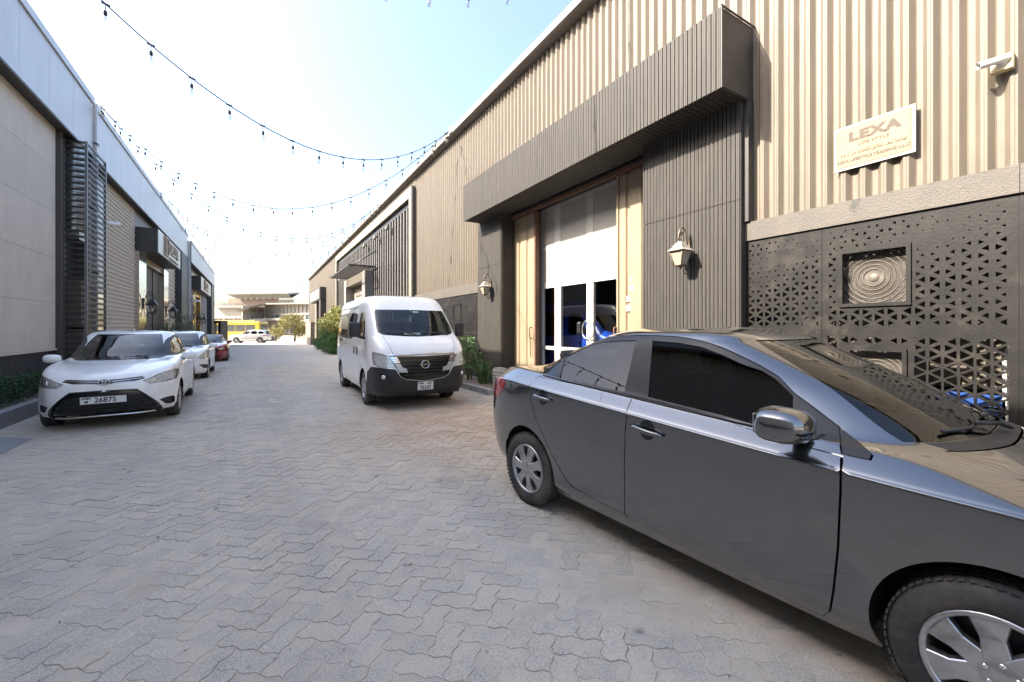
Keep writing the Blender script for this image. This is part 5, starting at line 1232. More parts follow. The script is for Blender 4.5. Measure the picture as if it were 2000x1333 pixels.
def wheel(parent, loc, sg, r, w, rim_r, spokes, style='cover', m=None):
    """one wheel with tyre, rim, spokes, hub; outer face towards sg * y"""
    m = m or M_ALLOY
    wh = bpy.data.objects.new('wheel', None); COL.objects.link(wh); wh.parent = parent; wh.empty_display_size = 0.1
    wh.matrix_basis = Matrix.Translation(loc) @ Matrix.Rotation(R(-90 * sg), 4, 'X') @ Matrix.Rotation(random.uniform(0, 1), 4, 'Z')
    h = w / 2
    t = MB().lathe([(rim_r - 0.012, -h * 0.8), (rim_r + 0.01, -h * 0.95), (r - 0.045, -h), (r - 0.012, -h * 0.86), (r, -h * 0.6), (r, -h * 0.22), (r - 0.007, -h * 0.2), (r - 0.007, -h * 0.13), (r, -h * 0.1), (r + 0.001, h * 0.1), (r - 0.007, h * 0.13), (r - 0.007, h * 0.2), (r, h * 0.22), (r, h * 0.6), (r - 0.004, h * 0.72), (r - 0.014, h * 0.86), (r - 0.03, h * 0.96), (r - 0.05, h), (rim_r + 0.03, h * 0.98), (rim_r + 0.012, h * 0.93), (rim_r + 0.004, h * 0.86), (rim_r - 0.012, h * 0.8)], 48)
    ty = t.build('tyre', M_TYRE, wh)
    g = MB()
    for k in range(60):
        q = 2 * math.pi * k / 60
        for s_ in (-1, 1):
            Mx = Matrix.Rotation(q, 4, 'Z') @ Matrix.Translation((r - 0.001, 0, s_ * h * 0.62)) @ Matrix.Rotation(R(12 * s_), 4, 'X'); g.box(-0.004, 0.0035, -0.010, 0.010, -h * 0.26, h * 0.26, Mx)
    g.build('tread', M_TYRE, ty)['kind'] = 'stuff'
    MB().lathe([(rim_r + 0.006, h * 0.90), (rim_r + 0.002, h * 0.97), (rim_r - 0.012, h * 0.95), (rim_r - 0.018, h * 0.80), (rim_r - 0.025, h * 0.2), (rim_r - 0.03, -h * 0.8)], 40).build('rim', m, wh)
    MB().lathe([(0.0001, h * 0.25), (rim_r - 0.03, h * 0.18)], 32).build('brake_disc', M_STEELD, wh)
    sp = MB(); R0 = rim_r * 0.22; R1 = rim_r - 0.008
    for k in range(spokes):
        q = 2 * math.pi * k / spokes
        Mx = Matrix.Rotation(q, 4, 'Z')
        if style == 'cover':      # broad paddle spokes of a wheel cover
            a0, a1 = 0.55 * math.pi / spokes * rim_r * 0.75, 0.95 * math.pi / spokes * rim_r * 0.72
            pf = [(R0, -a0 * 1.05, h * 0.88), (rim_r * 0.6, -a0 * 0.95, h * 0.86), (R1 - 0.005, -a1, h * 0.83), (R1, a1 * 0.8, h * 0.83), (rim_r * 0.6, a0 * 0.75, h * 0.92), (R0, a0 * 0.9, h * 0.93)]
        elif style == 'twin':
            a0, a1 = 0.016, 0.024; pf = [(R0, -a0, h * 0.84), (rim_r * 0.6, -a0, h * 0.84), (R1, -a1 - 0.02, h * 0.80), (R1, a1 - 0.02, h * 0.80), (rim_r * 0.6, a0, h * 0.9), (R0, a0, h * 0.9)]
        else:
            a0, a1 = 0.03, 0.022; pf = [(R0, -a0, h * 0.80), (rim_r * 0.6, -a0 * 0.8, h * 0.80), (R1, -a1, h * 0.78), (R1, a1, h * 0.78), (rim_r * 0.6, a0 * 0.8, h * 0.84), (R0, a0, h * 0.84)]
        top = [Mx @ Vector(p) for p in pf]; cpt = sum(top, Vector()) / 6
        bot = [Mx @ Vector((p[0], p[1] * 1.05, p[2] - h * 0.32)) for p in pf]
        ins = [p.lerp(cpt, 0.12) + Vector((0, 0, 0.004)) for p in top]
        sp.add(top + bot + ins, [(12, 13, 14, 15, 16, 17)] + [(i, (i + 1) % 6, 12 + (i + 1) % 6, 12 + i) for i in range(6)] + [(i, 6 + i, 6 + (i + 1) % 6, (i + 1) % 6) for i in range(6)])
    sp.build('spokes', m, wh)
    MB().lathe([(0.0001, h * 0.97), (rim_r * 0.12, h * 0.965), (rim_r * 0.15, h * 0.94), (rim_r * 0.25, h * 0.90), (rim_r * 0.30, h * 0.80), (rim_r * 0.30, h * 0.5)], 24).build('hub', m, wh)
    n = MB()
    for k in range(5):
        q = 2 * math.pi * (k + 0.5) / 5; n.lathe([(0.0001, h * 0.96), (0.008, h * 0.955), (0.010, h * 0.90), (0.014, h * 0.88)], 8, Matrix.Translation((rim_r * 0.2 * math.cos(q), rim_r * 0.2 * math.sin(q), 0)))
    n.build('wheel_nut', M_CHROME, wh)
    return wh
def wheel_well(parent, x, sg, z, r, y0, y1):
    b = MB(); n = 16; vs = []; fs = []
    for i in range(n + 1):
        a = math.pi * (1.12 * i / n - 0.06)
        for y in (y0, y1): vs.append((x + r * math.cos(a), sg * y, z + r * math.sin(a)))
    for i in range(n): fs.append((2 * i, 2 * i + 1, 2 * i + 3, 2 * i + 2))
    fs.append(tuple(range(0, 2 * n + 2, 2)))
    return b.add(vs, fs).build('wheel_well', M_UNDER, parent)
def seats(parent, rows, z, m, w=0.5, hr=True, name='seat'):
    for (x, ys, back) in rows:
        for y in ys:
            s = MB().bbox(x - 0.22, x + 0.26, y - w / 2, y + w / 2, z, z + 0.15, 0.04).build(name, m, parent)
            Mx = Matrix.Translation((x - 0.20, y, z + 0.1)) @ Matrix.Rotation(R(-16), 4, 'Y')
            MB().bbox(-0.06, 0.07, -w / 2 + 0.02, w / 2 - 0.02, 0, back, 0.045, Mx).build('seat_back', m, s)
            if hr: MB().bbox(-0.04, 0.05, -0.13, 0.13, back + 0.03, back + 0.22, 0.04, Mx).build('headrest', m, s)
def steering(parent, x, y, z):
    M = Matrix.Translation((x, y, z)) @ Matrix.Rotation(R(68), 4, 'Y'); n = 20
    MB().tube([M @ Vector((0.185 * math.cos(2 * math.pi * i / n), 0.185 * math.sin(2 * math.pi * i / n), 0)) for i in range(n)], 0.014, 8, closed=True).tube([M @ Vector((0, -0.18, 0)), M @ Vector((0, 0.18, 0))], 0.016, 6).tube([M @ Vector((0, 0, 0)), M @ Vector((0.1, 0, -0.3))], 0.03, 6).build('steering_wheel', M_DASH, parent)
def reg_plate(parent, M, w, h, lines):
    """plate in the xy plane of M; lines = [(text, size, x, y)]"""
    p = MB().bbox(-w / 2, w / 2, -h / 2, h / 2, -0.006, 0.0, 0.002, M).build('number_plate', M_PLATE, parent)
    MB().box(-w / 2, w / 2, -h / 2, -h / 2 + 0.004, 0.0005, 0.0012, M).box(-w / 2, w / 2, h / 2 - 0.004, h / 2, 0.0005, 0.0012, M).box(-w / 2, -w / 2 + 0.004, -h / 2 + 0.0041, h / 2 - 0.0041, 0.0005, 0.0012, M).box(w / 2 - 0.004, w / 2, -h / 2 + 0.0041, h / 2 - 0.0041, 0.0005, 0.0012, M).build('plate_border', M_INK, p)
    for (t, s, x, y, sx) in lines: text_mesh(t, s, M @ Matrix.Translation((x, y, 0.0015)), M_INK, 'plate_lettering', p, 0.0006, False, 'CENTER', 0.002, sx)
    return p
def wiper(parent, pts, arm, m=None):
    MB().tube(pts, 0.008, 6).build('wiper_blade', M_TRIM, parent); MB().tube(arm, 0.010, 6).build('wiper_arm', M_TRIM, parent)
def ellip_loft(secs, n=20):
    """secs = [(x, yc, zc, ry, rz, power)] rings along x"""
    b = MB(); vs = []
    for x, yc, zc, ry, rz, p in secs:
        for k in range(n):
            q = 2 * math.pi * k / n; c, s_ = math.cos(q), math.sin(q)
            vs.append((x, yc + ry * math.copysign(abs(c) ** (2 / p), c), zc + rz * math.copysign(abs(s_) ** (2 / p), s_)))
    m = len(secs); fs = [(i * n + k, i * n + (k + 1) % n, (i + 1) * n + (k + 1) % n, (i + 1) * n + k) for i in range(m - 1) for k in range(n)]
    fs += [tuple(range(n))[::-1], tuple((m - 1) * n + k for k in range(n))]
    return b.add(vs, fs, True)
def mirror_unit(parent, base, sg, out, size, m, lower=None, fwd=0.0):
    """door mirror: base point on the door, housing reaching out; size = (x depth, y reach, z height)"""
    bx, by, bz = base; dx, dy, dz = size
    h = MB(); secs = []
    # housing: loft along y
    vs = []; n = 18; S_ = [(0.0, 0.40, 0.45), (0.08, 0.66, 0.70), (0.25, 0.90, 0.92), (0.5, 1.0, 1.0), (0.75, 0.94, 0.93), (0.9, 0.78, 0.76), (0.97, 0.55, 0.52), (1.0, 0.28, 0.26)]
    for t, a, b_ in S_:
        for k in range(n):
            q = 2 * math.pi * k / n; c, s_ = math.cos(q), math.sin(q)
            xx = bx + fwd + 0.5 * dx * a * math.copysign(abs(c) ** 0.75, c) - 0.10 * dx * t; zz = bz + 0.5 * dz * b_ * math.copysign(abs(s_) ** 0.72, s_) + 0.03 * dz * t
            if c < 0: xx = bx + fwd - 0.34 * dx * a * abs(c) ** 0.55 - 0.04 * dx * t
            vs.append((xx, by + sg * (out + dy * t), zz))
    k_ = len(S_); fs = [(i * n + k, i * n + (k + 1) % n, (i + 1) * n + (k + 1) % n, (i + 1) * n + k) for i in range(k_ - 1) for k in range(n)] + [tuple(range(n))[::-1], tuple((k_ - 1) * n + k for k in range(n))]
    if sg < 0: fs = [f[::-1] for f in fs]
    h.add(vs, fs, True); mo = h.build('mirror', m, parent)
    MB().bbox(bx + fwd - 0.36 * dx, bx + fwd - 0.345 * dx, min(by + sg * (out + 0.25 * dy), by + sg * (out + 0.80 * dy)), max(by + sg * (out + 0.25 * dy), by + sg * (out + 0.80 * dy)), bz - 0.26 * dz, bz + 0.28 * dz, 0.004).build('mirror_glass', mat('mirror_glass', (0.8, 0.82, 0.85), 0.02, 1.0), mo)
    MB().tube([(bx + fwd * 0.3, by - sg * 0.01, bz - dz * 0.42), (bx + fwd * 0.7, by + sg * out * 0.7, bz - dz * 0.38), (bx + fwd, by + sg * (out + dy * 0.3), bz - dz * 0.25)], [0.045, 0.035, 0.035], 10).build('mirror_stalk', lower or M_TRIM, mo)
    return mo
# ------------------------------------------------------------------ grey saloon in the foreground
def car_root(name, label, cat, mid, fwd, group=None):
    """Empty on the ground at the middle of the wheelbase, x forward"""
    t = thing(name, label, cat, (mid[0], mid[1], mid[2] if len(mid) > 2 else gz(mid[1])), math.atan2(fwd[1], fwd[0]), group); return t
def conv(pts, ox, oy, k): return [(ox + x * k, oy + y * k) for x, y in pts]
def pxy(poly, step=9.0): return dens(poly, step)
def flip(pv): return np.stack([-np.asarray(pv)[:, 0], np.asarray(pv)[:, 1]], 1)
RG = (-148, -20)
def grey_car():
    t = car_root('saloon_car', 'dusty dark grey saloon parked in the right foreground', 'car', (2.956, 1.776), (0.0877, -0.9961))
    pose = t.matrix_basis.copy()
    PT = mat('grey_paint', (0.165, 0.167, 0.171), 0.18, 0.95, 0.5, coat=1.0, coatr=0.03, dirt=(0.155, 0.153, 0.15), dscale=2.5, dlo=0.45, dhi=0.9, rough2=0.27)
    PT.node_tree.nodes['Principled BSDF'].inputs['Coat IOR'].default_value = 1.7
    ZF = 0.0
    LV = [ # xf, zf, xr, zr, w, zs, slope, nf, nr
        (2.00, .20, -2.04, .28, .800, .195, -.01, 3.6, 5.0),
        (2.12, .30, -2.16, .36, .850, .300, -.01, 3.6, 5.4),
        (2.19, .50, -2.23, .60, .878, .580, -.02, 3.6, 5.4),
        (2.18, .64, -2.23, .82, .892, .840, -.04, 3.6, 5.0),
        (2.14, .72, -2.20, .98, .896, .966, -.058, 3.6, 4.6),
        (2.12, .74, -2.18, 1.02, .882, .986, -.060, 3.6, 4.4),
        (1.72, .92, -2.10, 1.115, .802, 1.064, -.063, 3.4, 4.0),
        (1.32, 1.045, -1.62, 1.19, .785, 1.090, -.064, 3.3, 3.4),
        (.90, 1.265, -1.28, 1.345, .705, 1.275, -.045, 3.3, 3.2),
        (.47, 1.462, -.92, 1.475, .618, 1.465, -.02, 3.0, 2.8),
        (.38, 1.495, -.84, 1.505, .560, 1.515, -.005, 2.8, 2.6),
        (.15, 1.535, -.66, 1.538, .36, 1.546, 0, 2.6, 2.6),
        (.0, 1.545, -.55, 1.547, .002, 1.556, 0, 2.4, 2.4)]
    S = Shell(LV, -0.05)
    X = lambda pts, rg=RG, vr=None: S.pix(pxy(pts), pose, rg, vr)
    c1 = lambda p: conv(p, 950, 620, .15); c2 = lambda p: conv(p, 1220, 620, .15); c3 = lambda p: conv(p, 950, 800, .15); c4 = lambda p: conv(p, 1200, 780, .25); cC = lambda p: conv(p, 1400, 620, .3); cD = lambda p: conv(p, 1560, 960, .28)
    SV = (0, 9.9)
    top_edge = c1([(715, 748), (860, 630), (980, 515), (1100, 425), (1280, 325), (1500, 262), (1750, 242), (1995, 232)]) + c2([(450, 238), (700, 253), (850, 275), (1000, 308), (1150, 352), (1300, 408), (1450, 475), (1600, 548), (1800, 648), (2000, 768)]) + cC([(510, 498), (660, 608), (795, 712)])
    belt = [(1643, 889), (1595, 877), (1455, 834), (1424, 822), (1330, 796), (1237, 774), (1150, 755), (1057, 735)]
    dlo = X(top_edge + belt, RG, (6.3, 9.6))
    sail = X(cC([(800, 716), (900, 800), (1005, 895), (990, 925), (930, 915), (818, 890)]), RG, (5, 9))
    rear_cut = c1([(1057 * 0 + 700, 760), (640, 800), (600, 840), (565, 885), (555, 950), (575, 1080), (620, 1230)]) + c3([(640, 110), (700, 250), (800, 470), (900, 670), (1000, 850), (1060, 950), (1130, 1010), (1250, 1080)])
    bcut = [(1236, 776), (1233, 782), (1225, 800), (1221, 845), (1219.5, 905), (1220, 1006)]
    bottom = [(1196, 992.8), (1220, 1006)]
    rdoor = X(rear_cut + bottom + bcut[::-1][1:] + [(1150, 757), (1057, 737)], RG, (0, 8))
    fdoor = X(bcut + [(1312, 1054), (1425, 1112), (1560, 1181), (1608, 1203), (1620, 1196), (1627, 1156), (1636, 1072), (1641, 960), (1641.5, 925), (1643.5, 891), (1595, 879), (1455, 836), (1424, 824), (1330, 798)], RG, (0, 8))
    p_rq = X(c1([(740, 738), (910, 772), (970, 550), (870, 632)]), RG, (6.3, 9.6)); p_r = X(c1([(950, 785), (1792, 968), (1945, 296), (1700, 300), (1500, 320), (1300, 358), (1180, 408), (1085, 472), (1005, 545)]), RG, (6.3, 9.6))
    p_f = X([(1265, 775), (1422, 814), (1548, 850), (1549, 772), (1518, 741), (1490, 724), (1446, 709.5), (1415, 694.5), (1370, 677.5), (1325, 669), (1273, 665)], RG, (6.3, 9.6))
    tail = S.side(dens(smooth_poly([(-1.83, 1.075), (-1.68, 1.05), (-1.72, .96), (-1.80, .90), (-1.95, .85), (-2.04, .93), (-2.02, 1.05)], 1), .03), -1, (100, 166), (2.5, 6.5))
    arch = [arc(s_ * 1.348, .325, .365, -30, 210, 36) for s_ in (1, -1)]
    archp = [S.side(dens(a, .02), -1, (20, 160), (0, 6)) for a in arch]
    # windscreen and rear screen in parameter space
    vs_ = np.linspace(7.12, 9.25, 16); wsr = np.array([(-R(43.5 - 1.2 * (v - 7.1)), v) for v in vs_]); ws = np.vstack([wsr, [(R(p), 9.25) for p in np.linspace(-39, 39, 20)][1:-1], flip(wsr)[::-1], [(R(p), 7.12) for p in np.linspace(43.5, -43.5, 24)][1:-1]])
    vs_ = np.linspace(7.15, 8.95, 14); rsr = np.array([(R(180 - 42), v) for v in vs_]); rs = np.vstack([rsr, [(R(p), 8.95) for p in np.linspace(138, 222, 22)][1:-1], [(R(222), v) for v in vs_[::-1]], [(R(p), 7.15) for p in np.linspace(222, 138, 22)][1:-1]])
    hv = np.linspace(0, 1, 24); he = np.stack([np.radians(-39.5 + 6.5 * hv ** 1.5), 6.92 - 1.72 * hv], 1)
    hood = np.vstack([he, [(R(p), 5.2) for p in np.linspace(-33, 33, 24)][1:-1], flip(he)[::-1], [(a, 6.92) for a in np.linspace(-he[0, 0], he[0, 0], 20)][1:-1]])
    grow = lambda pv, d: offset_poly([tuple(q) for q in np.asarray(pv) * SCL], -d)
    def G(pv, d=0.004): return np.array(grow(pv, d)) / SCL
    cuts = []
    both = lambda pv: [pv, flip(pv)]
    holes = [G(ws, .002), G(hood)]
    for pv in (dlo, sail, rdoor, fdoor, tail, *archp): holes += both(G(pv, .0045) if pv is not archp[0] and pv is not archp[1] else pv)
    # body in three wraps so that the tail seam is closed: front-left-right, rear
    cov = [(R(p), 0.0) for p in np.linspace(-128, 128, 120)] + [(R(128), v) for v in np.linspace(0, 11.98, 90)[1:]] + [(R(p), 11.98) for p in np.linspace(128, -128, 120)[1:]] + [(R(-128), v) for v in np.linspace(11.98, 0, 90)[1:-1]]
    body = patch(S, cov, holes, PT, 'body', t, 0, (0.032, 0.022), .012)
    sh = lambda pv: np.stack([np.where(np.asarray(pv)[:, 0] < 0, np.asarray(pv)[:, 0] + 2 * math.pi, np.asarray(pv)[:, 0]), np.asarray(pv)[:, 1]], 1)
    rholes = [rs]
    for pv in (dlo, rdoor, tail, archp[1]): rholes += [sh(G(pv, .0045) if pv is not archp[1] else pv), sh(flip(G(pv, .0045) if pv is not archp[1] else pv))]
    cov2 = [(R(p), 0.0) for p in np.linspace(128, 232, 60)] + [(R(232), v) for v in np.linspace(0, 11.98, 90)[1:]] + [(R(p), 11.98) for p in np.linspace(232, 128, 60)[1:]] + [(R(128), v) for v in np.linspace(11.98, 0, 90)[1:-1]]
    patch(S, cov2, rholes, PT, 'rear_body', t, 0, (0.032, 0.022), 0)
    patch(S, hood, [], PT, 'bonnet', t, 0, (0.032, 0.022))
    # dark lining a little inside the skin
    patch(S, [(R(p), 0.05) for p in np.linspace(-179, 179, 90)] + [(R(179), v) for v in np.linspace(0.05, 6.9, 30)[1:]] + [(R(p), 6.9) for p in np.linspace(179, -179, 90)[1:]] + [(R(-179), v) for v in np.linspace(6.9, 0.05, 30)[1:-1]], [q for a in archp for q in both(a)], M_UNDER, 'lining', t, -0.055, (0.09, 0.05), 0)
    patch(S, ws, [], G_MID, 'windscreen', t, -0.004, (0.05, 0.03), 0)
    patch(S, rs, [], G_TINT, 'rear_screen', t, -0.004, (0.05, 0.03), 0)
    # black ceramic border of the windscreen
    inner = np.array(offset_poly([tuple(q) for q in ws * SCL], .03)) / SCL
    patch(S, ws, [inner], M_GLOSSB, 'windscreen_border', t, -0.007, (0.03, 0.02), 0)
    for sg in (-1, 1):
        F = (lambda q: q) if sg < 0 else flip
        fd = patch(S, F(G(fdoor, -.0028)), [], PT, 'front_door', t, 0, (0.03, 0.02)); rd = patch(S, F(G(rdoor, -.0028)), [], PT, 'rear_door', t, 0, (0.03, 0.02))
        patch(S, F(dlo), [F(p_rq), F(p_r), F(p_f)], M_TRIM, 'window_frame', t, -0.004, (0.03, 0.02), .02)
        patch(S, F(sail), [], M_TRIM, 'sail_panel', t, 0.002, (0.03, 0.02), .01)
        patch(S, F(p_f), [], G_TINT, 'pane', fd, -0.012, (0.05, 0.04), 0, flat=0.95); patch(S, F(p_r), [], G_TINT, 'pane', rd, -0.012, (0.05, 0.04), 0, flat=0.95); patch(S, F(p_rq), [], G_TINT, 'pane', rd, -0.012, (0.05, 0.04), 0, flat=0.95)
        patch(S, F(tail), [], M_RED, 'tail_lamp', t, 0.004, (0.03, 0.02), .03)
        # bright edge under the glass, door foot strip
        bl = F(X([(1057, 735), (1150, 755), (1237, 774), (1330, 796), (1424, 822), (1455, 834), (1595, 877), (1643, 889)], RG, (6, 8))); line_on(S, bl[:-8], .006, M_TRIM, 'belt_moulding', t, .004)
        bc = F(X(c1([(185, 950), (225, 1100), (258, 1290)]) + c3([(268, 175), (302, 275)]), (-165, -100), (0.5, 5))[:-3]); line_on(S, bc, .0028, M_UNDER, 'bumper_seam', t, 0.0)
        # handles with cups
        for (xa, za, xb, zb, d_) in ((-1.185, .985, -.975, .970, rd), (-.19, .922, .036, .898, fd)):
            pv = S.side([((xa + xb) / 2 + .07 * math.cos(q) * .8, (za + zb) / 2 + .062 * math.sin(q)) for q in np.linspace(0, 2 * math.pi, 21)[:-1]], sg, (40, 140), (1, 6))
            patch(S, pv, [], M_GLOSSB, 'handle_cup', d_, .0025, (0.012, 0.008), 0)
            hp = S.side([(xa + (xb - xa) * q, za + (zb - za) * q) for q in np.linspace(0, 1, 9)], sg, (40, 140), (1, 6)); P3 = on(S, hp, .0); N3 = S.N(hp[:, 0], hp[:, 1])
            pts = [p + Vector(n) * (0.030 * math.sin(math.pi * (0.12 + 0.76 * i / 8)) + .004) for i, (p, n) in enumerate(zip(P3, N3))]
            h = MB(); h.tube(pts, [.010, .0135, .015, .0155, .0155, .0155, .015, .0135, .010], 10); h.build('door_handle', PT, d_)
        mir = mirror_unit(fd, (.735, sg * .80, 1.105), sg, .075, (.27, .235, .165), PT, M_TRIM, -.02)
        MB().tube([(.845, sg * (.91), 1.075), (.85, sg * 1.0, 1.075), (.82, sg * 1.085, 1.08)], .008, 6).build('mirror_indicator', M_GLOSSB, mir)
        for xw in (1.348, -1.348):
            wheel(t, (xw, sg * .755, .313), sg, .313, .195, .205, 7, 'cover'); wheel_well(t, xw, sg, .325, .368, .52, .80)
    MB().box(-1.7, 1.8, -.60, .60, .20, .25).box(-.95, .95, -.70, .70, .251, .32).build('underbody', M_UNDER, t)
    MB().box(-1.55, 1.0, -.74, .74, .42, .46).build('cabin_floor', M_UNDER, t)
    # cabin
    seats(t, [(0.05, (-.38, .38), .58), (-.85, (-.40, .40), .55)], .50, M_SEAT)
    MB().bbox(.62, 1.06, -.62, .62, .80, .985, .05).build('dashboard', M_DASH, t); steering(t, .60, .38, .95)
    MB().bbox(-1.58, -1.15, -.68, .68, 1.05, 1.12, .02).build('parcel_shelf', M_DASH, t)
    # round sun shade on the rear door glass
    sv = S.pix(dens(c1([(1060, 560), (1090, 485), (1700, 485), (1715, 560), (1640, 720), (1500, 820), (1300, 845), (1080, 810), (1050, 740)]), 8), pose, RG, (6.3, 9.6)); patch(S, sv, [], mat('sun_shade_mesh', (0.03, 0.032, 0.034), 0.9), 'sun_shade', t, -.03, (0.05, 0.04), 0)
    # scuttle, wipers
    sc = np.array([(R(p), 7.10) for p in np.linspace(-40, 40, 24)] + [(R(p), 6.94) for p in np.linspace(38, -38, 24)]); patch(S, sc, [], M_TRIM, 'scuttle', t, .001, (0.04, 0.02), 0)
    Pw = lambda a, v, o=.014: on(S, [(R(a), v)], o)[0]
    wiper(t, [Pw(-33, 7.22), Pw(-22, 7.20), Pw(-10, 7.24), Pw(-2, 7.30)], [Pw(-18, 7.22, .03), Pw(-6, 7.12, .035), Pw(2, 7.02, .02)]); wiper(t, [Pw(4, 7.25), Pw(14, 7.22), Pw(26, 7.3)], [Pw(15, 7.23, .03), Pw(24, 7.1, .035), Pw(30, 7.02, .02)])
    # nose: lamps, grille (outside the picture but on the car)
    for sg in (-1, 1):
        hp = S.front([(sg * a, b) for a, b in ((.45, .66), (.62, .76), (.76, .80), (.80, .72), (.62, .62))], (-62, 62), (2, 6)); patch(S, hp, [], M_BOWL, 'head_lamp', t, .003, (0.03, 0.02), 0)
    gp = S.front([(-.36, .58), (.36, .58), (.40, .66), (-.40, .66)], (-40, 40), (1, 5)); patch(S, gp, [], M_GLOSSB, 'grille', t, .003, (0.03, 0.02), 0)
    gp = S.front([(-.5, .28), (.5, .28), (.58, .42), (-.58, .42)], (-45, 45), (0, 4)); patch(S, gp, [], M_GLOSSB, 'lower_grille', t, .003, (0.03, 0.02), 0)
    return t
grey_car()
# ------------------------------------------------------------------ white saloons, red coupe
def ring_cov(S, lo, hi, v0, v1, n=120, m=80):
    return [(R(p), v0) for p in np.linspace(lo, hi, n)] + [(R(hi), v) for v in np.linspace(v0, v1, m)[1:]] + [(R(p), v1) for p in np.linspace(hi, lo, n)[1:]] + [(R(lo), v) for v in np.linspace(v1, v0, m)[1:-1]]
def screen(p0, p1, v0, v1, c=0):
    """windscreen outline in (phi, v), half angles p0 at the foot and p1 at the head"""
    vs_ = np.linspace(v0, v1, 14); a = np.array([(R(c) - R(p0 + (p1 - p0) * (v - v0) / (v1 - v0)), v) for v in vs_]); b = a.copy(); b[:, 0] = 2 * R(c) - b[:, 0]
    return np.vstack([a, [(R(c) + R(p), v1) for p in np.linspace(-p1, p1, 20)][1:-1], b[::-1], [(R(c) + R(p), v0) for p in np.linspace(p0, -p0, 20)][1:-1]])
def Gp(pv, d=.004): return np.array(offset_poly([tuple(q) for q in np.asarray(pv) * SCL], -d)) / SCL
def sh2(pv): pv = np.asarray(pv); return np.stack([np.where(pv[:, 0] < 0, pv[:, 0] + 2 * math.pi, pv[:, 0]), pv[:, 1]], 1)
def half(S, pose, pts, rg, vr=None, step=4.0, close=None):
    """trace on the car's left half; the other half mirrors it"""
    return S.pix(dens(pts, step), pose, rg, vr)
def sym(S, pose, open_pts, rg, vr, step=4.0):
    """closed outline symmetric about the centre line from an open trace of one half (centre top ... centre bottom)"""
    a = S.pix(dens(open_pts, step, False), pose, rg, vr); a[0, 0] = 0; a[-1, 0] = 0; b = flip(a); return np.vstack([a, b[::-1][1:-1]])
def flare(axles, wr, track):
    def f(P):
        P = P.copy(); x, y, z = P[..., 0], P[..., 1], P[..., 2]
        for xa in axles:
            k = np.exp(-((x - xa) / .42) ** 4 - ((z - wr) / .42) ** 4) * (np.abs(y) > .45); need = np.clip((track + .025) - np.abs(y), 0, .10); P[..., 1] = P[..., 1] + np.sign(y) * k * need * .9
        return P
    return f
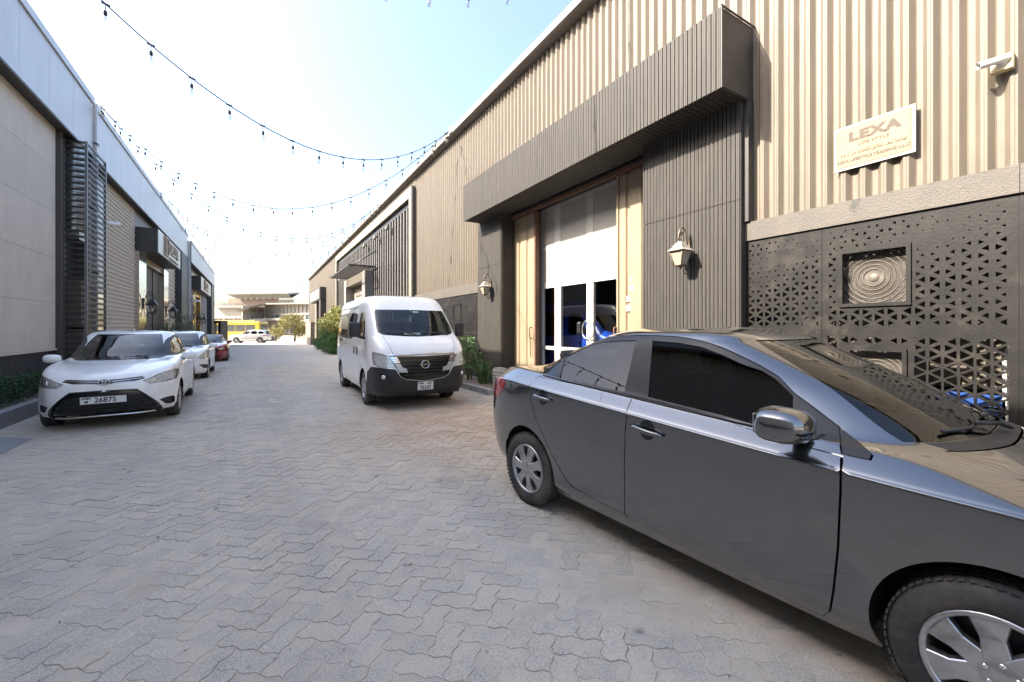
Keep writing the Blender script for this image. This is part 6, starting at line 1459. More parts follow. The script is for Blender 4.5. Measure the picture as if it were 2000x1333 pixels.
def saloon(cfg):
    t = car_root(cfg['name'], cfg['label'], 'car', cfg['mid'], cfg['fwd']); pose = t.matrix_basis.copy(); S = Shell(cfg['lv'], cfg.get('xm', -.1), bulge=flare(cfg['axles'], cfg['wr'], cfg['track'])); PT = cfg['paint']; K = cfg; st = cfg.get('step', (.05, .03))
    ws = screen(*K['ws']); rs = screen(*K['rs'], c=180)
    dlo = S.side(dens(smooth_poly(K['dlo'], 1)), 1, (30, 150), (5.5, 9.6)); panes = [S.side(dens(smooth_poly(p, 1)), 1, (30, 150), (5.8, 9.5)) for p in K['panes']]
    doors = [S.side(dens(p), 1, (30, 150), (0, 8)) for p in K['doors']]
    arch = [S.side(dens(arc(x, K['wz'], K['ar'], -30, 210, 36), .025), 1, (15, 165), (0, 6)) for x in K['axles']]
    tail = S.rear([(a, b) for a, b in K['tail']], (115, 178), (2, 7))
    he = np.array(K['hood_edge']) * np.array([R(1), 1]); he = np.stack([np.interp(np.linspace(0, 1, 20), np.linspace(0, 1, len(he)), he[:, k]) for k in (0, 1)], 1)
    hood = np.vstack([he, [(a, he[-1, 1]) for a in np.linspace(he[-1, 0], -he[-1, 0], 22)][1:-1], flip(he)[::-1], [(a, he[0, 1]) for a in np.linspace(-he[0, 0], he[0, 0], 22)][1:-1]])
    ft = K['front'](S, pose)
    holes = [Gp(ws, .002), Gp(hood)]
    for pv in (dlo, *doors): holes += [Gp(pv, .005), flip(Gp(pv, .005))]
    for pv in arch: holes += [pv, flip(pv)]
    for f in ft:
        if f.get('hole'): holes += [f['pv']] if f.get('sym') else [f['pv'], flip(f['pv'])]
    patch(S, ring_cov(S, -128, 128, 0, 11.98), holes, PT, 'body', t, 0, st, .012)
    rh = [rs] + [q for pv in (dlo, doors[-1], arch[1], tail) for q in (sh2(Gp(pv, .004) if pv is not arch[1] else pv), sh2(flip(Gp(pv, .004) if pv is not arch[1] else pv)))]
    patch(S, ring_cov(S, 128, 232, 0, 11.98, 60), rh, PT, 'rear_body', t, 0, st, 0)
    patch(S, hood, [], PT, 'bonnet', t, 0, st)
    patch(S, ring_cov(S, -179, 179, .05, 6.85, 90, 30), [q for a in arch for q in (a, flip(a))], M_UNDER, 'lining', t, -.06, (.12, .06), 0)
    patch(S, ws, [], K['gw'], 'windscreen', t, -.004, (.06, .04), 0); patch(S, rs, [], G_CLEAR, 'rear_screen', t, -.004, (.06, .04), 0)
    patch(S, ws, [np.array(offset_poly([tuple(q) for q in ws * SCL], .022)) / SCL], M_GLOSSB, 'windscreen_border', t, -.008, (.04, .03), 0)
    sc = np.array([(R(p), K['ws'][2] - .01) for p in np.linspace(-K['ws'][0] + 3, K['ws'][0] - 3, 24)] + [(R(p), he[0, 1] + .02) for p in np.linspace(K['ws'][0] - 4, -K['ws'][0] + 4, 24)]); patch(S, sc, [], M_TRIM, 'scuttle', t, .002, (.05, .03), 0)
    Pw = lambda a, v, o=.014: on(S, [(R(a), v)], o)[0]; v0 = K['ws'][2]
    wiper(t, [Pw(-30, v0 + .1), Pw(-18, v0 + .06), Pw(0, v0 + .14)], [Pw(-14, v0 + .08, .03), Pw(-4, v0, .03), Pw(2, v0 - .06, .01)]); wiper(t, [Pw(4, v0 + .08), Pw(14, v0 + .06), Pw(28, v0 + .14)], [Pw(16, v0 + .08, .03), Pw(24, v0, .03), Pw(28, v0 - .06, .01)])
    for sg in (1, -1):
        F = (lambda q: q) if sg > 0 else flip
        for i, d in enumerate(doors):
            dd = patch(S, F(Gp(d, -.003)), [], PT, 'front_door' if i == 0 else 'rear_door', t, 0, st)
            for p in K['pane_of'][i]: patch(S, F(panes[p]), [], K['gs'], 'pane', dd, -.012, (.08, .06), 0, flat=.8)
            xa, za = K['handles'][i]; hp = S.side([(xa + .2 * q, za) for q in np.linspace(0, 1, 7)], sg, (40, 140), (1, 6)); P3 = on(S, hp); N3 = S.N(hp[:, 0], hp[:, 1])
            MB().tube([p + Vector(n) * (.032 * math.sin(math.pi * (.1 + .8 * k / 6)) + .003) for k, (p, n) in enumerate(zip(P3, N3))], .014, 8).build('door_handle', PT if not K.get('chrome_handle') else M_CHROME, dd)
            if i == 0: mirror_unit(dd, K['mirror'], 1, .02, (.20, .22, .15), PT, M_TRIM, 0.0) if sg > 0 else mirror_unit(dd, (K['mirror'][0], -K['mirror'][1], K['mirror'][2]), -1, .02, (.20, .22, .15), PT, M_TRIM, 0.0)
        patch(S, F(dlo), [F(p) for p in panes], M_TRIM, 'window_frame', t, -.004, (.05, .04), .02)
        patch(S, F(tail), [], M_RED, 'tail_lamp', t, .003, (.05, .03), .03)
        for x in K['axles']: wheel(t, (x, sg * (K['track'] - K['ww'] / 2), K['wr']), sg, K['wr'], K['ww'], K['rim'], K['spokes'], K.get('wstyle', 'cover'), K.get('wm')); wheel_well(t, x, sg, K['wz'], K['ar'] + .004, .45, K['track'] - .09)
    for f in ft:
        for sg in ((1,) if f.get('sym') else (1, -1)):
            pv = f['pv'] if sg > 0 else flip(f['pv'])
            if f['kind'] == 'lamp':
                bo = patch(S, pv, [], M_BOWL, f['name'], t, -.025, (.03, .02), 0); patch(S, pv, [], G_LENS, 'lens', bo, .002, (.03, .02), 0)
                patch(S, pv, [np.array(offset_poly([tuple(q) for q in pv * SCL], .005)) / SCL], K.get('bezel', M_TRIM), 'bezel', bo, -.006, (.03, .02), .015)
                for (u, w, r) in f.get('bulbs', ()):
                    c = pv.mean(0) * (1 - abs(u)) + pv[int(abs(w)) % len(pv)] * abs(u); q = on(S, [c], -.02)[0]; n = Vector(S.N(c[0:1], c[1:2])[0]); M = n.to_track_quat('Z', 'Y').to_matrix().to_4x4(); M.translation = q
                    MB().lathe([(r, 0), (r * .9, -.012), (r * .5, -.03), (.0001, -.04)], 16, M).build('reflector', M_CHROME, bo); MB().lathe([(.0001, -.004), (r * .2, -.01), (r * .25, -.03)], 10, M).build('lamp_bulb', M_PLATE, bo)
            else:
                o = patch(S, pv, [], f['m'], f['name'], t, f.get('off', -.03), (.04, .025), f.get('rim', 0))
                if f.get('hole'): pass
    K['detail'](S, pose, t, PT)
    MB().box(-1.9, 1.7, -.60, .60, .22, .28).build('underbody', M_UNDER, t); MB().box(-1.5, 1.0, -.7, .7, .40, .45).build('cabin_floor', M_UNDER, t)
    seats(t, [(-.05, (-.36, .36), .58), (-.9, (-.36, .36), .52)], .48, K['seat']); MB().bbox(.62, 1.12, -.66, .66, .80, 1.0, .05).build('dashboard', M_DASH, t); steering(t, .5, .36, .93)
    return t, S
def emblem_frame(S, pose, px, rg, vr, off):
    pv = S.pix([px], pose, rg, vr); pv[0, 0] = 0; q = on(S, pv, off)[0]; n = Vector(S.N(pv[:, 0], pv[:, 1])[0]); n.z *= .6; n.normalize(); y = Vector((0, 1, 0)); return frame_mat(q, y, n.cross(y))
FR = (-2, 70)
def t6(p): return conv(p, 60, 640, .15)
def t7(p): return conv(p, 240, 640, .15)
LVY = [(2.02, .20, -2.10, .30, .800, .20, 0, 4.4, 4.6), (2.10, .27, -2.20, .42, .835, .32, 0, 4.6, 4.8), (2.14, .48, -2.25, .62, .850, .60, 0, 4.6, 4.8), (2.13, .66, -2.24, .85, .852, .85, 0, 4.4, 4.8), (2.09, .76, -2.20, 1.0, .845, .94, -.02, 4.2, 4.4), (2.02, .82, -2.18, 1.03, .83, .975, -.02, 4.0, 4),
       (1.62, .935, -2.1, 1.09, .775, 1.015, -.02, 3.8, 3.6), (1.24, 1.005, -1.7, 1.12, .755, 1.035, -.02, 3.6, 3.4), (.80, 1.215, -1.35, 1.29, .690, 1.24, -.01, 3.5, 3.2), (.32, 1.418, -1.0, 1.42, .615, 1.42, 0, 3.3, 3.0), (.20, 1.452, -.9, 1.46, .555, 1.462, 0, 3.0, 2.8), (0, 1.485, -.7, 1.485, .34, 1.49, 0, 2.6, 2.5), (-.2, 1.492, -.5, 1.492, .002, 1.50, 0, 2.4, 2.4)]
DLO = [(-1.42, 1.09), (.98, 1.02), (.90, 1.10), (.62, 1.26), (.30, 1.37), (-.10, 1.425), (-.55, 1.42), (-.95, 1.34), (-1.30, 1.19)]
PAN = [[(-.20, 1.08), (.86, 1.055), (.56, 1.235), (.26, 1.345), (-.16, 1.395)], [(-.30, 1.08), (-.26, 1.395), (-.55, 1.39), (-.92, 1.31), (-1.0, 1.10)], [(-1.05, 1.105), (-.98, 1.28), (-1.25, 1.16), (-1.30, 1.12)]]
DOORS = [[(-.26, .30), (.90, .28), (.97, .40), (.97, .98), (-.26, 1.03)], [(-.27, .30), (-.27, 1.035), (-1.20, 1.06), (-1.25, .95), (-1.10, .62), (-.88, .33)]]
BASE = dict(dlo=DLO, panes=PAN, pane_of=[[0], [1, 2]], doors=DOORS, handles=[(-.16, .87), (-1.12, .89)], axles=(1.30, -1.30), wz=.31, ar=.345, wr=.30, ww=.19, rim=.19, track=.83, spokes=7, tail=[(.45, .86), (.80, .84), (.82, 1.0), (.55, 1.0)],
            ws=(43, 40, 7.1, 9.1), rs=(42, 42, 7.15, 8.9), hood_edge=[(40, 6.95), (40, 6.4), (40, 5.8), (38, 5.25), (34, 4.75)], mirror=(.72, .78, 1.02), gw=G_MID, gs=G_TINT, seat=M_SEAT, lv=LVY)
M_WPAINT = paint('white_paint', (0.87, 0.86, 0.835), 0.0, 0.25, damt=0.06); M_WPAINT2 = paint('white_paint_clean', (0.87, 0.86, 0.84), 0.0, 0.25, damt=0.08)
def front_y(S, pose):
    L = half(S, pose, t7([(262, 692), (355, 655), (450, 610), (560, 568), (690, 535), (726, 543), (722, 600), (700, 660), (560, 700), (355, 730), (300, 714)]), (5, 75), (2, 6.8))
    lg = sym(S, pose, [(205, 766), (240, 763), (267, 762), (279, 769), (306, 787), (315, 797), (314.5, 804), (300, 806), (205, 812)], (-2, 62), (0, 4))
    fg = half(S, pose, t7([(475, 937), (560, 905), (655, 883), (676, 900), (680, 960), (630, 985), (560, 990)]), (5, 75), (0, 4))
    ug = sym(S, pose, [(205, 743), (240, 740), (278, 735), (284, 739), (262, 745), (205, 752)], (-2, 60), (2, 6))
    return [dict(kind='lamp', name='head_lamp', pv=L, hole=True, bulbs=[(.15, 2, .05), (.5, 6, .035)]), dict(kind='p', name='lower_grille', pv=lg, sym=True, hole=True, m=M_GLOSSB, off=-.035), dict(kind='p', name='fog_recess', pv=fg, hole=True, m=M_TRIM, off=-.03), dict(kind='p', name='upper_grille', pv=ug, sym=True, hole=True, m=M_GLOSSB, off=-.012)]
def detail_y(S, pose, t, PT):
    # chrome bars, emblem, plate, bumper chin strip
    for pts, r in (([(262, 745), (240, 747), (216, 750)], .006), ([(281, 738), (250, 742), (216, 746)], .006)):
        a = S.pix(dens(pts, 4, False), pose, (1, 60), (2, 6))
        for sg in (1, -1): line_on(S, a if sg > 0 else flip(a), r, M_CHROME, 'grille_bar', t, .002)
    a = S.pix(dens([(205, 814), (260, 809), (304, 803)], 5, False), pose, (-2, 62), (0, 3)); a[0, 0] = 0; line_on(S, np.vstack([flip(a)[::-1], a[1:]]), .016, M_CHROME, 'chin_strip', t, .004, 8)
    a = S.pix(dens([(207, 764), (267, 761), (281, 769), (308, 786), (317, 797)], 5, False), pose, (1, 65), (0, 4))
    for sg in (1, -1): line_on(S, a if sg > 0 else flip(a), .012, M_GLOSSB, 'grille_edge', t, -.002, 8)
    g = S.front([(0, z) for z in np.linspace(.27, .46, 7)], (-2, 2), (0, 4))
    for z in np.linspace(.26, .44, 6):
        yy = .50 + .10 * (z < .33); p = S.front([(y, z) for y in np.linspace(-yy, yy, 15)], (-60, 60), (0, 4)); line_on(S, p, .006, M_TRIM, 'grille_slat', t, -.022)
    M = emblem_frame(S, pose, (205, 747), (-3, 3), (2, 6), .012)
    e = MB(); n = 24
    for (cx, cy, rx, ry) in ((0, 0, .066, .046), (0, .004, .021, .040), (0, .022, .048, .0135)): e.tube([M @ Vector((cx + rx * math.cos(2 * math.pi * i / n), cy + ry * math.sin(2 * math.pi * i / n), .004)) for i in range(n)], .006, 6, closed=True)
    e.build('emblem', M_CHROME, t); MB().lathe([(.0001, .0), (.062, -.002)], 24, M @ Matrix.Diagonal((1, .7, 1, 1))).build('emblem_disc', M_GLOSSB, t)
    M = emblem_frame(S, pose, (202, 781), (-3, 3), (0, 4), .012); reg_plate(t, M, .52, .112, [('26875', .105, .02, -.002, .95), ('M', .055, -.19, -.022, 1.0), ('DUBAI', .034, -.19, .03, 1.0)])
saloon(dict(BASE, name='saloon_car', label='white saloon facing the camera beside the left shrub bed', mid=(-2.12, 10.72), fwd=(.04, -1), paint=M_WPAINT, front=front_y, detail=detail_y, step=(.04, .026)))
def front_s(S, pose):
    L = half(S, pose, t7([(968, 398), (1040, 330), (1110, 282), (1138, 300), (1146, 345), (1138, 380), (1060, 400), (1000, 409)]), (5, 75), (2, 6.8))
    lg = S.front([(-.42, .40), (.42, .40), (.50, .60), (.36, .74), (-.36, .74), (-.50, .60)], (-50, 50), (0, 5)); fg = half(S, pose, t7([(985, 482), (1125, 475), (1142, 520), (1060, 532)]), (5, 75), (0, 4))
    return [dict(kind='lamp', name='head_lamp', pv=L, hole=True, bulbs=[(.2, 2, .05)]), dict(kind='p', name='grille', pv=lg, sym=True, hole=True, m=M_GLOSSB, off=-.03), dict(kind='p', name='fog_recess', pv=fg, hole=True, m=M_TRIM, off=-.03)]
def detail_s(S, pose, t, PT):
    for z in (.46, .53, .60, .67):
        p = S.front([(y, z) for y in np.linspace(-.40, .40, 13)], (-50, 50), (0, 5)); line_on(S, p, .010, M_CHROME if z > .6 else M_TRIM, 'grille_bar', t, -.01)
LVS = [tuple([r[0], r[1], r[2], r[3], r[4], r[5] + .005, r[6], r[7], r[8]]) for r in LVY]
saloon(dict(BASE, name='saloon_car', label='second white saloon parked behind the first on the left', mid=(-2.29, 17.75), fwd=(.02, -1), paint=M_WPAINT2, front=front_s, detail=detail_s, gw=G_CLEAR, seat=M_SEATL, lv=LVS))
# red coupe
LVR = [(2.15, .18, -2.2, .30, .86, .18, 0, 4.4, 4.4), (2.24, .26, -2.3, .42, .90, .28, 0, 4.4, 4.4), (2.28, .45, -2.34, .60, .935, .55, 0, 4.4, 4.4), (2.29, .62, -2.33, .80, .94, .78, 0, 4.2, 4.4), (2.26, .72, -2.30, .92, .935, .88, 0, 4.0, 4.0), (2.18, .78, -2.26, .96, .92, .92, 0, 3.8, 3.8),
       (1.6, .92, -2.15, 1.0, .83, .965, 0, 2.9, 3.4), (.95, 1.0, -1.9, 1.03, .80, .985, 0, 2.9, 3.2), (.52, 1.17, -1.45, 1.16, .71, 1.16, 0, 2.8, 3.0), (.05, 1.33, -.95, 1.31, .62, 1.325, 0, 2.7, 2.8), (-.05, 1.352, -.8, 1.345, .55, 1.352, 0, 2.6, 2.7), (-.2, 1.372, -.65, 1.368, .33, 1.375, 0, 2.5, 2.5), (-.3, 1.378, -.55, 1.376, .002, 1.384, 0, 2.4, 2.4)]
M_RPAINT = paint('red_paint', (0.26, 0.012, 0.014), 0.25, 0.28, damt=0.06)
def front_r(S, pose):
    L = S.front([(.52, .70), (.80, .74), (.86, .66), (.60, .62)], (5, 75), (1, 6)); lg = S.front([(-.50, .44), (.50, .44), (.56, .62), (.48, .70), (-.48, .70), (-.56, .62)], (-50, 50), (0, 5)); fg = S.front([(-.55, .24), (.55, .24), (.62, .36), (-.62, .36)], (-50, 50), (0, 4))
    return [dict(kind='lamp', name='head_lamp', pv=L, hole=True, bulbs=[(.2, 1, .045)]), dict(kind='p', name='grille', pv=lg, sym=True, hole=True, m=M_GLOSSB, off=-.03), dict(kind='p', name='lower_grille', pv=fg, sym=True, hole=True, m=M_TRIM, off=-.03)]
DLR = [(-1.25, 1.02), (.80, 1.0), (.62, 1.09), (.35, 1.20), (.05, 1.27), (-.40, 1.29), (-.85, 1.22), (-1.2, 1.08)]
saloon(dict(BASE, name='coupe_car', label='red sports coupe behind the two white saloons', mid=(-2.42, 27.4), fwd=(.03, -1), paint=M_RPAINT, front=front_r, detail=lambda *a: None, lv=LVR, dlo=DLR, panes=[[(-.40, 1.03), (.66, 1.02), (.32, 1.17), (.02, 1.245), (-.38, 1.26)], [(-.5, 1.03), (-.46, 1.26), (-.82, 1.19), (-1.12, 1.06)]], pane_of=[[0], [1]],
            doors=[[(-.45, .28), (.80, .26), (.88, .40), (.86, .94), (-.45, .96)], [(-.46, .28), (-.46, .965), (-1.0, .97), (-1.02, .7), (-.95, .5), (-.85, .33)]], handles=[(-.35, .84), (-.85, .84)], axles=(1.36, -1.36), track=.93, wr=.34, wz=.35, ar=.385, ww=.24, rim=.25, spokes=5, wstyle='five', mirror=(.60, .84, .98), tail=[(.5, .80), (.86, .78), (.86, .92), (.5, .93)], gw=G_CLEAR))
# ------------------------------------------------------------------ high-roof minibus
def v5(p): return conv(p, 620, 540, .21)
def v8(p): return conv(p, 640, 570, .1726)
def minibus(name, label, mid, fwd, PT, plate=True, detail=True):
    t = car_root(name, label, 'van', mid, fwd); TR = (2.72, 10.18, 0); 
    pose = Matrix.Translation(TR) @ Matrix.Rotation(math.atan2(-1, -.013), 4, 'Z')   # pose of the traced minibus
    LV = [(2.44, .26, -2.55, .35, .90, .28, 0, 8.0, 9), (2.53, .35, -2.60, .45, .935, .42, 0, 8.6, 9), (2.56, .62, -2.62, .70, .945, .72, 0, 9.0, 9), (2.54, .84, -2.62, .95, .945, .98, 0, 9.0, 9), (2.50, 1.05, -2.6, 1.1, .94, 1.15, 0, 9.0, 9), (2.38, 1.23, -2.6, 1.25, .93, 1.28, 0, 9.0, 9), (2.15, 1.385, -2.59, 1.4, .918, 1.40, 0, 9.0, 9),
          (1.88, 1.655, -2.57, 1.65, .892, 1.66, 0, 8.5, 9), (1.59, 1.93, -2.54, 1.93, .862, 1.92, 0, 8.0, 9), (1.38, 2.13, -2.48, 2.10, .835, 2.09, 0, 7.0, 8), (1.18, 2.225, -2.40, 2.22, .775, 2.205, 0, 6.0, 7), (.75, 2.268, -2.2, 2.265, .56, 2.262, 0, 4.4, 5), (.3, 2.282, -1.8, 2.28, .002, 2.288, 0, 3.0, 4)]
    S = Shell(LV, -.3, bulge=flare((1.475, -1.475), .34, .93))
    FRr = (-70, 2)
    def tr(pts, rg=(-78, -3), vr=(0, 6.5), step=4): return S.pix(dens(pts, step), pose, rg, vr)
    def trs(pts, vr, step=4):
        a = S.pix(dens(pts, step, False), pose, FRr, vr); a[0, 0] = 0; a[-1, 0] = 0; return np.vstack([a, flip(a)[::-1][1:-1]])
    ws = trs(v5([(1000, 316), (800, 312), (535, 310), (530, 330), (545, 480), (562, 520), (610, 544), (800, 556), (1000, 562)]), (5.5, 9))
    lamp = tr(v5([(508, 703), (600, 722), (668, 748), (700, 800), (727, 864), (640, 855), (560, 845), (520, 822), (510, 760)]), (-80, -5), (1.5, 6))
    gril = trs(v5([(1000, 742), (800, 745), (672, 748), (700, 800), (745, 880), (775, 935), (830, 962), (1000, 972)]), (1, 6))
    # black lower bumper: everything below a line falling towards the wheel
    be = S.pix(dens(v5([(1000, 974), (830, 964), (775, 938), (728, 868), (640, 858), (560, 848), (500, 842)]), 4, False), pose, (-80, 2), (0.5, 6)); be[0, 0] = 0
    side_end = S.side([(1.90, .70), (1.87, .55), (1.84, .40), (1.84, .28)], -1, (30, 90), (0, 4))
    hb = np.vstack([be, side_end]); bot = np.array([(p, 0.0) for p in np.linspace(side_end[-1, 0], 0, 20)]); hb = np.vstack([hb, bot]); bump = np.vstack([hb, flip(hb)[::-1][1:-1]])
    arch = [S.side(dens(arc(x, .35, .385, -25, 205, 32), .03), -1, (12, 170), (0, 5)) for x in (1.475, -1.475)]
    fwin = S.side(dens(smooth_poly([(1.60, 1.36), (1.42, 1.62), (1.25, 1.84), (1.15, 1.87), (.80, 1.87), (.78, 1.34), (1.2, 1.32)], 1)), -1, (30, 150), (4, 9))
    rwin = S.side(dens(smooth_poly([(.62, 1.88), (-2.30, 1.86), (-2.34, 1.70), (-2.34, 1.36), (.10, 1.30), (.30, 1.38), (.50, 1.62)], 1)), -1, (20, 165), (4, 9))
    fdoor = S.side(dens([(.70, .45), (1.02, .42), (1.06, .60), (1.20, .76), (1.475, .80), (1.72, .74), (1.80, 1.0), (1.74, 1.30), (1.50, 1.66), (1.26, 1.93), (1.12, 1.965), (.72, 1.965)]), -1, (25, 150), (0, 9))
    sdoor = S.side(dens([(.68, .42), (-.52, .42), (-.52, 1.98), (.68, 1.98)]), -1, (30, 150), (0, 9.3))
    rs = screen(40, 38, 6.2, 8.6, 180)
    HL = [Gp(ws, .003), gril, bump] + [q for pv in (lamp,) for q in (pv, flip(pv))] + [q for a in arch for q in (a, flip(a))] + [q for pv in (fdoor, sdoor) for q in (Gp(pv, .004), flip(Gp(pv, .004)))]
    # the rear part of the side glass beyond the sliding door
    rw2 = S.side(dens(smooth_poly([(-.60, 1.875), (-2.30, 1.86), (-2.34, 1.70), (-2.34, 1.36), (-.60, 1.32)], 1)), -1, (20, 165), (4, 9)); rw1 = S.side(dens(smooth_poly([(.60, 1.88), (-.46, 1.875), (-.46, 1.315), (.10, 1.30), (.30, 1.38), (.48, 1.62)], 1)), -1, (20, 165), (4, 9))
    HL += [rw2, flip(rw2)]; rw_all = S.side(dens(smooth_poly([(.66, 1.91), (-2.34, 1.89), (-2.38, 1.70), (-2.38, 1.33), (.12, 1.27), (.33, 1.36), (.53, 1.62)], 1)), -1, (20, 165), (4, 9))
    patch(S, ring_cov(S, -140, 140, 0, 11.98), HL, PT, 'body', t, 0, (.05, .03), .012)
    patch(S, ring_cov(S, 140, 220, 0, 11.98, 60), [rs, sh2(rw2), sh2(flip(rw2))], PT, 'rear_body', t, 0, (.05, .03), 0)
    patch(S, ring_cov(S, -179, 179, .05, 5.6, 90, 30), [q for a in arch for q in (a, flip(a))], M_UNDER, 'lining', t, -.07, (.12, .06), 0)
    patch(S, bump, [q for a in arch for q in (a, flip(a))], M_BUMPB, 'front_bumper', t, .004, (.035, .025), .03)
    patch(S, ws, [], G_CLEAR, 'windscreen', t, -.004, (.06, .04), 0); patch(S, ws, [np.array(offset_poly([tuple(q) for q in ws * SCL], .016)) / SCL], M_GLOSSB, 'windscreen_border', t, -.009, (.04, .03), 0)
    patch(S, rs, [], G_TINT, 'rear_screen', t, -.004, (.06, .04), 0)
    go = patch(S, gril, [], M_GLOSSB, 'grille', t, -.03, (.04, .025), 0)
    for z in np.linspace(.66, .97, 6):
        yy = .40 + .42 * max(0, z - .78); p = S.front([(y, z) for y in np.linspace(-yy, yy, 15)], (-50, 50), (1, 6)); line_on(S, p, .009, M_TRIM, 'grille_slat', go, -.012)
    p = S.front([(y, 1.045 - .02 * abs(y)) for y in np.linspace(-.66, .66, 21)], (-60, 60), (1, 6)); line_on(S, p, .022, M_CHROME, 'chrome_bar', t, .0, 10)
    for sg in (-1, 1):
        F = (lambda q: q) if sg < 0 else flip
        bo = patch(S, F(lamp), [], M_BOWL, 'head_lamp', t, -.03, (.03, .02), 0); patch(S, F(lamp), [], G_LENS, 'lens', bo, .002, (.03, .02), 0); patch(S, F(lamp), [np.array(offset_poly([tuple(q) for q in F(lamp) * SCL], .006)) / SCL], M_CHROME, 'bezel', bo, -.008, (.03, .02), .03)
        for (u, k, r) in ((.1, 3, .06), (.55, 6, .04)):
            c = F(lamp).mean(0) * (1 - u) + F(lamp)[(k * len(lamp)) // 9] * u; q = on(S, [c], -.02)[0]; n = Vector(S.N(c[0:1], c[1:2])[0]); M = n.to_track_quat('Z', 'Y').to_matrix().to_4x4(); M.translation = q
            MB().lathe([(r, 0), (r * .9, -.015), (r * .5, -.04), (.0001, -.05)], 16, M).build('reflector', M_CHROME, bo); MB().lathe([(.0001, -.004), (r * .3, -.012), (r * .3, -.03)], 10, M).build('lamp_bulb', M_AMBER if k == 6 else M_PLATE, bo)
        # chrome wing of the grille: three ribs and a plate
        for (a, b_, c, d) in (((676, 752), (738, 752), (750, 768), (686, 770)), ((690, 775), (752, 772), (760, 787), (700, 790)), ((704, 794), (764, 790), (770, 804), (714, 808)), ((718, 812), (770, 812), (795, 852), (828, 858)) ):
            pts = v5([a, b_, c, d]) if d != (828, 858) else v5([(718, 812), (770, 812), (792, 850), (828, 858), (842, 896), (762, 896)])
            patch(S, F(tr(pts, (-70, -3), (1, 6), 2)), [], M_CHROME if d != (828, 858) else mat('satin_silver', (.55, .55, .55), .3, .8), 'grille_wing', go, .006, (.02, .012), .012)
        # fog lamp pod
        fp_ = F(tr(v5([(580, 905), (640, 915), (690, 960), (700, 1010), (640, 1030), (588, 1045)]), (-78, -5), (0, 5))); patch(S, fp_, [], M_GLOSSB, 'fog_recess', t, .006, (.03, .02), 0)
        c = F(tr(v5([(615, 940), (616, 941), (614, 941)]), (-78, -5), (0, 5)))[0]; q = on(S, [c], .016)[0]; n = Vector(S.N(c[0:1], c[1:2])[0]); M = n.to_track_quat('Z', 'Y').to_matrix().to_4x4(); M.translation = q
        MB().lathe([(.0001, .004), (.028, .002), (.036, -.004), (.04, -.012)], 16, M).build('fog_lamp', M_BOWL, t)
        for k in range(3): 
            y0 = 965 + 25 * k; a = F(S.pix(dens(v5([(592, y0), (660, y0 + 4)]), 3, False), pose, (-78, -5), (0, 5))); line_on(S, a, .008, M_TRIM, 'fog_slat', t, .010)
        fd = patch(S, F(fdoor), [F(fwin)], PT, 'front_door', t, 0, (.05, .03)); patch(S, F(fwin), [], G_MID, 'pane', fd, -.010, (.08, .06), 0, flat=.8)
        sd = patch(S, F(sdoor), [F(rw1)], PT, 'sliding_door', t, 0, (.05, .03)); patch(S, F(rw1), [], G_TINT, 'pane', sd, -.006, (.08, .06), 0, flat=.8); patch(S, F(rw2), [], G_TINT, 'side_glass', t, -.006, (.08, .06), 0, flat=.8)
        patch(S, F(rw_all), [F(rw1), F(rw2)], M_GLOSSB, 'glass_border', t, .003, (.08, .06), .004)
        for (xa, za, d_) in ((.84, 1.05, fd), (.50, 1.05, sd)):
            pv = S.side([(xa + .05 * math.cos(q), za + .085 * math.sin(q)) for q in np.linspace(0, 2 * math.pi, 17)[:-1]], sg, (40, 140), (1, 6)); patch(S, pv, [], M_TRIM, 'door_handle', d_, .008, (.02, .012), .01)
        pv = S.side([(-1.75, 1.20), (-1.20, 1.20), (-1.20, 1.265), (-1.75, 1.265)], sg, (40, 160), (2, 7)); patch(S, np.array(dens([tuple(q) for q in pv], .05)), [], M_TRIM, 'door_track', t, .004, (.05, .03), .004)
        pv = S.side(dens([(-2.3, 1.16), (-.52, 1.16)], .1, False), sg, (30, 165), (2, 7)); line_on(S, pv, .004, M_UNDER, 'track_line', t, 0)
        # big door mirror
        m_ = MB().bbox(1.50, 1.64, min(sg * 1.02, sg * 1.22), max(sg * 1.02, sg * 1.22), 1.36, 1.66, .045).build('mirror', M_TRIM, fd)
        MB().tube([(1.55, sg * .90, 1.33), (1.56, sg * 1.0, 1.36), (1.57, sg * 1.10, 1.40)], .03, 8).build('mirror_stalk', M_TRIM, m_); MB().box(1.494, 1.499, min(sg * 1.04, sg * 1.2), max(sg * 1.04, sg * 1.2), 1.39, 1.63).build('mirror_glass', mat('mirror_glass', (.8, .82, .85), .02, 1.0), m_)
        for x in (1.475, -1.475): wheel(t, (x, sg * .825, .335), sg, .335, .20, .20, 10, 'twin'); wheel_well(t, x, sg, .35, .388, .5, .87)
        tl = S.rear([(sg * a, b) for a, b in ((.80, 1.0), (.92, 1.0), (.91, 1.5), (.80, 1.5))], (125, 235), (2, 8)); patch(S, tl, [], M_RED, 'tail_lamp', t, .004, (.05, .03), 0)
        gp_ = S.side([(x, 2.02) for x in np.linspace(-1.9, .5, 16)], sg, (30, 150), (7, 10.5)); line_on(S, gp_, .012, PT, 'roof_gutter', t, .004)
    Pw = lambda a, v, o=.016: on(S, [(R(a), v)], o)[0]
    wiper(t, [Pw(-34, 6.22), Pw(-20, 6.18), Pw(-2, 6.25)], [Pw(-20, 6.2, .03), Pw(-8, 6.1, .03), Pw(0, 5.98, .01)]); wiper(t, [Pw(2, 6.22), Pw(16, 6.18), Pw(32, 6.25)], [Pw(16, 6.2, .03), Pw(28, 6.1, .03), Pw(34, 6.0, .01)])
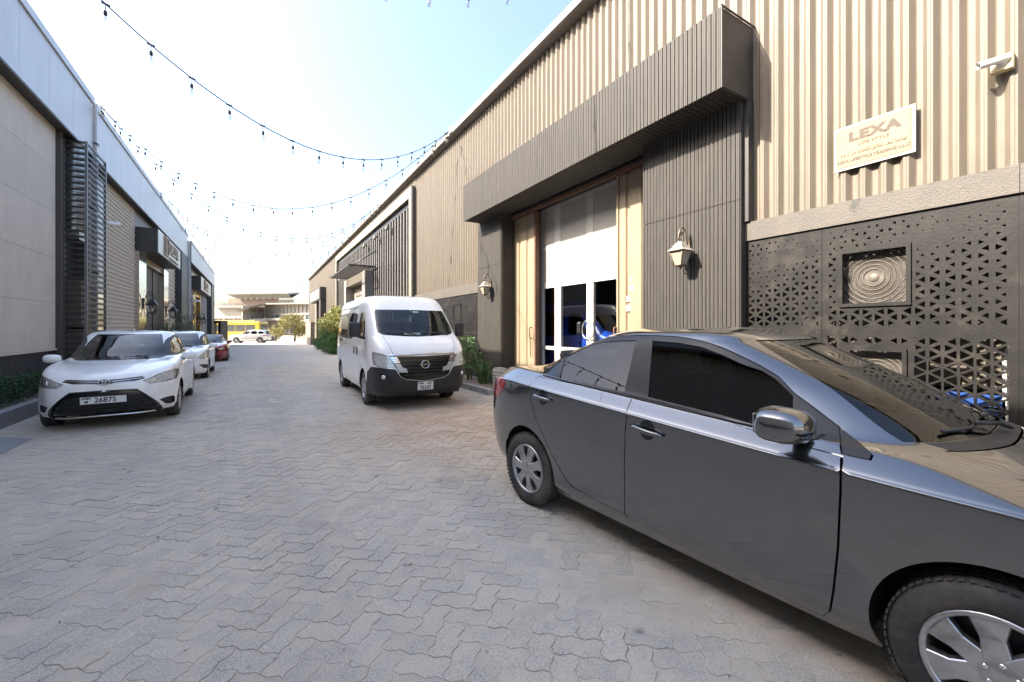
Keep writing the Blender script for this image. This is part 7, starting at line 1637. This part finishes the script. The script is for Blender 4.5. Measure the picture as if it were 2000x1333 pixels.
    for sg in (-1, 1):   # bonnet shut lines
        a = S.front([(sg * y, z) for y, z in zip(np.linspace(.60, .70, 12), np.linspace(1.06, 1.37, 12))], (-70, 70), (3, 7)); line_on(S, a, .0035, M_UNDER, 'bonnet_seam', t, 0)
    MB().box(-2.5, 2.3, -.8, .8, .24, .30).build('underbody', M_UNDER, t); MB().box(-2.5, 1.9, -.86, .86, .62, .66).build('cabin_floor', M_UNDER, t)
    if detail:
        seats(t, [(1.0, (-.42, .42), .62)], .72, M_SEAT); MB().bbox(1.55, 2.0, -.82, .82, 1.1, 1.34, .06).build('dashboard', M_DASH, t); steering(t, 1.42, .42, 1.30)
        seats(t, [(x, (-.5, .05, .55), .66) for x in (.1, -.75, -1.6)], .74, M_SEATL, .42)
        M = emblem_frame(S, pose, (836.7, 711.8), (-4, 4), (1, 5.5), .012); e = MB(); n = 24
        e.tube([M @ Vector((.075 * math.cos(2 * math.pi * i / n), .072 * math.sin(2 * math.pi * i / n), .004)) for i in range(n)], .0085, 6, closed=True); e.box(-.10, .10, -.018, .018, 0, .012, M); e.build('emblem', M_CHROME, t)
        text_mesh('NISSAN', .034, M @ Matrix.Translation((0, 0, .013)), M_INK, 'emblem_lettering', t, .0008, False, 'CENTER', .0008, 1.2)
        MB().box(.30, .52, .0, .001, .0, .0, Matrix.Identity(4)) if False else None
        pv = S.front([(.03, 1.86), (.15, 1.86), (.15, 1.90), (.03, 1.90)], (-40, 40), (6, 9)); patch(S, pv, [], M_PLATE, 'windscreen_sticker', t, -.006, (.03, .02), 0)
        pv = S.front([(-.28, 1.425), (.06, 1.425), (.06, 1.455), (-.28, 1.455)], (-40, 40), (5.5, 8)); patch(S, pv, [], M_PLATE, 'windscreen_card', t, -.02, (.03, .02), 0)
    if plate:
        M = emblem_frame(S, pose, (837, 752.6), (-4, 4), (0, 4), .018); reg_plate(t, M, .315, .165, [('76247', .105, .0, -.035, .85), ('AA', .06, .075, .045, 1.1), ('DUBAI', .038, -.085, .048, 1.0)])
    return t
M_VWHITE = paint('van_white', (0.88, 0.87, 0.845), 0.0, 0.25, damt=0.05)
minibus('minibus', 'white high roof minibus with black bumper facing the camera', (2.72, 10.18), (-.013, -1), M_VWHITE)
minibus('van', 'blue van standing inside the warehouse behind the glass doors', (7.8, 9.35, .03), (0, -1), paint('blue_paint', (0.012, 0.055, 0.36), .2, .25, damt=.05), False, False)
# ------------------------------------------------------------------ traffic on the far road
def suv(label, mid, fwd, PT):
    t = car_root('suv_car', label, 'car', (mid[0], mid[1], -.576), fwd)
    LV = [(2.25, .32, -2.25, .40, .88, .32, 0, 4.5, 5), (2.38, .45, -2.40, .55, .93, .45, 0, 4.5, 5), (2.42, .75, -2.44, .85, .95, .80, 0, 4.5, 5), (2.38, .98, -2.40, 1.05, .95, 1.05, 0, 4.2, 5), (2.25, 1.06, -2.38, 1.12, .94, 1.12, 0, 4, 5), (1.15, 1.18, -2.34, 1.2, .90, 1.19, 0, 3.6, 4.6), (.55, 1.50, -2.2, 1.5, .80, 1.50, 0, 3.4, 4.2), (.15, 1.70, -2.02, 1.68, .70, 1.70, 0, 3.2, 4), (-.1, 1.76, -1.9, 1.74, .58, 1.765, 0, 3, 3.6), (-.4, 1.785, -1.6, 1.77, .3, 1.79, 0, 2.6, 3), (-.6, 1.79, -1.4, 1.78, .002, 1.795, 0, 2.4, 2.6)]
    S = Shell(LV, -.2); st = (.12, .07)
    arch = [S.side(dens(arc(x, .40, .43, -25, 205, 24), .06), 1, (12, 168), (0, 5)) for x in (1.42, -1.42)]
    win = [S.side(dens(smooth_poly(p, 1), .08), 1, (20, 165), (4.5, 8)) for p in ([(.95, 1.22), (.55, 1.46), (.25, 1.62), (-.2, 1.64), (-.2, 1.22)], [(-.3, 1.22), (-.3, 1.64), (-1.1, 1.63), (-1.1, 1.22)], [(-1.2, 1.22), (-1.2, 1.62), (-1.75, 1.58), (-1.95, 1.28)])]
    ws = screen(40, 38, 5.1, 6.9); rs = screen(38, 36, 5.2, 6.8, 180)
    patch(S, ring_cov(S, -135, 135, 0, 9.98, 60, 40), [ws] + [q for p in win + arch for q in (p, flip(p))], PT, 'body', t, 0, st, .02)
    patch(S, ring_cov(S, 135, 225, 0, 9.98, 40, 40), [rs] + [q for p in win for q in (sh2(p), sh2(flip(p)))], PT, 'rear_body', t, 0, st, 0)
    patch(S, ring_cov(S, -179, 179, .05, 4.8, 60, 20), [q for a in arch for q in (a, flip(a))], M_UNDER, 'lining', t, -.08, (.2, .1), 0)
    patch(S, ws, [], G_TINT, 'windscreen', t, -.004, (.15, .1), 0); patch(S, rs, [], G_TINT, 'rear_screen', t, -.004, (.15, .1), 0)
    for sg in (1, -1):
        F = (lambda q: q) if sg > 0 else flip
        for p in win: patch(S, F(p), [], G_TINT, 'pane', t, -.006, (.15, .1), 0, flat=.7)
        for x in (1.42, -1.42): wheel(t, (x, sg * .82, .37), sg, .37, .24, .25, 5, 'five')
        tl = S.rear([(sg * a, b) for a, b in ((.55, 1.0), (.9, .98), (.9, 1.12), (.55, 1.1))], (115, 245), (2, 6)); patch(S, tl, [], M_RED, 'tail_lamp', t, .006, (.1, .05), 0)
        line_on(S, S.side([(x, .62) for x in np.linspace(-.9, .9, 8)], sg, (40, 140), (0, 4)), .03, M_TRIM, 'side_strip', t, .004)
    MB().box(-2.2, 2.2, -.8, .8, .28, .36).box(-2.0, 1.2, -.75, .75, .6, .64).build('underbody', M_UNDER, t)
    MB().bbox(-1.5, -1.35, -.7, .7, .9, 1.45, .04).bbox(-.3, -.15, -.7, .7, .9, 1.45, .04).build('seat_row', M_SEAT, t)
    return t
m1 = at_depth(489, 671, 57); m2 = at_depth(514, 668, 66)
suv('silver white suv passing on the far road in front of the bus', (m1.x, m1.y), (-1, .30), paint('pearl_paint', (0.55, 0.54, 0.52), .2, .3))
suv('second suv mostly hidden behind the silver one on the far road', (m2.x, m2.y), (-1, .30), M_WPAINT2)
def bus(label, near_rear, fwd):
    f = Vector((*fwd, 0)).normalized(); lf = Vector((-f.y, f.x, 0)); o_ = near_rear - lf * 2.5; t = thing('bus', label, 'bus', (o_.x, o_.y, -.6), math.atan2(f.y, f.x))
    MY = paint('bus_yellow', (0.42, 0.26, 0.008), 0, .35, damt=.05); L, W, H_ = 11.5, 2.5, 3.05      # x forward from the rear, y left; the near flank is y = W
    MB().bbox(0, L, 0, W, .35, H_, .14).build('body', MY, t); MB().bbox(1.0, 8.5, .4, W - .4, H_ - .02, H_ + .22, .08).build('roof_unit', MY, t)
    gm = mat('bus_glass', (.06, .065, .06), .08, spec=.7)
    for i in range(7):
        for y0, y1 in ((-.012, .02), (W - .02, W + .012)): MB().bbox(.7 + i * 1.52, 2.14 + i * 1.52, y0, y1, 1.55, 2.55, .004).build('side_window', gm, t)
    MB().bbox(4.9, 5.9, W - .02, W + .016, .5, 2.6, .01).build('door', gm, t)
    MB().bbox(-.015, .02, .25, W - .25, 1.75, 2.65, .01).build('rear_window', gm, t)
    MB().bbox(-.02, .02, .35, W - .35, .75, 1.35, .01).build('engine_grille', mat('bus_dark', (.10, .07, .01), .6), t)
    for y in (.12, W - .32): MB().bbox(-.02, .02, y, y + .2, .8, 1.4, .01).build('tail_lamp', M_RED, t)
    for x in (2.6, 8.8):
        for y, s_ in ((.16, -1), (W - .16, 1)): wheel(t, (x, y, .48), s_, .48, .28, .29, 6, 'five')
        MB().lathe([(.0001, 0), (.58, .002)], 24, frame_mat((x, W + .004, .52), (-1, 0, 0), (0, 0, 1))).build('wheel_arch', M_UNDER, t)
    b = MB()
    for i in range(16): b.box(6.2 + i * .16, 6.28 + i * .16, W, W + .01, 1.12, 1.2 + .06 * (i % 3))
    b.build('flank_lettering', mat('bus_script', (.25, .10, .01), .5), t)
    return t
bus('yellow bus on the far road behind the silver suv', at_depth(507, 655, 64), (-.87, .5))
t = thing('vent_box', 'small white slatted box at the foot of the pilaster behind the boot', 'box', (5.02, 8.85, 0.006))
for i in range(6): MB().bbox(-.12, .12, -.18, .18, .03 + i * .085, .09 + i * .085, .008).build('slat', M_WHITE, t)
MB().box(-.10, .10, -.16, .16, 0, .55).build('core', M_WPANEL, t)
